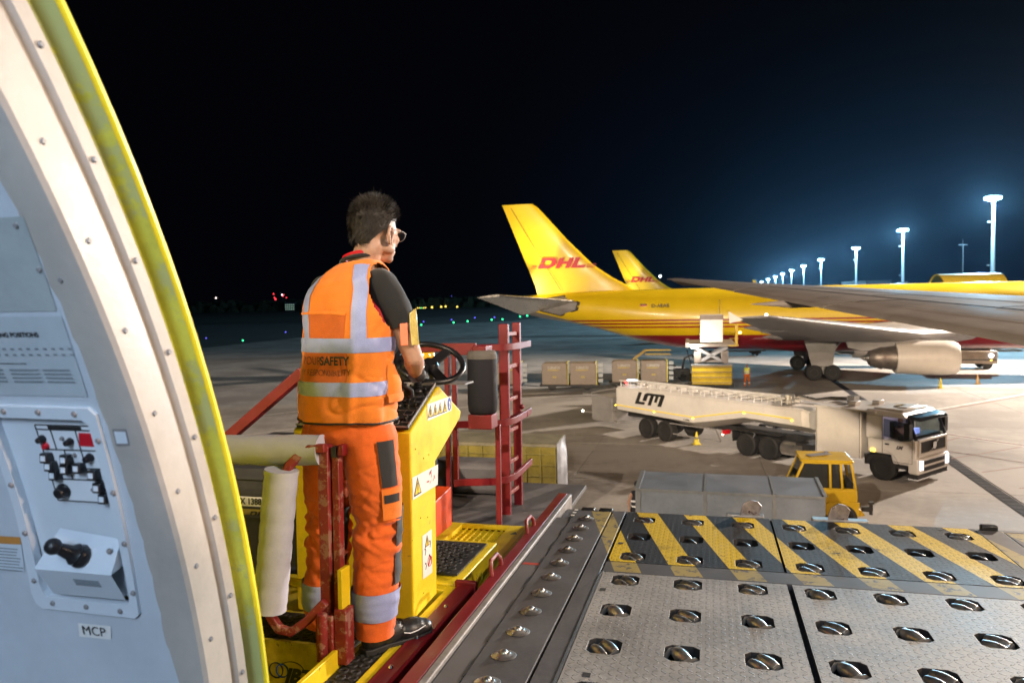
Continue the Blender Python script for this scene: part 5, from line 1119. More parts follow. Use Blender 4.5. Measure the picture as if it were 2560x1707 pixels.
# skew transfer rollers
def roller_mesh(kind):
    b = MB(); d = Vector((.70, -.71, 0)) if kind == 0 else Vector((.55, -.83, 0)); s_ = Vector((-d.y, d.x, 0))
    def barrel(c, L, rm, re, mi=0):
        c = Vector(c); prof = [(re * .3, -L / 2), (re * .9, -L / 2 + .001), (re, -L / 2 + .004)] + [(re + (rm - re) * math.cos(t * math.pi / 2), t * (L / 2 - .006)) for t in (-.8, -.5, -.2, .2, .5, .8)] + [(re, L / 2 - .004), (re * .9, L / 2 - .001), (re * .3, L / 2)]
        b.lathe(prof, c, 18, mi, ax=d)
    if kind == 0:
        barrel(s_ * .027 + d * -.006 + Vector((0, 0, -.020)), .098, .0245, .019); barrel(s_ * -.028 + d * .006 + Vector((0, 0, -.022)), .092, .0235, .018)
        for e_ in (-1, 1):
            c = d * (e_ * .050 - .002); b.tube([c + s_ * .052 + Vector((0, 0, -.036)), c + s_ * .03 + Vector((0, 0, -.016)), c + s_ * -.004 + Vector((0, 0, -.030)), c + d * .012 - s_ * .03 + Vector((0, 0, -.020)), c + d * .012 - s_ * .05 + Vector((0, 0, -.036))], .003, 5, 1, sq=(.003, .022), upv=(0, 0, 1))
    elif kind == 1:
        barrel(Vector((0, 0, -.018)), .104, .0285, .020)
        for e_ in (-1, 1):
            c = d * e_ * .056; b.tube([c - s_ * .050 + Vector((0, 0, -.036)) - d * e_ * .01, c - s_ * .020 + Vector((0, 0, -.014)), c + s_ * .020 + Vector((0, 0, -.014)), c + s_ * .052 + d * e_ * -.012 + Vector((0, 0, -.036))], .004, 6, 1, sq=(.003, .026), upv=(0, 0, 1))
    else:      # lowered wheel: dark, flat
        b.lathe([(.012, -.034), (.034, -.034), (.038, -.024), (.038, .024), (.034, .034), (.012, .034)], (-.008, 0, -.032), 18, 2, ax=d)
        b.cyl(d * .02 + Vector((0, .02, -.026)), d * .055 + Vector((0, .02, -.022)), .014, n=10, mi=1); b.box(-.055, .05, -.057, -.05, -.06, -.022, 1)
    return b.mesh('transfer_roller', [m_steel, m_steel_d, m_blk], 50)
RM = [roller_mesh(k) for k in range(3)]
random.seed(11)
for j, w in enumerate(rows_s + rows_t):
    for k, u in enumerate(ROLL_U):
        kind = 0 if (j + k) % 2 else 1
        if w < 3.9 and (w > 3.7): kind = 1 if k in (3, 4) else 0
        if w > 4.0: kind = 0 if j != 7 else 2
        par_ = (P1 if k < 3 else P2) if w < 3.9 else (P3 if k < 3 else P4)
        M = Matrix.Translation(Vector((u, w, -1.30 + (.004 if kind != 2 else -.006))) - LDO) @ Matrix.Rotation(R(random.uniform(-9, 9)), 4, 'Z')
        inst('transfer_roller', RM[kind], par_, M)
# small square slots
for u, w in ((-.50, 3.60), (-.44, 2.72), (1.2, 5.03), (1.32, 5.03), (-.50, 4.36)):
    b = B(); b.box(u - .014, u + .014, w - .017, w + .017, -1.2995, -1.2985); lq_('slot', b, m_hole, smooth=0)
# frame plates round the tread panels
b = B(); b.box(-.54, 1.52, 3.862, 4.028, -1.33, -1.300); lq_('cross_frame', b, m_stripframe, bevel=.003)
b = B(); b.box(-.630, -.548, 1.6, 5.075, -1.40, -1.300); lq_('side_frame', b, m_stripframe, bevel=.003)
b = B(); b.box(-.870, -.640, 1.6, 5.045, -1.40, -1.298); BS = lq_('ball_transfer_strip', b, m_stripframe, bevel=.003)
b = B(); b.box(-.972, -.874, 1.6, 4.86, -1.42, -1.304); lq_('guide_plate', b, m_deck, bevel=.003)
b = B(); b.box(-.972, -.874, 4.87, 5.25, -1.46, -1.345); lq_('guide_plate', b, m_deck, bevel=.003)
b = B(); b.tube([(-.546, 1.6, -1.302), (-.5455, 3.80, -1.302), (-.535, 3.862, -1.302)], .007, 6); b.tube([(-.539, 1.6, -1.303), (-.5385, 3.80, -1.303)], .004, 6); b.bar((.362, 1.6, -1.345), (.362, 5.07, -1.345), .024, .03); lq_('rubber_seal', b, m_rub)
b = B()
for k in range(9):
    w = 2.3 + k * .31; b.box(-.874, -.871, w, w + .17, -1.3035, -1.2975)
lq_('guide_slot', b, m_hole, smooth=0)
b = B(); b.box(-.965, -.872, 3.895, 3.925, -1.3035, -1.3025); lq_('red_mark', b, mat('faded_red_mark', (.45, .05, .03), .6, wear=.4, wearc=(.15, .14, .14), ws=30), smooth=0)
b = B(); b.box(-.955, -.875, 2.42, 2.52, -1.3035, -1.300); lq_('floor_slot', b, m_hole, smooth=0)
b = B(); b.box(-.94, -.90, 2.43, 2.50, -1.2995, -1.2985); lq_('worn_yellow_label', b, m_ylab, smooth=0)
# hazard flakes at the far end of the strip
for k in range(6):
    b = B(); b.box(-.885, -.862, 4.86 + k * .035, 4.89 + k * .035, -1.2975, -1.2965); lq_('hazard_mark', b, (m_ink, m_sticker)[k % 2], smooth=0)
# ball transfers
b = MB(); b.lathe([(.001, .001), (.047, .0005), (.049, .003), (.044, .006), (.030, .007), (.026, .012), (.021, .014), (.0205, .010), (.0001, .010)], (0, 0, 0), 28, 0); b.ball((0, 0, .010), .0185, 16, 0, (1, 1, .9))
for a in (0, 2.1, 4.2): b.ball((.037 * math.cos(a), .037 * math.sin(a), .0065), .004, 6, 0)
bt = b.mesh('ball_transfer', m_steel, 50)
for k in range(15): inst('ball_transfer', bt, BS, Vector((-.772, 4.838 - .2263 * k, -1.298)) - LDO)
# right-hand strips
b = B(); b.box(1.522, 1.66, 1.6, 5.06, -1.40, -1.302); lq_('side_frame', b, m_stripframe, bevel=.003)
b = B(); b.box(1.668, 1.94, 1.6, 5.04, -1.40, -1.304); lq_('ball_transfer_strip', b, m_stripframe, bevel=.003)
b = B(); b.box(1.95, 2.12, 1.6, 5.0, -1.5, -1.32); lq_('guide_plate', b, m_deck, bevel=.003)
for u, w in ((1.60, 5.09), (1.95, 5.06), (-.80, 5.09), (-.68, 5.09)):
    b = B(); b.box(u - .045, u + .045, w - .02, w + .03, -1.34, -1.275 if u > 0 else -1.292); lq_('edge_stop', b, m_blk, bevel=.008)
b = B(); b.box(-.88, 1.95, 5.078, 5.13, -1.62, -1.312); lq_('front_beam', b, m_deck, bevel=.004)
b = B(); b.box(-.88, 2.1, 5.14, 5.19, -1.60, -1.33); b.box(.1, .33, 5.13, 5.20, -1.33, -1.30); b.box(.62, .95, 5.13, 5.2, -1.33, -1.302); lq_('front_lip', b, m_steel_d, bevel=.004)
for u in (.245, .775):
    b = B(); pr = [(-.062, 0), (.06, 0), (.058, .03), (.072, .075), (.045, .105), (.0, .112), (-.04, .085), (-.058, .04)]
    b.prism(pr, lambda x, z: (u + x, 5.15, -1.315 + z * 1.0), lambda x, z: (u + x, 5.165, -1.315 + z * 1.0)); lq_('pallet_stop', b, mat('worn_stop_steel', (.30, .26, .25), .4, metal=.8, var=.3, vs=20, bump=.3, bs=60, wear=.4, wearc=(.12, .07, .06)), bevel=.003)
# rail along the left of the deck
b = B(); b.box(-1.078, -1.012, 1.6, 5.48, -1.44, -1.290); lq_('side_rail', b, m_red, bevel=.006)
b = B(); b.box(-1.010, -.977, 1.6, 5.46, -1.44, -1.288); lq_('rail_wear_strip', b, m_zinc, bevel=.006)
for w in (3.73, 4.50):
    b = B(); b.tube([(-1.06, w - .09, -1.29), (-1.065, w - .085, -1.25), (-1.075, w - .05, -1.225), (-1.075, w + .06, -1.225), (-1.065, w + .085, -1.25), (-1.06, w + .09, -1.29)], .011, 8); lq_('rail_handle', b, m_red_worn)
# yellow lower walkway beside the rail, with hazard blocks
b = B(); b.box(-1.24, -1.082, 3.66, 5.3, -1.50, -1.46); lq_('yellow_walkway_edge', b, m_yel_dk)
for k in range(22):
    b = B(); w = 3.52 + k * .075; b.box(-1.125, -1.082, w, w + .072, -1.4595, -1.457 + .0015); lq_('hazard_block', b, (m_ink, mat('old_pale_yellow', (.55, .42, .14), .5, var=.3, vs=30))[k % 2] if k < 14 else (m_ink, m_sticker)[k % 2], smooth=0)
# red beam beside the operator
b = B(); b.hexa([(-1.247, 1.9, -1.62), (-1.12, 1.9, -1.62), (-1.12, 3.66, -1.62), (-1.247, 3.66, -1.62), (-1.247, 1.9, -1.352), (-1.165, 1.9, -1.352), (-1.165, 3.66, -1.352), (-1.247, 3.66, -1.352)]); lq_('red_beam', b, m_red, bevel=.008)
b = B(); b.box(-1.12, -1.08, 1.9, 3.66, -1.66, -1.60); lq_('gutter', b, m_red)
b = B()
for w in (2.72, 3.0, 3.36): b.ball((-1.205, w, -1.350), .011, 8)
for w in (2.62, 3.1, 3.5): b.ball((-1.150, w, -1.42), .009, 8)
lq_('bolts', b, m_chrome)
b = B(); b.box(-1.262, -1.15, 3.655, 3.69, -1.47, -1.335); lq_('beam_end_bracket', b, m_red, bevel=.004)
# operator floor and mats
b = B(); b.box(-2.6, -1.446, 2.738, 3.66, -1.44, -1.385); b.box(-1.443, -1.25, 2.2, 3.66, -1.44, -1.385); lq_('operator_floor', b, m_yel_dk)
b = B(); b.box(-1.298, -1.250, 2.2, 3.66, -1.385, -1.364); b.box(-2.2, -1.298, 3.60, 3.66, -1.385, -1.364); lq_('floor_edging', b, m_yel, bevel=.004)
def ring_mat(u0_, u1_, w0_, w1_, n_):
    b = B(); b.box(u0_, u1_, w0_, w1_, n_ - .010, n_); p = .052; k = 0
    nu = int((u1_ - u0_) / p); nw = int((w1_ - w0_) / p)
    for i in range(nu):
        for j in range(nw):
            u = u0_ + p * (i + .5 + (.25 if j % 2 else -.02)); w = w0_ + p * (j + .5)
            if u > u1_ - .02: continue
            b.lathe([(.024, 0), (.022, .006), (.014, .006), (.012, .001)], (u, w, n_ - .0005), 8)
    return b
lq_('rubber_mat', ring_mat(-2.15, -1.455, 2.75, 3.19, -1.372), m_rub, smooth=30); lq_('rubber_mat', ring_mat(-1.42, -1.302, 2.25, 3.19, -1.372), m_rub, smooth=30)
# step box with mat
b = B(); b.box(-2.1, -1.243, 3.665, 4.40, -1.50, -1.352); SB = lq_('step_box', b, m_yel, bevel=.008)
lq_('rubber_mat', ring_mat(-1.95, -1.285, 3.76, 4.32, -1.336), m_rub, SB, smooth=30)
b = B(); b.tube([(-1.240, 3.95, -1.49), (-1.238, 3.96, -1.42), (-1.238, 4.05, -1.41), (-1.240, 4.06, -1.47)], .006, 6); lq_('grab_slot', b, m_yel_dk, SB)
# lower yellow platform with grated well
u0_, u1_, w0_, w1_ = -1.72, -1.375, 4.72, 5.16
b = B(); b.box(-2.4, u0_, 4.41, 5.2, -1.50, -1.47); b.box(u1_, -1.242, 4.41, 5.2, -1.50, -1.47); b.box(u0_, u1_, 4.41, w0_, -1.50, -1.47); b.box(u0_, u1_, w1_, 5.2, -1.50, -1.47); PF = lq_('yellow_platform', b, m_yel, bevel=.003)
b = B(); b.box(u0_, u1_, w0_, w1_, -1.75, -1.73); lq_('well_bottom', b, m_hole, PF)
b = B()
for i in range(1, 8): u = u0_ + (u1_ - u0_) * i / 8; b.box(u - .004, u + .004, w0_, w1_, -1.53, -1.49)
for j in range(1, 9): w = w0_ + (w1_ - w0_) * j / 9; b.box(u0_, u1_, w - .004, w + .004, -1.525, -1.495)
b.box(u0_ - .002, u0_ + .002, w0_, w1_, -1.72, -1.47); lq_('grating', b, m_yel, PF, smooth=0)
b = B(); b.add([(-1.32, 4.98, -1.4685), (-1.27, 4.98, -1.4685), (-1.295, 5.05, -1.4685)], [(0, 1, 2)]); lq_('warning_triangle', b, m_ink, PF, smooth=0)
# grey foot plate and its edge marks
b = B(); b.box(-2.5, -1.10, 5.21, 6.9, -1.58, -1.54); lq_('grey_foot_plate', b, m_deck, bevel=.004)
for k in range(4):
    b = B(); u = -2.05 + k * .25; b.add([(u, 5.24, -1.5385), (u + .13, 5.24, -1.5385), (u + .18, 5.31, -1.5385), (u + .05, 5.31, -1.5385)], [(0, 1, 2, 3)]); lq_('edge_mark', b, m_ylab, smooth=0)
b = B(); b.box(-2.5, -1.10, 5.185, 5.205, -1.56, -1.49); lq_('red_kick_plate', b, m_red)
b = B(); b.box(-2.4, -1.62, 6.3, 6.6, -1.54, -1.25); lq_('grey_hose_cover', b, m_deck, bevel=.06)
# orange-red box
b = B(); b.hexa([(-1.90, 4.50, -1.47), (-1.745, 4.50, -1.44), (-1.745, 5.02, -1.44), (-1.90, 5.02, -1.47), (-1.90, 4.50, -1.22), (-1.745, 4.50, -1.22), (-1.745, 5.02, -1.17), (-1.90, 5.02, -1.17)]); lq_('orange_red_box', b, m_orange_red, bevel=.006)
# ---- ladder and hooped guard
b = B(); b.box(-1.588, -1.512, 5.73, 5.78, -1.55, -.055); lq_('ladder_rail', b, m_red, bevel=.006)
b = B(); b.box(-1.565, -1.500, 6.06, 6.11, -1.55, -.048); lq_('ladder_rail', b, m_red, bevel=.006)
for n_ in (-.135, -.392, -.651, -.897, -1.145, -1.39):
    b = B(); b.bar((-1.548, 5.78, n_), (-1.535, 6.06, n_), .035, .03); lq_('ladder_rung', b, m_red_worn, bevel=.003)
def hoop(n_, u0_, lab=None):
    b = B(); pts = [(u0_, 5.22, n_), (-1.75, 5.27, n_), (-1.62, 5.30, n_), (-1.52, 5.34, n_), (-1.455, 5.42, n_), (-1.425, 5.55, n_), (-1.425, 5.75, n_), (-1.44, 6.16, n_)]
    b.tube(pts, .02, 4, sq=(.022, .05), upv=(0, 0, 1)); return lq_('guard_hoop', b, m_red, bevel=.003)
hoop(-.222, -2.15); hoop(-.775, -1.80); hoop(-1.195, -1.80)
for u, w, n0, n1 in ((-1.475, 5.28, -1.54, -.77), (-1.79, 5.26, -1.21, -.20), (-1.845, 5.26, -1.54, -.20)):
    b = B(); b.box(u - .018, u + .018, w - .018, w + .018, n0, n1); lq_('guard_post', b, m_red, bevel=.004)
b = B(); b.box(-1.88, -1.62, 5.235, 5.26, -.27, -.185); lq_('guard_plate', b, m_red)
b = B(); b.bar((-1.51, 5.80, -.80), (-1.44, 5.98, -.78), .05, .04); b.ball((-1.46, 5.95, -.72), .022, 8); lq_('latch', b, m_red)
b = B(); b.box(-1.525, -1.425, 5.22, 5.34, -1.545, -1.528); lq_('post_foot', b, m_red)
b = B(); b.lathe([(.02, -.245), (.095, -.25), (.105, -.27), (.106, -.60), (.10, -.655), (.085, -.675), (.02, -.675)], (-1.545, 5.14, 0), 20); lq_('black_pad', b, mat('black_vinyl_pad', (.014, .014, .019), .75, bump=.3, bs=14, spec=.25), smooth=60)
b = B(); b.lathe([(.03, -.228), (.09, -.232), (.103, -.25), (.1075, -.275), (.106, -.29)], (-1.545, 5.14, 0), 20); lq_('pad_collar', b, mat('grey_cloth_tape', (.11, .10, .09), .8, bump=.5, bs=40), smooth=60)
b = B(); b.box(-1.63, -1.46, 5.06, 5.22, -.775, -.675); lq_('pad_bracket', b, m_red, bevel=.005)
b = B(); b.box(-1.60, -1.50, 5.08, 5.25, -.24, -.20); lq_('pad_bracket', b, m_red, bevel=.005)
# ---- console
CU0, CU1 = -1.90, -1.312
cpoly = [(3.225, -1.372), (3.225, -.515), (3.60, -.345), (3.625, -.345), (3.955, -.508), (3.935, -.545), (3.545, -.705), (3.535, -1.36)]
b = B(); b.prism(cpoly, lambda w, n_: (CU0, w, n_), lambda w, n_: (CU1, w, n_)); CO = lq_('console', b, m_yel, bevel=.007)
b = B(); b.hexa([(CU0 + .02, 3.222, -.505), (CU1 - .008, 3.222, -.505), (CU1 - .008, 3.59, -.341), (CU0 + .02, 3.59, -.341), (CU0 + .02, 3.216, -.492), (CU1 - .008, 3.216, -.492), (CU1 - .008, 3.584, -.328), (CU0 + .02, 3.584, -.328)]); CP = lq_('control_panel', b, mat('black_panel_plate', (.028, .028, .026), .28, var=.2, vs=30), CO, bevel=.002)
def onp(u, s, h=0.0): return Vector((u, 3.216 + .368 * s - h * .407, -.492 + .164 * s + h * .913))
b = B()
for s in (.0, 1.0): b.bar(onp(CU0 + .02, s, .004), onp(CU1 - .006, s, .004), .008, .008)
b.bar(onp(CU1 - .008, 0, .004), onp(CU1 - .008, 1, .004), .006, .010)
for s in (.36, .68): b.bar(onp(CU0 + .02, s, .002), onp(CU1 - .01, s, .002), .003, .003)
lq_('panel_trim', b, m_zinc, CO)
random.seed(5)
for i in range(22):
    u = CU1 - .03 - .045 * (i % 7) - random.random() * .01; s = (.14, .5, .84)[i // 8] + random.uniform(-.06, .06)
    b = B(); b.cyl(onp(u, s, 0), onp(u, s, .012), .006 if i % 3 else .009, n=10); b.ball(onp(u, s, .014), .0065 if i % 3 else .009, 8); lq_('switch', b, m_chrome if i % 3 else m_blk, CP)
for u, s in ((-1.345, .84), (-1.35, .60), (-1.36, .30), (-1.40, .10), (-1.345, .14), (-1.42, .62)):
    b = B(); b.bar(onp(u - .022, s, .001), onp(u + .022, s, .001), .030, .002, (0, -.407, .913)); lq_('switch_plate', b, m_ac_grey, CP, smooth=0)
    b = B(); b.bar(onp(u - .018, s, .0025), onp(u + .018, s, .0025), .024, .002, (0, -.407, .913)); lq_('switch_plate_face', b, m_blk, CP, smooth=0)
def boot(u, s, H=.13, lean=(0, 0)):
    b = B(); p0 = onp(u, s, 0); d = Vector((lean[0], lean[1], 1)).normalized(); prof = [(.030, 0), (.031, .008)]
    for k in range(5): z = .014 + k * .012; prof += [(.026 - k * .0026, z), (.019 - k * .0018, z + .006)]
    prof += [(.012, .078), (.012, H)]
    b.lathe(prof, p0, 16, ax=d); b.lathe([(.006, H), (.017, H + .004), (.019, H + .03), (.016, H + .05), (.006, H + .056)], p0, 14, ax=d); return lq_('joystick', b, m_blk, CP, smooth=50)
boot(-1.385, .80, .12, (.05, -.05)); boot(-1.44, .45, .07); boot(-1.42, .12, .07)
b = B(); b.box(-1.46, -1.335, 3.57, 3.70, -.335, -.325); b.box(-1.27, -1.20, 3.66, 3.74, -.345, -.335) if False else None
b.box(-1.36, -1.19, 3.66, 3.80, -.338, -.330); lq_('top_bracket', b, m_zinc, CO)
# steering wheel
wc_ = Vector((-1.405, 3.74, -.232)); wn_ = Vector((.30, -.44, .86)).normalized(); wa = wn_.orthogonal().normalized(); wb_ = wn_.cross(wa)
b = B(); b.tube([wc_ + (wa * math.cos(a) + wb_ * math.sin(a)) * .172 for a in [2 * math.pi * k / 40 for k in range(40)]], .0155, 10, closed=True); SW = lq_('steering_wheel', b, m_blk, CO, smooth=60)
b = B()
for a in (0.5, 2.6, 4.7): b.bar(wc_ - wn_ * .02, wc_ + (wa * math.cos(a) + wb_ * math.sin(a)) * .166, .05, .014, wn_)
b.lathe([(.01, .012), (.035, .008), (.048, -.01), (.05, -.05), (.03, -.06), (.01, -.06)], wc_, 18, ax=wn_); lq_('wheel_spokes', b, m_blk, SW)
b = B(); b.cyl(wc_ - wn_ * .04, wc_ - wn_ * .25 + Vector((0, 0, 0)), .035, .045, 14); lq_('steering_column', b, m_blk, CO)
b = B(); b.box(-1.56, -1.40, 3.60, 3.74, -.34, -.22); b.ball((-1.47, 3.62, -.24), .05, 12); lq_('column_cover', b, m_blk, CO, bevel=.03)
b = B(); b.lathe([(.01, -.26), (.05, -.26), (.052, -.25), (.049, -.205), (.046, -.20), (.01, -.198)], (-1.60, 4.2, 0), 18); lq_('beacon', b, mat('amber_beacon', (.75, .42, .02), .15, coat=1.0), smooth=50)
b = B(); b.cyl((-1.60, 4.2, -1.35), (-1.60, 4.2, -.26), .02, n=10); lq_('beacon_pole', b, m_red)
# stickers on the console's right side
X0 = CU1 + .002
def side(w, n_): return (X0, w, n_)
def sticker(name, pts, m_, par, off=0): 
    b = B(); b.add([(X0 + off, w, n_) for w, n_ in pts], [tuple(range(len(pts)))]); return lq_(name, b, m_, par, smooth=0)
def tri(cw, cn, h, par, o=.001):
    sticker('warning_triangle', [(cw - h * .56, cn - h * .45), (cw + h * .56, cn - h * .45), (cw, cn + h * .55)], m_ink, par, o)
    sticker('warning_triangle_face', [(cw - h * .40, cn - h * .36), (cw + h * .40, cn - h * .36), (cw, cn + h * .37)], m_ylab, par, o + .0008)
s1 = sticker('warning_label', [(3.440, -.492), (3.790, -.485), (3.790, -.408), (3.440, -.412)], m_sticker, CO)
for k in range(4):
    w = 3.478 + .070 * k; tri(w, -.452, .062, s1)
    sticker('symbol', [(w - .010, -.470), (w + .010, -.466), (w + .004, -.452), (w + .008, -.443), (w - .004, -.440), (w - .008, -.455)], m_ink, s1, .0026)
b = B(); b.add([(X0 + .001, 3.757 + .028 * math.cos(a), -.447 + .034 * math.sin(a)) for a in [2 * math.pi * k / 20 for k in range(20)]], [tuple(range(20))]); lq_('mandatory_sign', b, m_blueprint, s1, smooth=0)
sticker('symbol', [(3.745, -.47), (3.757, -.47), (3.77, -.445), (3.76, -.43), (3.748, -.435), (3.755, -.45)], m_sticker, s1, .002)
s2 = sticker('warning_label', [(3.235, -.825), (3.565, -.825), (3.575, -.725), (3.235, -.722)], m_sticker, CO)
tri(3.295, -.776, .085, s2); sticker('symbol', [(3.291, -.795), (3.299, -.795), (3.301, -.757), (3.289, -.757)], m_ink, s2, .0026); sticker('symbol', [(3.290, -.806), (3.300, -.806), (3.300, -.799), (3.290, -.799)], m_ink, s2, .0026)
random.seed(8)
for k in range(9):
    w = 3.43 + random.random() * .09; n_ = -.80 + random.random() * .055; a = random.random() * 3
    sticker('crash_drawing', [(w, n_), (w + .03 * math.cos(a), n_ + .02 * math.sin(a)), (w + .03 * math.cos(a) + .006, n_ + .02 * math.sin(a) + .006), (w + .005, n_ + .008)], m_redprint if k % 3 else m_ink, s2, .0012)
s3 = sticker('warning_label', [(3.345, -1.225), (3.470, -1.232), (3.470, -1.020), (3.345, -1.020)], m_sticker, CO)
tri(3.405, -1.060, .055, s3); sticker('symbol', [(3.402, -1.075), (3.408, -1.075), (3.409, -1.048), (3.401, -1.048)], m_ink, s3, .0026)
b = B(); cc_ = (3.435, -1.165); b.tube([(X0 + .0015, cc_[0] + .024 * math.cos(a), cc_[1] + .024 * math.sin(a)) for a in [2 * math.pi * k / 20 for k in range(20)]], .002, 4, closed=True); b.bar((X0 + .0015, cc_[0] - .016, cc_[1] - .016), (X0 + .0015, cc_[0] + .016, cc_[1] + .016), .003, .003); lq_('prohibition_sign', b, m_redprint, s3)
for (w, n_) in ((3.375, -1.12), (3.38, -1.19), (3.43, -1.165), (3.44, -1.10)):
    b = B(); b.tube([(X0 + .0012, w, n_), (X0 + .0012, w + .012, n_ + .02), (X0 + .0012, w - .004, n_ + .028)], .0012, 4); b.ball((X0 + .001, w, n_ + .03), .004, 6); lq_('figure_drawing', b, m_ink, s3)
b = B()
for w, n_ in ((3.28, -.60), (3.38, -.66), (3.45, -.655), (3.33, -.93), (3.42, -.95), (3.35, -1.29)): b.ball((CU1 + .001, w, n_), .004, 6)
lq_('rivets', b, m_yel_dk, CO)
# ---- near posts, padded gate and front toe plate
b = B(); b.box(-1.506, -1.462, 2.73, 2.775, -1.345, -.505); lq_('gate_post', b, m_red_worn, bevel=.004)
b = B(); b.box(-1.457, -1.425, 2.75, 2.79, -1.340, -.520); lq_('gate_post', b, m_red_worn, bevel=.004)
b = B(); b.box(-1.452, -1.430, 2.74, 2.78, -.545, -.505); lq_('gate_rubber', b, m_rub)
b = B(); b.box(-1.425, -1.40, 2.74, 2.78, -.54, -.495); lq_('gate_tab', b, m_red, bevel=.004)
b = B(); b.box(-1.515, -1.44, 2.70, 2.80, -1.355, -1.165); b.box(-1.44, -1.385, 2.71, 2.78, -1.36, -1.14); b.cyl((-1.478, 2.69, -1.33), (-1.478, 2.69, -1.15), .02, n=12); lq_('post_clamp', b, m_red_worn, bevel=.006)
b = B(); b.tube([(-1.462, 2.72, -.505), (-1.53, 2.72, -.508), (-1.575, 2.715, -.535), (-1.612, 2.70, -.575), (-1.632, 2.68, -.64), (-1.664, 2.68, -.9), (-1.69, 2.68, -1.13), (-1.70, 2.68, -1.175), (-1.66, 2.68, -1.225), (-1.61, 2.68, -1.232), (-1.55, 2.70, -1.19), (-1.478, 2.72, -1.115)], .017, 4, sq=(.034, .034), upv=(0, 1, 0)); lq_('gate_loop', b, m_red_worn, bevel=.006)
def foam(p0, p1, r_, seed):
    p0, p1 = Vector(p0), Vector(p1); d = (p1 - p0); a = d.normalized().orthogonal().normalized(); c = d.normalized().cross(a); rings = []
    for i in range(34):
        t = i / 33; q = p0 + d * t; rr = r_ * (1 + .022 * noise.noise(Vector((t * 9, seed, 0))) - (.035 if i % 5 == 2 else 0))
        rings.append([q + (a * math.cos(k * math.pi / 12) + c * math.sin(k * math.pi / 12)) * rr * (1 + .02 * noise.noise(Vector((k * .6, t * 6, seed)))) for k in range(24)])
    b = B(); b.loft(rings); return b
lq_('foam_sleeve', foam((-1.635, 2.68, -.588), (-1.702, 2.68, -1.150), .066, 1), m_foam, smooth=60)
lq_('foam_sleeve', foam((-2.45, 2.74, -.545), (-1.50, 2.76, -.520), .062, 2), m_foam, smooth=60)
b = B(); b.tube([(-2.5, 2.74, -.545), (-1.5, 2.76, -.52), (-1.46, 2.75, -.515)], .024, 8); b.tube([(-2.03, 2.80, -.56), (-2.03, 2.80, -1.4)], .02, 4, sq=(.04, .04), upv=(0, 1, 0)); lq_('gate_top_pipe', b, m_red)
b = B(); b.bar((-1.99, 2.9, -1.30), (-1.90, 2.9, -1.15), .035, .035); lq_('red_brace', b, m_red)
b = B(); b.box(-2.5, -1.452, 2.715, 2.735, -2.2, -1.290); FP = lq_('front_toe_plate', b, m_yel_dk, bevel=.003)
b = B(); b.box(-1.445, -1.425, 2.2, 2.80, -1.9, -1.30); lq_('yellow_side_plate', b, m_yel, bevel=.003)
b = B(); b.box(-1.425, -1.405, 2.72, 2.79, -1.3, -.985); lq_('yellow_post_cover', b, m_yel, bevel=.003)
q = at_w(755, 1690, 2.713); letter('lettering', 'JBT', lambda x, z: (q.x + x - .022, 2.712, q.z - .004 + z), m_ink, FP, .078, .004, .35, org=LDO)
for cx, r_, mm in ((-.115, .030, m_ink), (-.088, .026, m_blueprint)):
    b = B(); b.tube([(q.x + cx + r_ * math.cos(a), 2.712, q.z + .015 + r_ * math.sin(a)) for a in [2 * math.pi * k / 26 for k in range(26)]], .0028, 4, closed=True); lq_('logo_ring', b, mm, FP)
b = B(); b.tube([(q.x - .045 + .055 * math.cos(a), 2.712, q.z + .02 + .035 * math.sin(a)) for a in [R(10 + 130 * k / 12) for k in range(13)]], .0018, 4); lq_('logo_arc', b, m_ink, FP)
b = B(); b.tube([(-2.3, 3.05, -1.172), (-2.0, 3.05, -1.170), (-1.62, 3.05, -1.180), (-1.58, 3.05, -1.22)], .019, 10); lq_('yellow_pipe', b, m_yel)
b = B(); b.box(-2.14, -1.99, 3.18, 3.3, -1.6, -1.385); PD = lq_('yellow_pedestal', b, m_yel, bevel=.008)
b = B(); b.add([(-2.045, 3.178, -1.485), (-1.995, 3.178, -1.478), (-2.018, 3.178, -1.405)], [(0, 1, 2)]); lq_('warning_triangle', b, m_ink, PD, smooth=0)
b = B(); b.add([(-2.038, 3.1772, -1.478), (-2.003, 3.1772, -1.473), (-2.018, 3.1772, -1.418)], [(0, 1, 2)]); lq_('warning_triangle_face', b, m_ylab, PD, smooth=0)
# far-left rail of the operator platform
b = B(); b.bar((-3.0, 4.0, -.86), (-2.28, 4.0, -.30), .06, .065, (0, 1, 0)); lq_('diagonal_brace', b, m_red, bevel=.004)
b = B(); b.bar((-2.28, 4.0, -.28), (-2.28, 4.0, -1.5), .06, .06, (0, 1, 0)); lq_('guard_post', b, m_red_worn, bevel=.004)
# lift structure under the decks
b = B(); b.box(-.95, 1.9, 1.7, 5.0, -1.75, -1.48); b.box(-2.5, -1.1, 2.3, 5.2, -1.75, -1.52); lq_('deck_frame', b, m_hole)
b = B()
for u in (-.8, 1.7): b.bar((u, 1.9, -6.6), (u, 4.9, -1.8), .3, .3); b.bar((u, 4.9, -6.6), (u, 1.9, -1.8), .3, .3)
lq_('scissor_arm', b, m_yel_dk)
b = B(); b.box(-1.2, 2.1, 1.6, 5.1, -7.0, -6.5); lq_('base_frame', b, m_yel_dk)
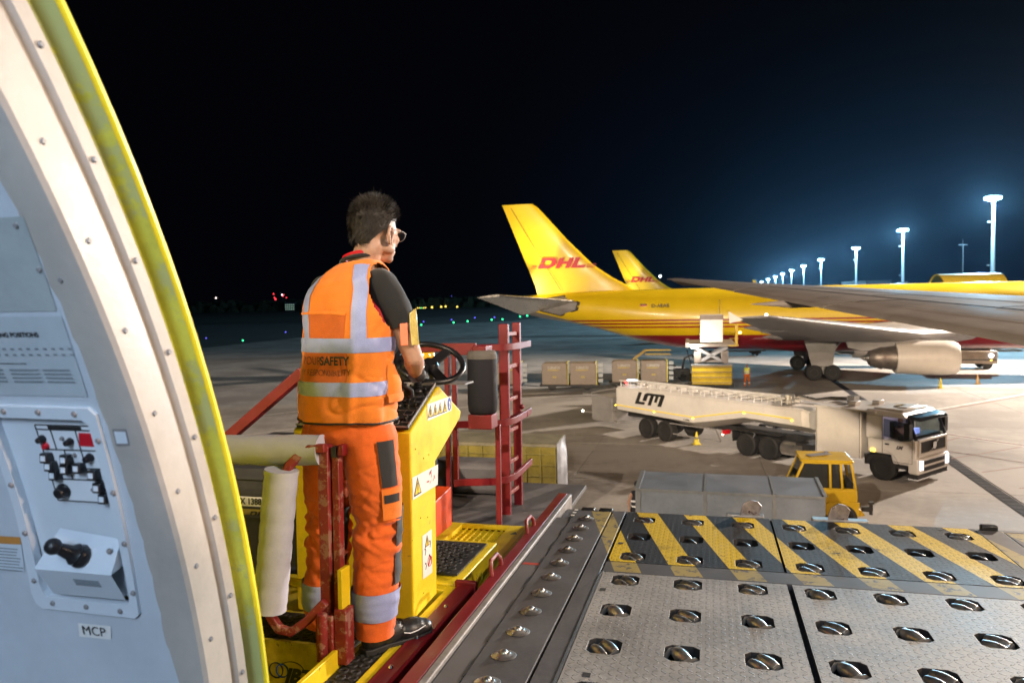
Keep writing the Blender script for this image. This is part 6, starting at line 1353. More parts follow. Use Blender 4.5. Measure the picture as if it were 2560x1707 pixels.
# ================================================================ door frame and lining of our own aircraft (FA frame)
WC, ZC = -1.497, -1.21
def rad(u, deg, r_): return Vector((u, WC + r_ * math.cos(R(deg)), ZC + r_ * math.sin(R(deg))))
m_lin = mat('pale_lining_panel', (.52, .57, .62), .45, var=.05, vs=3, bump=.04, bs=40, dirt=.12)
m_jamb = mat('cream_door_frame', (.43, .39, .35), .48, var=.07, vs=5, bump=.06, bs=50, dirt=.3)
m_flange = mat('yellow_green_primer', (.44, .46, .06), .45, var=.15, vs=8, bump=.08, bs=60, dirt=.35, wear=.50, wearc=(.34, .38, .15), ws=3.5)
m_skinedge = mat('yellow_skin_edge', (.80, .68, .03), .4, var=.08, vs=6)
m_mcp = mat('panel_white_plastic', (.62, .68, .74), .35, var=.03)
def arc(name, prof, m_, a0=-38, a1=62, par=own, n=60, **k):
    """sweep a (u, radius) section round the fuselage"""
    b = MB(); b.loft([[rad(u, a0 + (a1 - a0) * i / n, r_) for u, r_ in prof] for i in range(n + 1)]); return b.build(name, m_, par, smooth=30, **k)
arc('outer_skin', [(-6, 3.035), (-1.0, 3.035), (-.992, 3.041), (-.992, 3.049), (-1.0, 3.055), (-6, 3.055)], m_skinedge)
arc('door_flange', [(-1.035, 2.992), (-1.035, 3.034), (-1.0, 3.034), (-.994, 3.031), (-1.004, 3.028), (-1.028, 3.020), (-1.028, 2.998), (-1.02, 2.992)], m_flange)
arc('frame_ledge', [(-1.06, 2.945), (-1.06, 2.992), (-1.012, 2.992), (-1.004, 2.988), (-1.004, 2.960), (-1.016, 2.952), (-1.016, 2.945)], m_jamb)
arc('door_jamb', [(-1.10, 2.852), (-1.10, 2.942), (-1.010, 2.942), (-1.006, 2.938), (-1.0, 2.90), (-.998, 2.858), (-1.004, 2.850), (-1.03, 2.846)], m_jamb)
def inpoly(x, y, P):
    r_ = False; j = len(P) - 1
    for i in range(len(P)):
        if (P[i][1] > y) != (P[j][1] > y) and x < (P[j][0] - P[i][0]) * (y - P[i][1]) / (P[j][1] - P[i][1]) + P[i][0]: r_ = not r_
        j = i
    return r_
RIM = [(-1.345, 21.22), (-1.10, 21.18), (-1.088, 20.9), (-1.090, 20.2), (-1.122, 12.3), (-1.124, 11.95), (-1.135, 11.75), (-1.365, 11.80), (-1.378, 12.0), (-1.384, 12.5), (-1.362, 16.5), (-1.352, 20.6)]
INN = [(-1.325, 20.72), (-1.125, 20.68), (-1.112, 20.5), (-1.113, 20.1), (-1.138, 12.75), (-1.140, 12.5), (-1.150, 12.35), (-1.345, 12.4), (-1.352, 12.6), (-1.356, 13.0), (-1.342, 16.5), (-1.333, 20.4)]
MIDP = [((a_[0] * .45 + c_[0] * .55), (a_[1] * .45 + c_[1] * .55)) for a_, c_ in zip(RIM, INN)]
us_ = [-3.6, -2.4, -1.7, -1.5] + [-1.42 + .008 * i for i in range(49)]; as_ = [-38 + 3 * i for i in range(16)] + [10.5 + .16 * i for i in range(73)] + [24 + 2 * i for i in range(20)]
b = MB(); n_u = len(us_); fs_ = []
for i in range(len(as_) - 1):
    for j in range(n_u - 1):
        if inpoly((us_[j] + us_[j + 1]) / 2, (as_[i] + as_[i + 1]) / 2, MIDP): continue
        fs_.append((i * n_u + j, i * n_u + j + 1, (i + 1) * n_u + j + 1, (i + 1) * n_u + j))
b.add([rad(u, a_, 2.85) for a_ in as_ for u in us_], fs_); LN = b.build('wall_lining', m_lin, own, smooth=60)
b = MB(); b.lathe([(.001, .004), (.004, .004), (.0058, .0015), (.006, 0)], (0, 0, 0), 8); sm = b.mesh('screw', m_ac_grey, 50)
def screw(u, a, r_, dirv, name='screw', par=own, me=sm):
    return inst(name, me, par, Matrix.Translation(rad(u, a, r_)) @ Vector(dirv).to_track_quat('Z', 'Y').to_matrix().to_4x4())
for i in range(24): a = -30 + i * 3.35; screw(-1.0, a + .3, 2.885, (1, 0, 0))
for i in range(46): a = -30 + i * 1.8; screw(-1.003, a, 2.972, (1, 0, 0)) if i % 2 else None
b = MB(); b.lathe([(.001, .003), (.003, .003), (.0045, 0)], (0, 0, 0), 7); rv = b.mesh('rivet', m_flange, 50)
for i in range(44): screw(-1.026, -30 + i * 1.9, 3.009, (1, 0, 0), 'rivet', own, rv)
# --- sheets and placards on the wall; coordinates (u, degrees)
def cyl_patch(name, corners, m_, r_=2.848, par=LN, nn=8):
    """quad patch on the lining: corners TL, TR, BR, BL in (u, deg)"""
    b = MB(); tl, tr, br, bl = [Vector(c) for c in corners]; rows_ = []
    for i in range(nn + 1):
        t = i / nn; l = tl.lerp(bl, t); q = tr.lerp(br, t); rows_.append([rad(*l.lerp(q, s / 3), r_) for s in range(4)])
    b.loft(rows_, open_ring=True); return b.build(name, m_, par, smooth=60)
m_sheet = mat('aged_grey_placard', (.36, .40, .40), .5, var=.08, vs=9); m_sheet2 = mat('pale_grey_placard', (.42, .47, .50), .45, var=.05)
m_fade = mat('faded_print', (.20, .23, .25), .6, var=.2)
p1_ = cyl_patch('instruction_placard', [(-1.55, 28.49), (-1.066, 28.49), (-1.086, 25.05), (-1.55, 25.05)], m_sheet)
p2_ = cyl_patch('instruction_placard', [(-1.55, 24.9), (-1.082, 24.85), (-1.096, 21.62), (-1.55, 21.62)], m_sheet2)
cyl_patch('small_placard', [(-1.55, 31.2), (-1.18, 31.2), (-1.18, 29.0), (-1.55, 29.0)], m_mcp)
def wall_text(s, u, a, size, m_, par, bold=0.0):
    letter('lettering', s, lambda x, y: rad(u + x, a + math.degrees(y / 2.85), 2.8462), m_, par, size, bold)
wall_text('PARKING POSITIONS', -1.205, 24.15, .0125, m_ink, p2_, .0004)
random.seed(4)
for i in range(14):
    u = -1.33 + .018 * (i % 14)
    for a in (23.62, 23.38):
        cyl_patch('pallet_mark', [(u, a), (u + .008, a), (u + .008, a - .07), (u, a - .07)], m_fade, 2.8464, p2_, 1)
cyl_patch('arrow_line', [(-1.27, 23.0), (-1.20, 23.0), (-1.20, 22.97), (-1.27, 22.97)], m_ink, 2.8464, p2_, 1)
for i in range(4):
    for k in range(3):
        u0x = -1.32 + .075 * k; cyl_patch('text_line', [(u0x, 22.75 - .16 * i), (u0x + .06 + .01 * (k % 2), 22.75 - .16 * i), (u0x + .06, 22.68 - .16 * i), (u0x, 22.68 - .16 * i)], m_fade, 2.8464, p2_, 1)
for i in range(4): cyl_patch('text_line', [(-1.30, 26.9 - .3 * i), (-1.22 + .02 * (i % 3), 26.9 - .3 * i), (-1.22 + .02 * (i % 3), 26.8 - .3 * i), (-1.30, 26.8 - .3 * i)], m_fade, 2.8464, p1_, 1)
cyl_patch('map_outline', [(-1.22, 27.9), (-1.14, 27.6), (-1.16, 27.0), (-1.20, 27.2)], m_fade, 2.8464, p1_, 3)
# --- master control panel: raised rim, recessed face
rim = [(-1.345, 21.22), (-1.10, 21.18), (-1.088, 20.9), (-1.090, 20.2), (-1.122, 12.3), (-1.124, 11.95), (-1.135, 11.75), (-1.365, 11.80), (-1.378, 12.0), (-1.384, 12.5), (-1.362, 16.5), (-1.352, 20.6)]
inn = [(-1.325, 20.72), (-1.125, 20.68), (-1.112, 20.5), (-1.113, 20.1), (-1.138, 12.75), (-1.140, 12.5), (-1.150, 12.35), (-1.345, 12.4), (-1.352, 12.6), (-1.356, 13.0), (-1.342, 16.5), (-1.333, 20.4)]
def dens(l):
    o_ = []
    for i in range(len(l)):
        a, c = Vector(l[i]), Vector(l[(i + 1) % len(l)]); k = max(1, int(abs(a.y - c.y) / .6))
        o_ += [tuple(a.lerp(c, s / 6)) for s in range(6)]
    return o_
ro, ri = dens(rim), dens(inn); MCP = None
b = MB(); b.loft([[rad(*p, r_) for p in pl_] for pl_, r_ in ((ro, 2.852), (ro, 2.842), (ri, 2.842), (ri, 2.861))], cap=False); MCP = b.build('master_control_panel', m_mcp, LN, smooth=30)
def pp(t, s):      # position on the inner face: t across 0..1, s down 0..1
    l = Vector((-1.333, 20.5)).lerp(Vector((-1.352, 12.5)), s); q = Vector((-1.113, 20.5)).lerp(Vector((-1.139, 12.5)), s); return l.lerp(q, t)
def patch_face(name, t0, t1, s0, s1, m_, r_, par):
    b = MB(); rows_ = []
    for i in range(9): s = s0 + (s1 - s0) * i / 8; rows_.append([rad(*pp(t0 + (t1 - t0) * k / 3, s), r_) for k in range(4)])
    b.loft(rows_, open_ring=True); return b.build(name, m_, par, smooth=60)
patch_face('panel_face', 0, 1, 0, 1, m_mcp, 2.8602, MCP)
sw = patch_face('switch_plate', .36, .985, .02, .465, mat('white_switch_plate', (.72, .76, .80), .4, var=.02), 2.8578, MCP)
def pln(t0, s0, t1, s1, wd, m_=m_ink):
    b = MB(); a = pp(t0, s0); c = pp(t1, s1)
    for k in range(8): b.bar(rad(*a.lerp(c, k / 8), 2.8572), rad(*a.lerp(c, (k + 1) / 8), 2.8572), wd, .0012, (0, 1, .4))
    b.build('printed_line', m_, sw, smooth=0)
for q in ((.37, .03, .975, .03), (.37, .055, .975, .055), (.37, .455, .975, .455), (.37, .03, .37, .455), (.975, .03, .975, .455), (.37, .165, .975, .165), (.60, .165, .60, .33), (.37, .33, .975, .33), (.52, .055, .52, .165), (.78, .055, .78, .33), (.60, .265, .975, .265)): pln(*q, .0022)
pln(.5, .043, .85, .043, .006)
for k in range(5):
    b = MB(); a = pp(.83 + .03 * k, .07); c = pp(.80 + .03 * k, .14); b.bar(rad(*a, 2.8570), rad(*c, 2.8570), .008, .001, (0, 1, .4)); b.build('red_hatch', m_redprint, sw, smooth=0)
def knob(t, s, r_, h, m_, nm='knob'):
    b = MB(); p = rad(*pp(t, s), 2.8578); n_ = Vector((0, -1, -.25)).normalized(); b.lathe([(.001, h), (r_ * .7, h), (r_ * .85, h * .8), (r_ * .9, h * .4), (r_ * 1.1, h * .2), (r_ * 1.1, 0)], p, 14, ax=n_); b.build(nm, m_, sw)
def pushb(t, s, r_=.0095):
    b = MB(); p = rad(*pp(t, s), 2.8535); q = Matrix.Translation(p); b.box(-r_, r_, -.012, .006, -r_ * 1.05, r_ * 1.05); b.v = [p + v for v in b.v]; o = b.build('push_button', m_blk, sw, bevel=.002)
    b = MB(); b.box(-r_ * .55, r_ * .55, -.0135, -.0125, -r_ * .55, r_ * .55); b.v = [p + v for v in b.v]; b.build('button_face', m_mcp, o, smooth=0)
for t, s in ((.42, .205), (.44, .25), (.46, .30), (.63, .21), (.60, .265), (.74, .255), (.88, .29), (.90, .36), (.93, .42)): pushb(t, s)
knob(.47, .395, .014, .018, m_blk); knob(.41, .105, .007, .015, m_blk, 'toggle'); knob(.70, .115, .007, .015, m_blk, 'toggle'); knob(.86, .20, .008, .016, m_blk, 'toggle'); knob(.42, .145, .007, .008, m_redprint, 'red_button')
for t, s in ((.62, .10), (.70, .19), (.66, .24), (.80, .21), (.84, .31), (.80, .38)): knob(t, s, .004, .006, m_ac_grey, 'small_switch')
# sloping shelf with joystick
def P3_(t, s, r_): return rad(*pp(t, s), r_)
b = MB(); b.add([P3_(.10, .80, 2.816), P3_(.97, .80, 2.816), P3_(.97, .66, 2.858), P3_(.30, .62, 2.858), P3_(.10, .80, 2.859), P3_(.97, .80, 2.859), P3_(.14, .985, 2.840), P3_(.97, .985, 2.840)], [(0, 1, 2, 3), (0, 1, 7, 6), (0, 3, 4), (1, 5, 2)]); SH = b.build('joystick_shelf', m_mcp, MCP, smooth=0)
p = P3_(.60, .735, 2.833); b = MB(); ax_ = Vector((-.25, -.62, .45)).normalized(); b.lathe([(.022, -.004), (.024, .004), (.020, .012), (.022, .016), (.015, .026), (.012, .045), (.010, .055)], p, 14, ax=ax_); b.ball(p + ax_ * .062, .0165, 14); b.build('joystick', m_blk, SH, smooth=50)
for t, s in ((.40, .70), (.90, .70), (.45, .79), (.70, .79), (.30, .69)): inst('screw', sm, SH, Matrix.Translation(P3_(t, s, 2.838)) @ Vector((0, -1, .3)).to_track_quat('Z', 'Y').to_matrix().to_4x4())
for k in range(4):
    b = MB(); b.bar(P3_(.50, .855 + .012 * k, 2.822 + .0015 * k), P3_(.78, .855 + .012 * k, 2.822 + .0015 * k), .0022, .002); b.build('text_line', m_fade, SH, smooth=0)
for u, a in ((-1.294, 21.0), (-1.214, 21.0), (-1.133, 20.95), (-1.101, 19.83), (-1.106, 17.55), (-1.115, 15.25), (-1.124, 12.97), (-1.166, 12.05), (-1.249, 12.1), (-1.333, 12.12), (-1.366, 13.14), (-1.353, 15.42), (-1.346, 17.67)): screw(u, a, 2.8415, (0, -1, -.2))
s_ = cyl_patch('sticker', [(-1.288, 11.16), (-1.206, 11.18), (-1.211, 10.52), (-1.292, 10.5)], m_sticker); wall_text('MCP', -1.250, 10.85, .030, m_ink, s_, 0.0)
s_ = cyl_patch('orange_label', [(-1.47, 15.08), (-1.377, 15.11), (-1.381, 14.75), (-1.47, 14.72)], mat('orange_label_print', (.55, .24, .05), .5), par=LN)
s_ = cyl_patch('text_label', [(-1.47, 14.70), (-1.381, 14.74), (-1.393, 13.42), (-1.48, 13.42)], m_mcp, par=LN)
for i in range(8): cyl_patch('text_line', [(-1.46, 14.55 - .15 * i), (-1.392 - .004 * (i % 3), 14.55 - .15 * i), (-1.392 - .004 * (i % 3), 14.50 - .15 * i), (-1.46, 14.50 - .15 * i)], m_fade, 2.8464, s_, 1)
s_ = cyl_patch('data_plate', [(-1.066, 20.30), (-1.034, 20.31), (-1.038, 19.60), (-1.070, 19.58)], m_ac_grey, 2.846, own); cyl_patch('data_plate_face', [(-1.063, 20.2), (-1.038, 20.2), (-1.041, 19.7), (-1.066, 19.68)], m_mcp, 2.8455, s_, 1)
for u, a in ((-1.088, 28.2), (-1.084, 26.6), (-1.05, 26.2), (-1.13, 30.3)): screw(u, a, 2.849, (0, -1, -.4))
# rib standing from the lining and hold floor
arc('lining_rib', [(-1.60, 2.80), (-1.56, 2.80), (-1.56, 2.852), (-1.60, 2.852)], m_lin, par=LN)
b = MB(); b.box(-6, 8, -4.2, 1.46, -1.42, -1.33); b.build('hold_floor', m_deck, own)

# the hull goes on over, behind and ahead of the door
m_hull = mat('yellow_hull_paint', (.72, .50, .01), .4, var=.05)
def hull(name, u0_, u1_, a0, a1, r0_, r1_, m_, n=48):
    b = MB(); b.loft([[rad(u, a0 + (a1 - a0) * i / n, r_) for u, r_ in ((u0_, r0_), (u1_, r0_), (u1_, r1_), (u0_, r1_))] for i in range(n + 1)]); return b.build(name, m_, own, smooth=30)
hull('hull_skin', -22, -6, -180, 180, 2.95, 3.05, m_hull); hull('hull_skin', 2.7, 20, -180, 180, 2.95, 3.05, m_hull)
hull('hull_skin', -6, 2.7, 62, 322, 2.95, 3.05, m_hull); hull('hull_lining', -6, 2.7, 62.2, 321, 2.84, 2.86, m_lin)
hull('hull_skin', -1.0, 2.7, -38, -2.6, 2.95, 3.05, m_hull, 12); hull('door_jamb', 2.6, 2.7, -3, 62, 2.86, 3.04, m_jamb, 24)
# ================================================================ the worker at the console
MO = FL @ Vector((-1.455, 2.95, -1.372))
MN = bpy.data.objects.new('person', None); col.objects.link(MN)
MN.matrix_world = Matrix.Translation(MO) @ Matrix.Rotation(-math.atan2(_W.x, _W.y) - R(12), 4, 'Z')
tag(MN, 'worker in orange hi-vis vest and trousers, dark hair and glasses, at the yellow console', 'person')
def fabric(name, c, fold=.0, rough=.85, weave=True, dirt=.25):
    m = bpy.data.materials.new(name); m.use_nodes = True; nt = m.node_tree; bs = nt.nodes['Principled BSDF']
    t = nt.nodes.new('ShaderNodeTexCoord'); vec = t.outputs['Object']
    f = smst(nt, nmath(nt, 'ADD', nmath(nt, 'MULTIPLY', tn(nt, vec, 7, 5), .6), nmath(nt, 'MULTIPLY', tn(nt, vec, 260, 2), .4)), .36, .66)
    cc = mixc(nt, f, tuple(x * .84 for x in c), tuple(min(1, x * 1.1) for x in c))
    d = smst(nt, tn(nt, vec, 4.5, 7, .7), .54, .74); cc = mixc(nt, nmath(nt, 'MULTIPLY', d, dirt), cc, tuple(x * .45 for x in c))
    nt.links.new(cc, bs.inputs['Base Color']); bs.inputs['Roughness'].default_value = rough
    bs.inputs['Sheen Weight'].default_value = .25
    bp = nt.nodes.new('ShaderNodeBump'); bp.inputs['Strength'].default_value = .5; bp.inputs['Distance'].default_value = .012
    mp = nt.nodes.new('ShaderNodeMapping'); mp.inputs['Scale'].default_value = (5, 5, 9) if fold else (6, 6, 3.2); nt.links.new(vec, mp.inputs['Vector'])
    nt.links.new(tn(nt, mp.outputs[0], 1.0, 3, .5), bp.inputs['Height'])
    b2 = nt.nodes.new('ShaderNodeBump'); b2.inputs['Strength'].default_value = .25; b2.inputs['Distance'].default_value = .001
    nt.links.new(tn(nt, vec, 420, 2), b2.inputs['Height']); nt.links.new(bp.outputs[0], b2.inputs['Normal']); nt.links.new(b2.outputs[0], bs.inputs['Normal'])
    return m
m_vest = fabric('orange_vest_cloth', (.90, .235, .018)); m_trou = fabric('orange_trouser_cloth', (.80, .135, .012), 1)
m_vest_shade = fabric('dark_orange_vest_shade', (.62, .125, .010)); m_tee = fabric('black_tshirt_cloth', (.009, .009, .011), 0, .9, True, .1)  # the darker orange puts the shadow on the vest's back into colour
m_tape = fabric('blue_lit_reflective_tape', (.33, .38, .70), 0, .45, True, .12); m_hair = mat('dark_brown_hair', (.028, .021, .016), .6, var=.4, vs=60)  # blue cabin light thrown back by the tape is put into its colour
m_glove = mat('black_glove', (.022, .022, .024), .6, var=.3, bump=.3, bs=80); m_badge = mat('clear_yellow_badge', (.62, .48, .14), .25, var=.2, vs=20, coat=.6); m_bado = mat('coral_badge_strap', (.85, .22, .10), .5)
m_pad = fabric('black_pocket_cloth', (.02, .02, .024), 0, .8, True, .1)

# --- body under the clothes
def L2M(u, w, n_): return MN.matrix_world.inverted() @ (FL @ Vector((u, w, n_)))
bpy.context.view_layer.update()
b = MB()
HC = Vector((.095, .080, 1.722)); HY = R(-6)      # head turned to his right
HM = Matrix.Translation(HC) @ Matrix.Rotation(HY, 4, 'Z') @ Matrix.Rotation(R(-8), 4, 'X') @ Matrix.Scale(1.05, 4)
def hp(x, y, z): return HM @ Vector((x, y, z))
def hball(c, r_, n=14):
    rings = []
    for i in range(9):
        t = max(-1.55, min(1.55, -math.pi / 2 + math.pi * i / 8)); rings.append([hp(c[0] + math.cos(t) * math.cos(2 * math.pi * k / n) * r_[0], c[1] + math.cos(t) * math.sin(2 * math.pi * k / n) * r_[1], c[2] + math.sin(t) * r_[2]) for k in range(n)])
    b.loft(rings)
hball((0, -.008, .03), (.074, .094, .085)); hball((0, .042, -.01), (.062, .055, .075)); hball((0, .045, -.065), (.046, .045, .042)); hball((0, .085, -.085), (.022, .016, .018))
for s_ in (-1, 1):
    hball((s_ * .036, .070, -.012), (.024, .020, .022)); hball((s_ * .032, .086, .028), (.024, .014, .010)); hball((s_ * .052, .02, -.055), (.016, .04, .022))
capsule(b, hp(0, .095, .018), .010, hp(0, .116, -.022), .013); hball((0, .100, -.052), (.022, .012, .007)); hball((0, .098, -.064), (.019, .012, .007))
NB = Vector((.050, .025, 1.56)); capsule(b, NB, .066, hp(0, -.03, -.06), .056); capsule(b, hp(0, -.035, -.02), .052, hp(0, -.04, -.07), .056)
capsule(b, (-.13, .01, 1.50), .045, (.14, .02, 1.51), .045); blob_ball(b, (0, .0, 1.32), (.175, .115, .24)); blob_ball(b, (-.01, 0, 1.02), (.17, .12, .17))
SR, ER, WR = Vector((.185, .01, 1.500)), L2M(-1.200, 3.00, -.165), L2M(-1.268, 3.19, -.245)
SL, EL, WL_ = Vector((-.165, .04, 1.48)), Vector((-.185, .10, 1.18)), L2M(-1.45, 3.27, -.29)
for S_a, E_a, W_a in ((SR, ER, WR), (SL, EL, WL_)):
    capsule(b, S_a, .046, S_a.lerp(E_a, .45), .052, 16); capsule(b, S_a.lerp(E_a, .45), .052, E_a, .040, 16); m_ = E_a.lerp(W_a, .35); capsule(b, E_a, .041, m_, .044, 16); capsule(b, m_, .044, W_a, .028, 16)
for s_, cx in ((1, .118), (-1, -.135)):
    capsule(b, (cx * .8, 0, .95), .10, (cx, .01, .52), .068); capsule(b, (cx, .01, .52), .062, (cx, -.03, .10), .045)
def facefn(v): return v
body = remesh(b, 'body', m_skin, MN, .007, 5)
# eyes
for s_ in (-1, 1):
    b = MB(); b.ball(hp(s_ * .031, .080, .010), .0105, 10); e_ = b.build('eye', m_sticker, MN); b = MB(); b.ball(hp(s_ * .031, .0885, .010), .0055, 8); b.build('iris', m_blk, e_)
# right and left ear
for s_ in (-1, 1):
    b = MB(); blob = []
    for i in range(16):
        a = 2 * math.pi * i / 16; blob.append(hp(s_ * (.080 + .010 * max(0, -math.cos(a))), -.006 + .019 * math.cos(a) * (1.0 if math.sin(a) > 0 else .75), -.010 + .033 * math.sin(a)))
    b.tube(blob, .0055, 8, closed=True); c_ = [hp(s_ * .074, -.004 + .016 * math.cos(a), -.010 + .029 * math.sin(a)) for a in [2 * math.pi * i / 16 for i in range(16)]]
    b.add(c_, [tuple(range(16))]); cc2 = [hp(s_ * .0795, -.002 + .012 * math.cos(a), -.008 + .020 * math.sin(a)) for a in [R(-60 + 20 * i) for i in range(13)]]; b.tube(cc2, .0035, 6); b.ball(hp(s_ * .079, .002, -.038), .008, 8); b.build('ear', m_skin, MN, smooth=80)
# glasses
b = MB(); m_metal = m_zinc
for s_ in (-1, 1):
    b.tube([hp(s_ * .082, -.02, .004), hp(s_ * .080, .02, .016), hp(s_ * .077, .075, .018), hp(s_ * .066, .104, .016)], .0022, 6)
    b.tube([hp(s_ * (.036 + .028 * math.cos(a)), .108 - .006 * abs(math.cos(a)), .008 + .019 * math.sin(a)) for a in [2 * math.pi * k / 16 for k in range(16)]], .0018, 6, closed=True)
b.tube([hp(-.009, .110, .012), hp(0, .113, .015), hp(.009, .110, .012)], .0018, 6); GL = b.build('glasses', m_metal, MN)
for s_ in (-1, 1):
    b = MB(); b.add([hp(s_ * (.036 + .026 * math.cos(a)), .108, .008 + .018 * math.sin(a)) for a in [2 * math.pi * k / 16 for k in range(16)]], [tuple(range(16))]); b.build('lens', m_glass, GL, smooth=0)
# stubble / jaw shade stays with the skin; hair: cap plus strands
random.seed(21)
def scalp(a, e_):      # a azimuth from face (+y), e elevation
    return Vector((.080 * math.cos(e_) * math.sin(a), -.010 + .101 * math.cos(e_) * math.cos(a), .032 + (.094 if e_ > 0 else .128) * math.sin(e_)))
def hair_ok(a, e_):
    aa = abs(math.degrees(a)); ee = math.degrees(e_)
    low = 38 if aa < 45 else (38 - (aa - 45) * 1.0 if aa < 75 else (8 if aa < 95 else (-12 if aa < 108 else -12 - (aa - 108) * .75)))
    return ee > max(low, -56)
b = MB()
cap_ = []
for i in range(25):
    row = []
    for j in range(41):
        a = -math.pi + 2 * math.pi * j / 40; aa = abs(math.degrees(a)); low = 38 if aa < 45 else (38 - (aa - 45) * 1.0 if aa < 75 else (8 if aa < 95 else (-12 if aa < 108 else -12 - (aa - 108) * .75)))
        low = max(low, -56); e_ = R(low + (89 - low) * i / 24); p = scalp(a, e_); k = 1.035 + .10 * math.sin(max(0, e_)) + .03 * noise.noise(p * 40); row.append(hp(*(Vector((0, -.008, .03)) + (p - Vector((0, -.008, .03))) * k)))
    cap_.append(row)
b.loft(cap_, open_ring=True); HR = b.build('hair', m_hair, MN, smooth=80)
b = MB()
for i in range(9500):
    a = random.uniform(-math.pi, math.pi); e_ = math.asin(random.uniform(-.85, 1)); 
    if not hair_ok(a, e_): continue
    p = scalp(a, e_); n_ = (p - Vector((0, -.01, .03))).normalized(); topn = max(0, math.sin(e_)); L = .012 + .026 * topn + random.random() * .010
    if random.random() < .03: L *= 1.35
    d = (n_ * (.55 + .5 * topn) + Vector((.25 * random.uniform(-1, 1), -.30 + .55 * random.random() * topn, -.55 + .95 * topn + random.uniform(-.25, .25)))).normalized()
    cl = noise.noise_vector(p * 28); d = (d + cl * .65).normalized(); s_ = d.cross(n_).normalized() * random.uniform(.0004, .0009); q0 = p * 1.02; q1 = q0 + d * L * .6 + n_ * .003; q2 = q0 + d * L - Vector((0, 0, .004))
    b.add([hp(*(q0 - s_)), hp(*(q0 + s_)), hp(*(q1 + s_ * .7)), hp(*(q1 - s_ * .7)), hp(*q2)], [(0, 1, 2, 3), (3, 2, 4)])
me = bpy.data.meshes.new('hair_strands'); me.from_pydata(b.v, [], b.f); me.materials.append(m_hair); hs = bpy.data.objects.new('hair_strands', me); col.objects.link(hs); hs.parent = HR; hs['kind'] = 'stuff'

# --- vest: rings as functions of height
TB = [  # z, half width, half depth, centre x, centre y, x-slope lift
    (.955, .214, .150, -.018, -.005), (1.05, .207, .148, -.014, -.005), (1.18, .200, .143, -.008, 0), (1.30, .200, .142, -.002, 0), (1.40, .205, .140, .004, .002),
    (1.47, .200, .130, .010, .008), (1.515, .186, .118, .015, .012), (1.548, .158, .104, .022, .018), (1.575, .125, .092, .030, .024), (1.592, .098, .082, .036, .028), (1.602, .082, .076, .040, .030)]
def tb(z):
    for r0_, r1_ in zip(TB, TB[1:]):
        if z <= r1_[0]:
            k = max(0, (z - r0_[0]) / (r1_[0] - r0_[0])); k = k * k * (3 - 2 * k) * .4 + k * .6; return [r0_[i] * (1 - k) + r1_[i] * k for i in range(5)]
    return list(TB[-1])
def vest_pt(z, a, off=0.0):
    """a = 0 is the middle of the back, positive to his right"""
    _, hw, hd, cx, cy = tb(z); p = 2.35
    sx, sy = math.sin(a), -math.cos(a); x = math.copysign(abs(sx) ** (2 / p), sx) * hw; y = math.copysign(abs(sy) ** (2 / p), sy) * hd
    n_ = Vector((x / hw ** 1.6, y / hd ** 1.6, .0)).normalized()
    lift = .028 * (x / .2) if z > 1.4 else 0
    q = Vector((cx + x, cy + y, z)); lo = max(0, min(1, (1.5 - z) / .3))
    f = .009 * noise.noise(Vector((x * 6, y * 6, z * 3.5))) + .007 * noise.noise(Vector((x * 17 + 5, y * 17, z * 9))) * lo
    f += .006 * math.sin(a * 5.0 + z * 3) * max(0, min(1, (1.22 - z) / .25)); f += .010 * math.exp(-((a - .62 + (1.3 - z) * .25) / .10) ** 2) * lo
    f -= .008 * math.exp(-((z - 1.16) / .035) ** 2) * (.5 + .5 * math.sin(a * 3 + 1))
    cr = abs(noise.noise(Vector((x * 5 + z * 4, y * 5, z * 7 - x * 3)))); f -= .007 * max(0, 1 - cr * 7) * (lo * .7 + .3)
    cr = abs(noise.noise(Vector((x * 8 - z * 9, y * 8 + 3, z * 12 + 7)))); f -= .004 * max(0, 1 - cr * 6) * lo
    q += n_ * (f + off); q.z += lift * min(1, max(0, (z - 1.4) / .12)); 
    return q
def A_of_x(x, z):
    _, hw, hd, cx, cy = tb(z); t = max(-.999, min(.999, (x - cx) / hw)); return math.copysign(math.asin(abs(t) ** (2.35 / 2)), t)
NA = 120; zs = [.955 + (1.602 - .955) * i / 90 for i in range(91)]
def armhole(q):
    for s_, c_ in ((1, SR), (-1, SL)):
        if s_ * q.x > .12:
            d = q - c_ - Vector((s_ * .02, 0, -.03)); 
            if (d.y / .088) ** 2 + (d.z / .125) ** 2 < 1 and s_ * q.x > .150: return True
    return False
b = MB(); grid = [[vest_pt(z, 2 * math.pi * k / NA) for k in range(NA)] for z in zs]; vs = [v for r_ in grid for v in r_]; fs = []
for i in range(90):
    for k in range(NA):
        l = (k + 1) % NA; q = (grid[i][k] + grid[i + 1][l]) / 2
        if armhole(q): continue
        fs.append((i * NA + k, i * NA + l, (i + 1) * NA + l, (i + 1) * NA + k))
b.add(vs, fs); me = bpy.data.meshes.new('vest'); me.from_pydata(b.v, [], b.f); me.materials.append(m_vest)
bm = bmesh.new(); bm.from_mesh(me); bmesh.ops.delete(bm, geom=[v for v in bm.verts if not v.link_faces], context='VERTS'); bm.to_mesh(me); bm.free(); me.polygons.foreach_set('use_smooth', [True] * len(me.polygons))
VE = bpy.data.objects.new('vest', me); col.objects.link(VE); VE.parent = MN; so = VE.modifiers.new('thick', 'SOLIDIFY'); so.thickness = .005; so.offset = 1; 
ss = VE.modifiers.new('sub', 'SUBSURF'); ss.levels = 1; ss.render_levels = 1
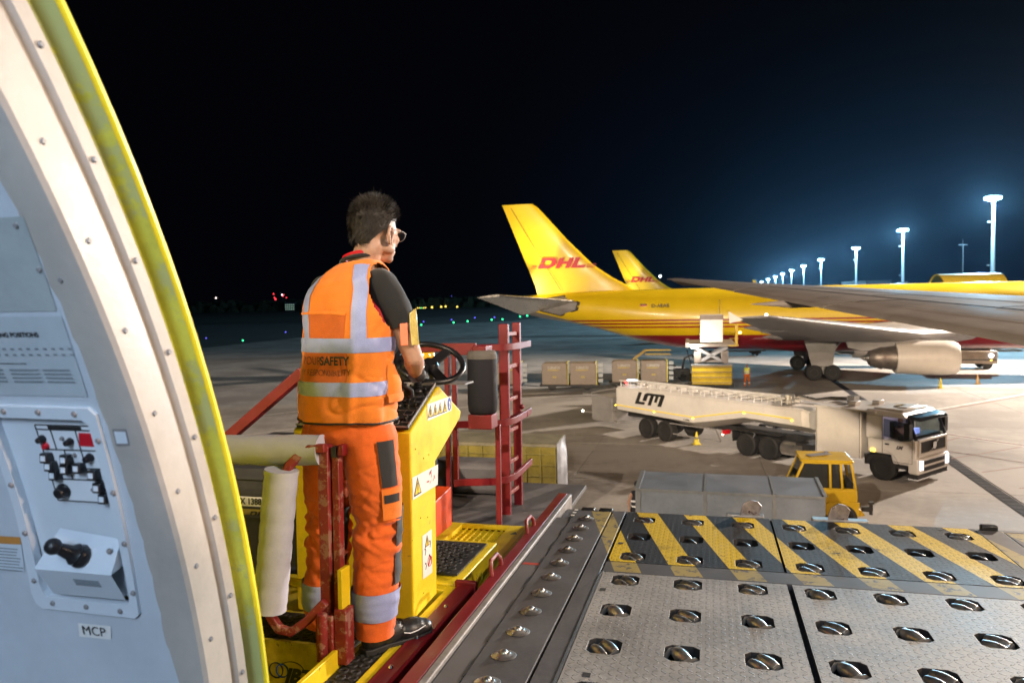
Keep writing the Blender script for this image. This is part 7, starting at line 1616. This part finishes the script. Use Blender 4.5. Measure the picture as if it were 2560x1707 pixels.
def strip(name, fz, a0, a1, m_, off=.008, n=60, h=.05, par=None, thick=.001):
    b = MB(); rows_ = []
    for j in range(5): rows_.append([vest_pt(fz(a0 + (a1 - a0) * i / n) - h / 2 + h * j / 4, a0 + (a1 - a0) * i / n, off + (.001 if 0 < j < 4 else 0)) for i in range(n + 1)])
    b.loft(rows_, open_ring=True); return b.build(name, m_, par or VE, smooth=60)
strip('reflective_tape', lambda a: 1.270, -math.pi, math.pi, m_tape, h=.058, n=110)
strip('reflective_tape', lambda a: 1.095, -math.pi, math.pi, m_tape, h=.056, n=110)
for s_ in (-1, 1):
    b = MB(); rows_ = []
    for i in range(31):
        z = 1.296 + (1.585 - 1.296) * i / 30; xc = s_ * (.124 + .012 * (z - 1.29) / .33 + (.0 if z < 1.48 else -.035 * (z - 1.48) / .1)) + .012
        rows_.append([vest_pt(z, A_of_x(xc + dx, z), .009) for dx in (-.025, -.012, 0, .012, .025)])
    b.loft(rows_, open_ring=True); b.build('reflective_tape', m_tape, VE, smooth=60)
b = MB(); b.loft([[vest_pt(1.30 + .095 * j / 8, A_of_x(-.150 + .240 * i / 20, 1.35), .0075) for i in range(21)] for j in range(9)], open_ring=True); b.build('back_shade_panel', m_vest_shade, VE, smooth=60)  # panel colour stands for the shadow across the upper back
b = MB(); b.loft([[vest_pt(1.402 - .02 * (((i - 9) / 20.) ** 2) + .012 * j / 2 - .006, A_of_x(-.165 + .26 * i / 20, 1.4), .0105 - .002 * (j == 2)) for i in range(21)] for j in range(3)], open_ring=True); b.build('yoke_hem', m_vest, VE, smooth=60)
b = MB(); b.loft([[vest_pt(1.125 + .115 * j / 6, A_of_x(-.150 + .240 * i / 20, 1.18), .0070) for i in range(21)] for j in range(7)], open_ring=True); b.build('back_shade_panel', m_vest_shade, VE, smooth=60)  # the same painted shadow, behind the lettering
def vt(s, x0, z0, size, bold, sx=1.0):
    letter('lettering', s, lambda x, y: vest_pt(z0 + y, A_of_x(x0 + x, 1.18), .0095), m_ink, VE, size, bold, 0, sx=sx)
vt('YOUR', -.078, 1.207, .048, -.0006, .88); vt('SAFETY', .035, 1.207, .048, .0015, .80); vt('MY RESPONSIBILITY', -.020, 1.160, .036, -.0004, .78)
b = MB(); b.tube([vest_pt(.957 + .003 * math.sin(a * 3), a, .005) for a in [2 * math.pi * i / 110 for i in range(110)]], .0045, 6, closed=True); b.build('black_hem_piping', m_ink, VE)
# right front pocket bulging at the side
b = MB(); b.loft([[vest_pt(1.03 + .155 * j / 8, 1.55 + .75 * i / 10, .010 + .020 * math.sin(math.pi * min(1, (j + .7) / 8.5)) * math.sin(math.pi * i / 10) ** .4) for i in range(11)] for j in range(9)], open_ring=True); b.build('side_pocket', m_vest, VE, smooth=60)
strip('pocket_flap', lambda a: 1.05, 1.50, 2.35, m_vest, off=.030, n=14, h=.035)
# collar: black and red
b = MB(); b.tube([Vector((.047 + .078 * math.cos(a), .030 + .074 * math.sin(a), 1.612 + .016 * math.cos(a) - .010 * math.sin(a))) for a in [2 * math.pi * i / 40 for i in range(40)]], .008, 8, closed=True); b.build('black_collar', m_tee, MN)
b = MB(); b.tube([Vector((.050 + .072 * math.cos(a), .034 + .068 * math.sin(a), 1.626 + .016 * math.cos(a) - .010 * math.sin(a))) for a in [2 * math.pi * i / 40 for i in range(40)]], .009, 8, closed=True); b.build('red_collar', m_redprint, MN)
# t-shirt sleeves and red side of the shirt
for s_, S_a, E_a in ((1, SR, ER), (-1, SL, EL)):
    b = MB(); d = (E_a - S_a).normalized(); capsule(b, S_a + Vector((-s_ * .02, 0, .010)), .070, S_a.lerp(E_a, .30), .073, 18); capsule(b, S_a.lerp(E_a, .30), .074, S_a.lerp(E_a, .46), .070, 18)
    sl = remesh(b, 'tshirt_sleeve', m_tee, MN, .009, 4, lambda v: v + Vector((0, 0, 0)) + noise.noise_vector(v * 14) * .005)
    q = S_a.lerp(E_a, .64); bm = bmesh.new(); bm.from_mesh(sl.data); bmesh.ops.bisect_plane(bm, geom=bm.verts[:] + bm.edges[:] + bm.faces[:], plane_co=S_a.lerp(E_a, .50), plane_no=d, clear_outer=True); bm.to_mesh(sl.data); bm.free()
b = MB(); blob_ball(b, (.125, .01, 1.36), (.072, .095, .13)); b.build('red_shirt_side', mat('red_shirt_cloth', (.38, .01, .02), .85, var=.15), MN, smooth=80)
# badge holder on the right arm
AC = SR.lerp(ER, .52); b = MB(); b.hexa([AC + Vector(v) for v in ((.066, -.022, -.085), (.071, -.024, -.085), (.080, .018, -.085), (.074, .018, -.085), (.060, -.026, .045), (.065, -.026, .045), (.074, .012, .065), (.068, .012, .065))]); BG = b.build('arm_badge', m_badge, MN, bevel=.003)
b = MB(); b.hexa([AC + Vector(v) for v in ((.040, -.062, -.085), (.046, -.064, -.085), (.060, -.032, -.085), (.054, -.030, -.085), (.036, -.058, .005), (.042, -.060, .005), (.060, -.034, .010), (.054, -.030, .010))]); b.build('badge_strap', m_bado, BG, bevel=.004)
# --- trousers
b = MB(); blob_ball(b, (-.012, 0, .98), (.195, .140, .12)); blob_ball(b, (-.010, -.035, .90), (.185, .125, .11))
LEG = {1: [(.088, -.005, .88, .124), (.104, .008, .70, .112), (.108, .014, .53, .099), (.106, .0, .36, .096), (.112, -.022, .20, .092), (.116, -.034, .095, .076)],
       -1: [(-.110, -.005, .88, .122), (-.134, .005, .70, .110), (-.142, .012, .53, .098), (-.142, -.005, .36, .095), (-.145, -.028, .20, .092), (-.146, -.036, .095, .076)]}
for s_ in (1, -1):
    for p0, p1 in zip(LEG[s_], LEG[s_][1:]): capsule(b, p0[:3], p0[3], p1[:3], p1[3], 20) if p1[2] > .15 else b.cyl(p0[:3], (p1[0], p1[1], .075), p0[3], p1[3], 20)
def trou_fn(v):
    d = Vector((v.x - (.12 if v.x > -.012 else -.14), v.y, 0)); n_ = d.normalized() if d.length > 1e-4 else Vector((0, 0, 0)); z = v.z
    k = math.exp(-((z - .50) / .13) ** 2) + .8 * math.exp(-((z - .16) / .07) ** 2) + .25
    f = .017 * k * noise.noise(Vector((v.x * 7 + z * 5, v.y * 7, z * 24))) + .009 * k * noise.noise(Vector((v.x * 12, v.y * 12 + 4, z * 46 + v.x * 30))) + .006 * noise.noise(Vector((v.x * 9, v.y * 9, z * 5)))
    cr = abs(noise.noise(Vector((v.x * 6 + z * 6, v.y * 6 + 2, z * 15 - v.x * 8)))); f -= .010 * max(0, 1 - cr * 6) * (k * .8 + .15)
    if z < .09: f *= .3
    return v + n_ * f
TR_ = remesh(b, 'trousers', m_trou, MN, .0085, 3, trou_fn)
def legc(s_, z):
    l = LEG[s_]
    for p0, p1 in zip(l, l[1:]):
        if z >= p1[2]: k = (p0[2] - z) / (p0[2] - p1[2]); return [p0[i] * (1 - k) + p1[i] * k for i in (0, 1, 3)]
    return [l[-1][0], l[-1][1], l[-1][3]]
def leg_patch(name, s_, z0, z1, a0, a1, m_, off, nz=10, na=30, wr=1.0):
    b = MB(); rows_ = []
    for i in range(nz + 1):
        z = z0 + (z1 - z0) * i / nz; cx, cy, r_ = legc(s_, z); row = []
        for j in range(na + 1):
            a = a0 + (a1 - a0) * j / na; p = Vector((cx + r_ * math.cos(a), cy + r_ * math.sin(a), z)); f = .008 * wr * noise.noise(Vector((p.x * 9, p.y * 9, z * 34))) + .006 * wr * noise.noise(Vector((p.x * 7 + 3, p.y * 20, z * 12)))
            p += Vector((math.cos(a), math.sin(a), 0)) * (off + abs(f) + (.0)); row.append(p)
        rows_.append(row)
    b.loft(rows_, open_ring=True); return b.build(name, m_, TR_, smooth=70)
for s_ in (1, -1):
    leg_patch('reflective_calf_band', s_, .150, .262, 0, 2 * math.pi, m_tape, .006, 12, 44)
    leg_patch('trouser_cuff', s_, .070, .152, 0, 2 * math.pi, m_trou, .002, 8, 40, .6)
leg_patch('black_side_panel', 1, .285, .60, R(-5), R(62), m_pad, .006, 20, 14)
leg_patch('black_pocket', 1, .695, .885, R(-38), R(-2), m_pad, .007, 12, 10, .4)
leg_patch('thigh_pocket', 1, .56, .69, R(-40), R(12), fabric('bright_orange_pocket_cloth', (.90, .22, .02)), .010, 12, 14, .4)
leg_patch('black_pocket_tab', 1, .63, .665, R(-36), R(0), m_pad, .0135, 4, 8, .2)
leg_patch('black_side_panel', -1, .30, .58, R(-60), R(0), m_pad, .004, 16, 14)
b = MB(); b.loft([[(.10 + .085 * (i / 9. - .5) - .01, -.152 - .004 * math.sin(i), .94 - .11 * j / 6) for i in range(10)] for j in range(7)], open_ring=True)
# --- shoes
def shoe(cx, cy, rz, nm='shoe'):
    M = Matrix.Translation(Vector((cx, cy, 0))) @ Matrix.Rotation(rz, 4, 'Z'); b = MB()
    def T(x, y, z): return M @ Vector((x, y, z))
    def eb(c, r_):
        rings = []
        for i in range(9):
            t = max(-1.55, min(1.55, -math.pi / 2 + math.pi * i / 8)); rings.append([T(c[0] + math.cos(t) * math.cos(2 * math.pi * k / 16) * r_[0], c[1] + math.cos(t) * math.sin(2 * math.pi * k / 16) * r_[1], max(.012, c[2] + math.sin(t) * r_[2])) for k in range(16)])
        b.loft(rings)
    eb((0, -.055, .055), (.042, .055, .052)); eb((0, .02, .058), (.045, .075, .050)); eb((.003, .125, .045), (.052, .075, .048)); eb((.004, .175, .040), (.046, .050, .036)); capsule(b, T(0, -.03, .07), .045, T(0, -.04, .11), .047)
    sh = remesh(b, nm, mat('black_leather', (.020, .020, .022), .42, var=.3, vs=12, bump=.2, bs=60), MN, .007, 3)
    sole = [(-.030, -.108), (.030, -.108), (.040, -.08), (.036, 0), (.048, .09), (.052, .15), (.042, .205), (.018, .228), (-.014, .226), (-.040, .20), (-.050, .15), (-.046, .09), (-.034, 0), (-.040, -.08)]
    b = MB(); b.prism(sole, lambda x, y: T(x, y, .0), lambda x, y: T(x, y, .026)); b.build('sole', m_rub, sh, bevel=.004)
    b = MB(); b.tube([T(.054, .06, .062), T(.056, .09, .052), T(.053, .13, .053), T(.046, .17, .060)], .0022, 6); b.build('reflective_piping', m_refl, sh)
    for k in range(4):
        b = MB(); y = .035 + .022 * k; b.tube([T(-.022, y, .098 - .006 * k), T(0, y + .004, .108 - .007 * k), T(.022, y, .098 - .006 * k)], .003, 5); b.build('lace', m_ink, sh)
shoe(.135, .01, R(-24)); shoe(-.150, -.01, R(20))
# --- gloved hands on the levers
def finger(b, pts, r0_=.0105, r1_=.0085):
    n = len(pts) - 1
    for i in range(n): capsule(b, pts[i], r0_ + (r1_ - r0_) * i / n, pts[i + 1], r0_ + (r1_ - r0_) * (i + 1) / n, 10)
def hand(W, K, down, name, spread=(1, 0, 0), thumb=1):
    """W wrist, K knuckle centre; fingers curl towards 'down' round the lever"""
    W, K = Vector(W), Vector(K); f = (K - W).normalized(); s_ = Vector(spread).normalized(); dn = Vector(down).normalized(); b = MB()
    capsule(b, W - f * .05, .030, W, .029, 14)
    for k in (-1.5, -.5, .5, 1.5): capsule(b, W + s_ * k * .010, .017, K + s_ * k * .019, .0145, 12)
    for i, k in enumerate((-1.5, -.5, .5, 1.5)):
        L = (.85, .98, 1.0, .9)[i]; p = K + s_ * k * .020; q1 = p + (f * .75 + dn * .45) * .040 * L; q2 = q1 + (dn * .95 + f * .0) * .028 * L; q3 = q2 + (dn * .55 - f * .75) * .022 * L; finger(b, [p, q1, q2, q3])
    p = W + s_ * thumb * .026 + f * .02 + dn * .008; q1 = p + (s_ * thumb * .5 + f * .6 + dn * .5) * .034; q2 = q1 + (f * .5 + dn * .8 - s_ * thumb * .35) * .028; finger(b, [p, q1, q2], .013, .010)
    h_ = remesh(b, name, m_glove, MN, .004, 3); return h_
jr = L2M(-1.385, 3.51, -.235); KR = jr + Vector((.0, -.045, .035)); h_ = hand(WR + Vector((-.004, .03, .0)), KR, (0, .1, -1), 'right_glove', (1, -.15, .1), -1)
b = MB(); d = (KR - WR).normalized(); b.lathe([(.0335, 0), (.034, .008), (.0335, .012)], WR + d * -.012, 16, ax=d); b.build('yellow_wrist_band', mat('yellow_band', (.70, .45, .05), .6), h_)
b = MB(); b.cyl(WR - d * .035, WR + d * .03, .0345, .0325, 16); b.build('glove_cuff', mat('grey_glove_cuff', (.07, .065, .06), .8, bump=.3, bs=60), h_)
jl = L2M(-1.37, 3.345, -.335); hand(jl + Vector((-.075, -.075, .045)), jl + Vector((.0, -.035, .025)), (0, .25, -1), 'left_glove', (.75, -.6, .0), 1)
b = MB(); capsule(b, WL_, .033, jl + Vector((-.08, -.08, .045)), .030); b.build('left_glove_cuff', m_glove, MN, smooth=80)
# ================================================================ thin night air, lit by the lamps
hb = MB(); hb.box(-760, 900, -70, 1300, -1.6, 60)
hz = hb.build('haze', [], None, smooth=0)
mh = bpy.data.materials.new('thin_haze'); mh.use_nodes = True; nt = mh.node_tree; nt.nodes.clear()
ho = nt.nodes.new('ShaderNodeOutputMaterial'); pv = nt.nodes.new('ShaderNodeVolumePrincipled')
pv.inputs['Color'].default_value = (.50, .74, 1, 1); pv.inputs['Density'].default_value = 0.000019; pv.inputs['Anisotropy'].default_value = 0.88
nt.links.new(pv.outputs[0], ho.inputs['Volume']); hz.data.materials.clear(); hz.data.materials.append(mh); hz['kind'] = 'stuff'
scene.cycles.volume_bounces = 0
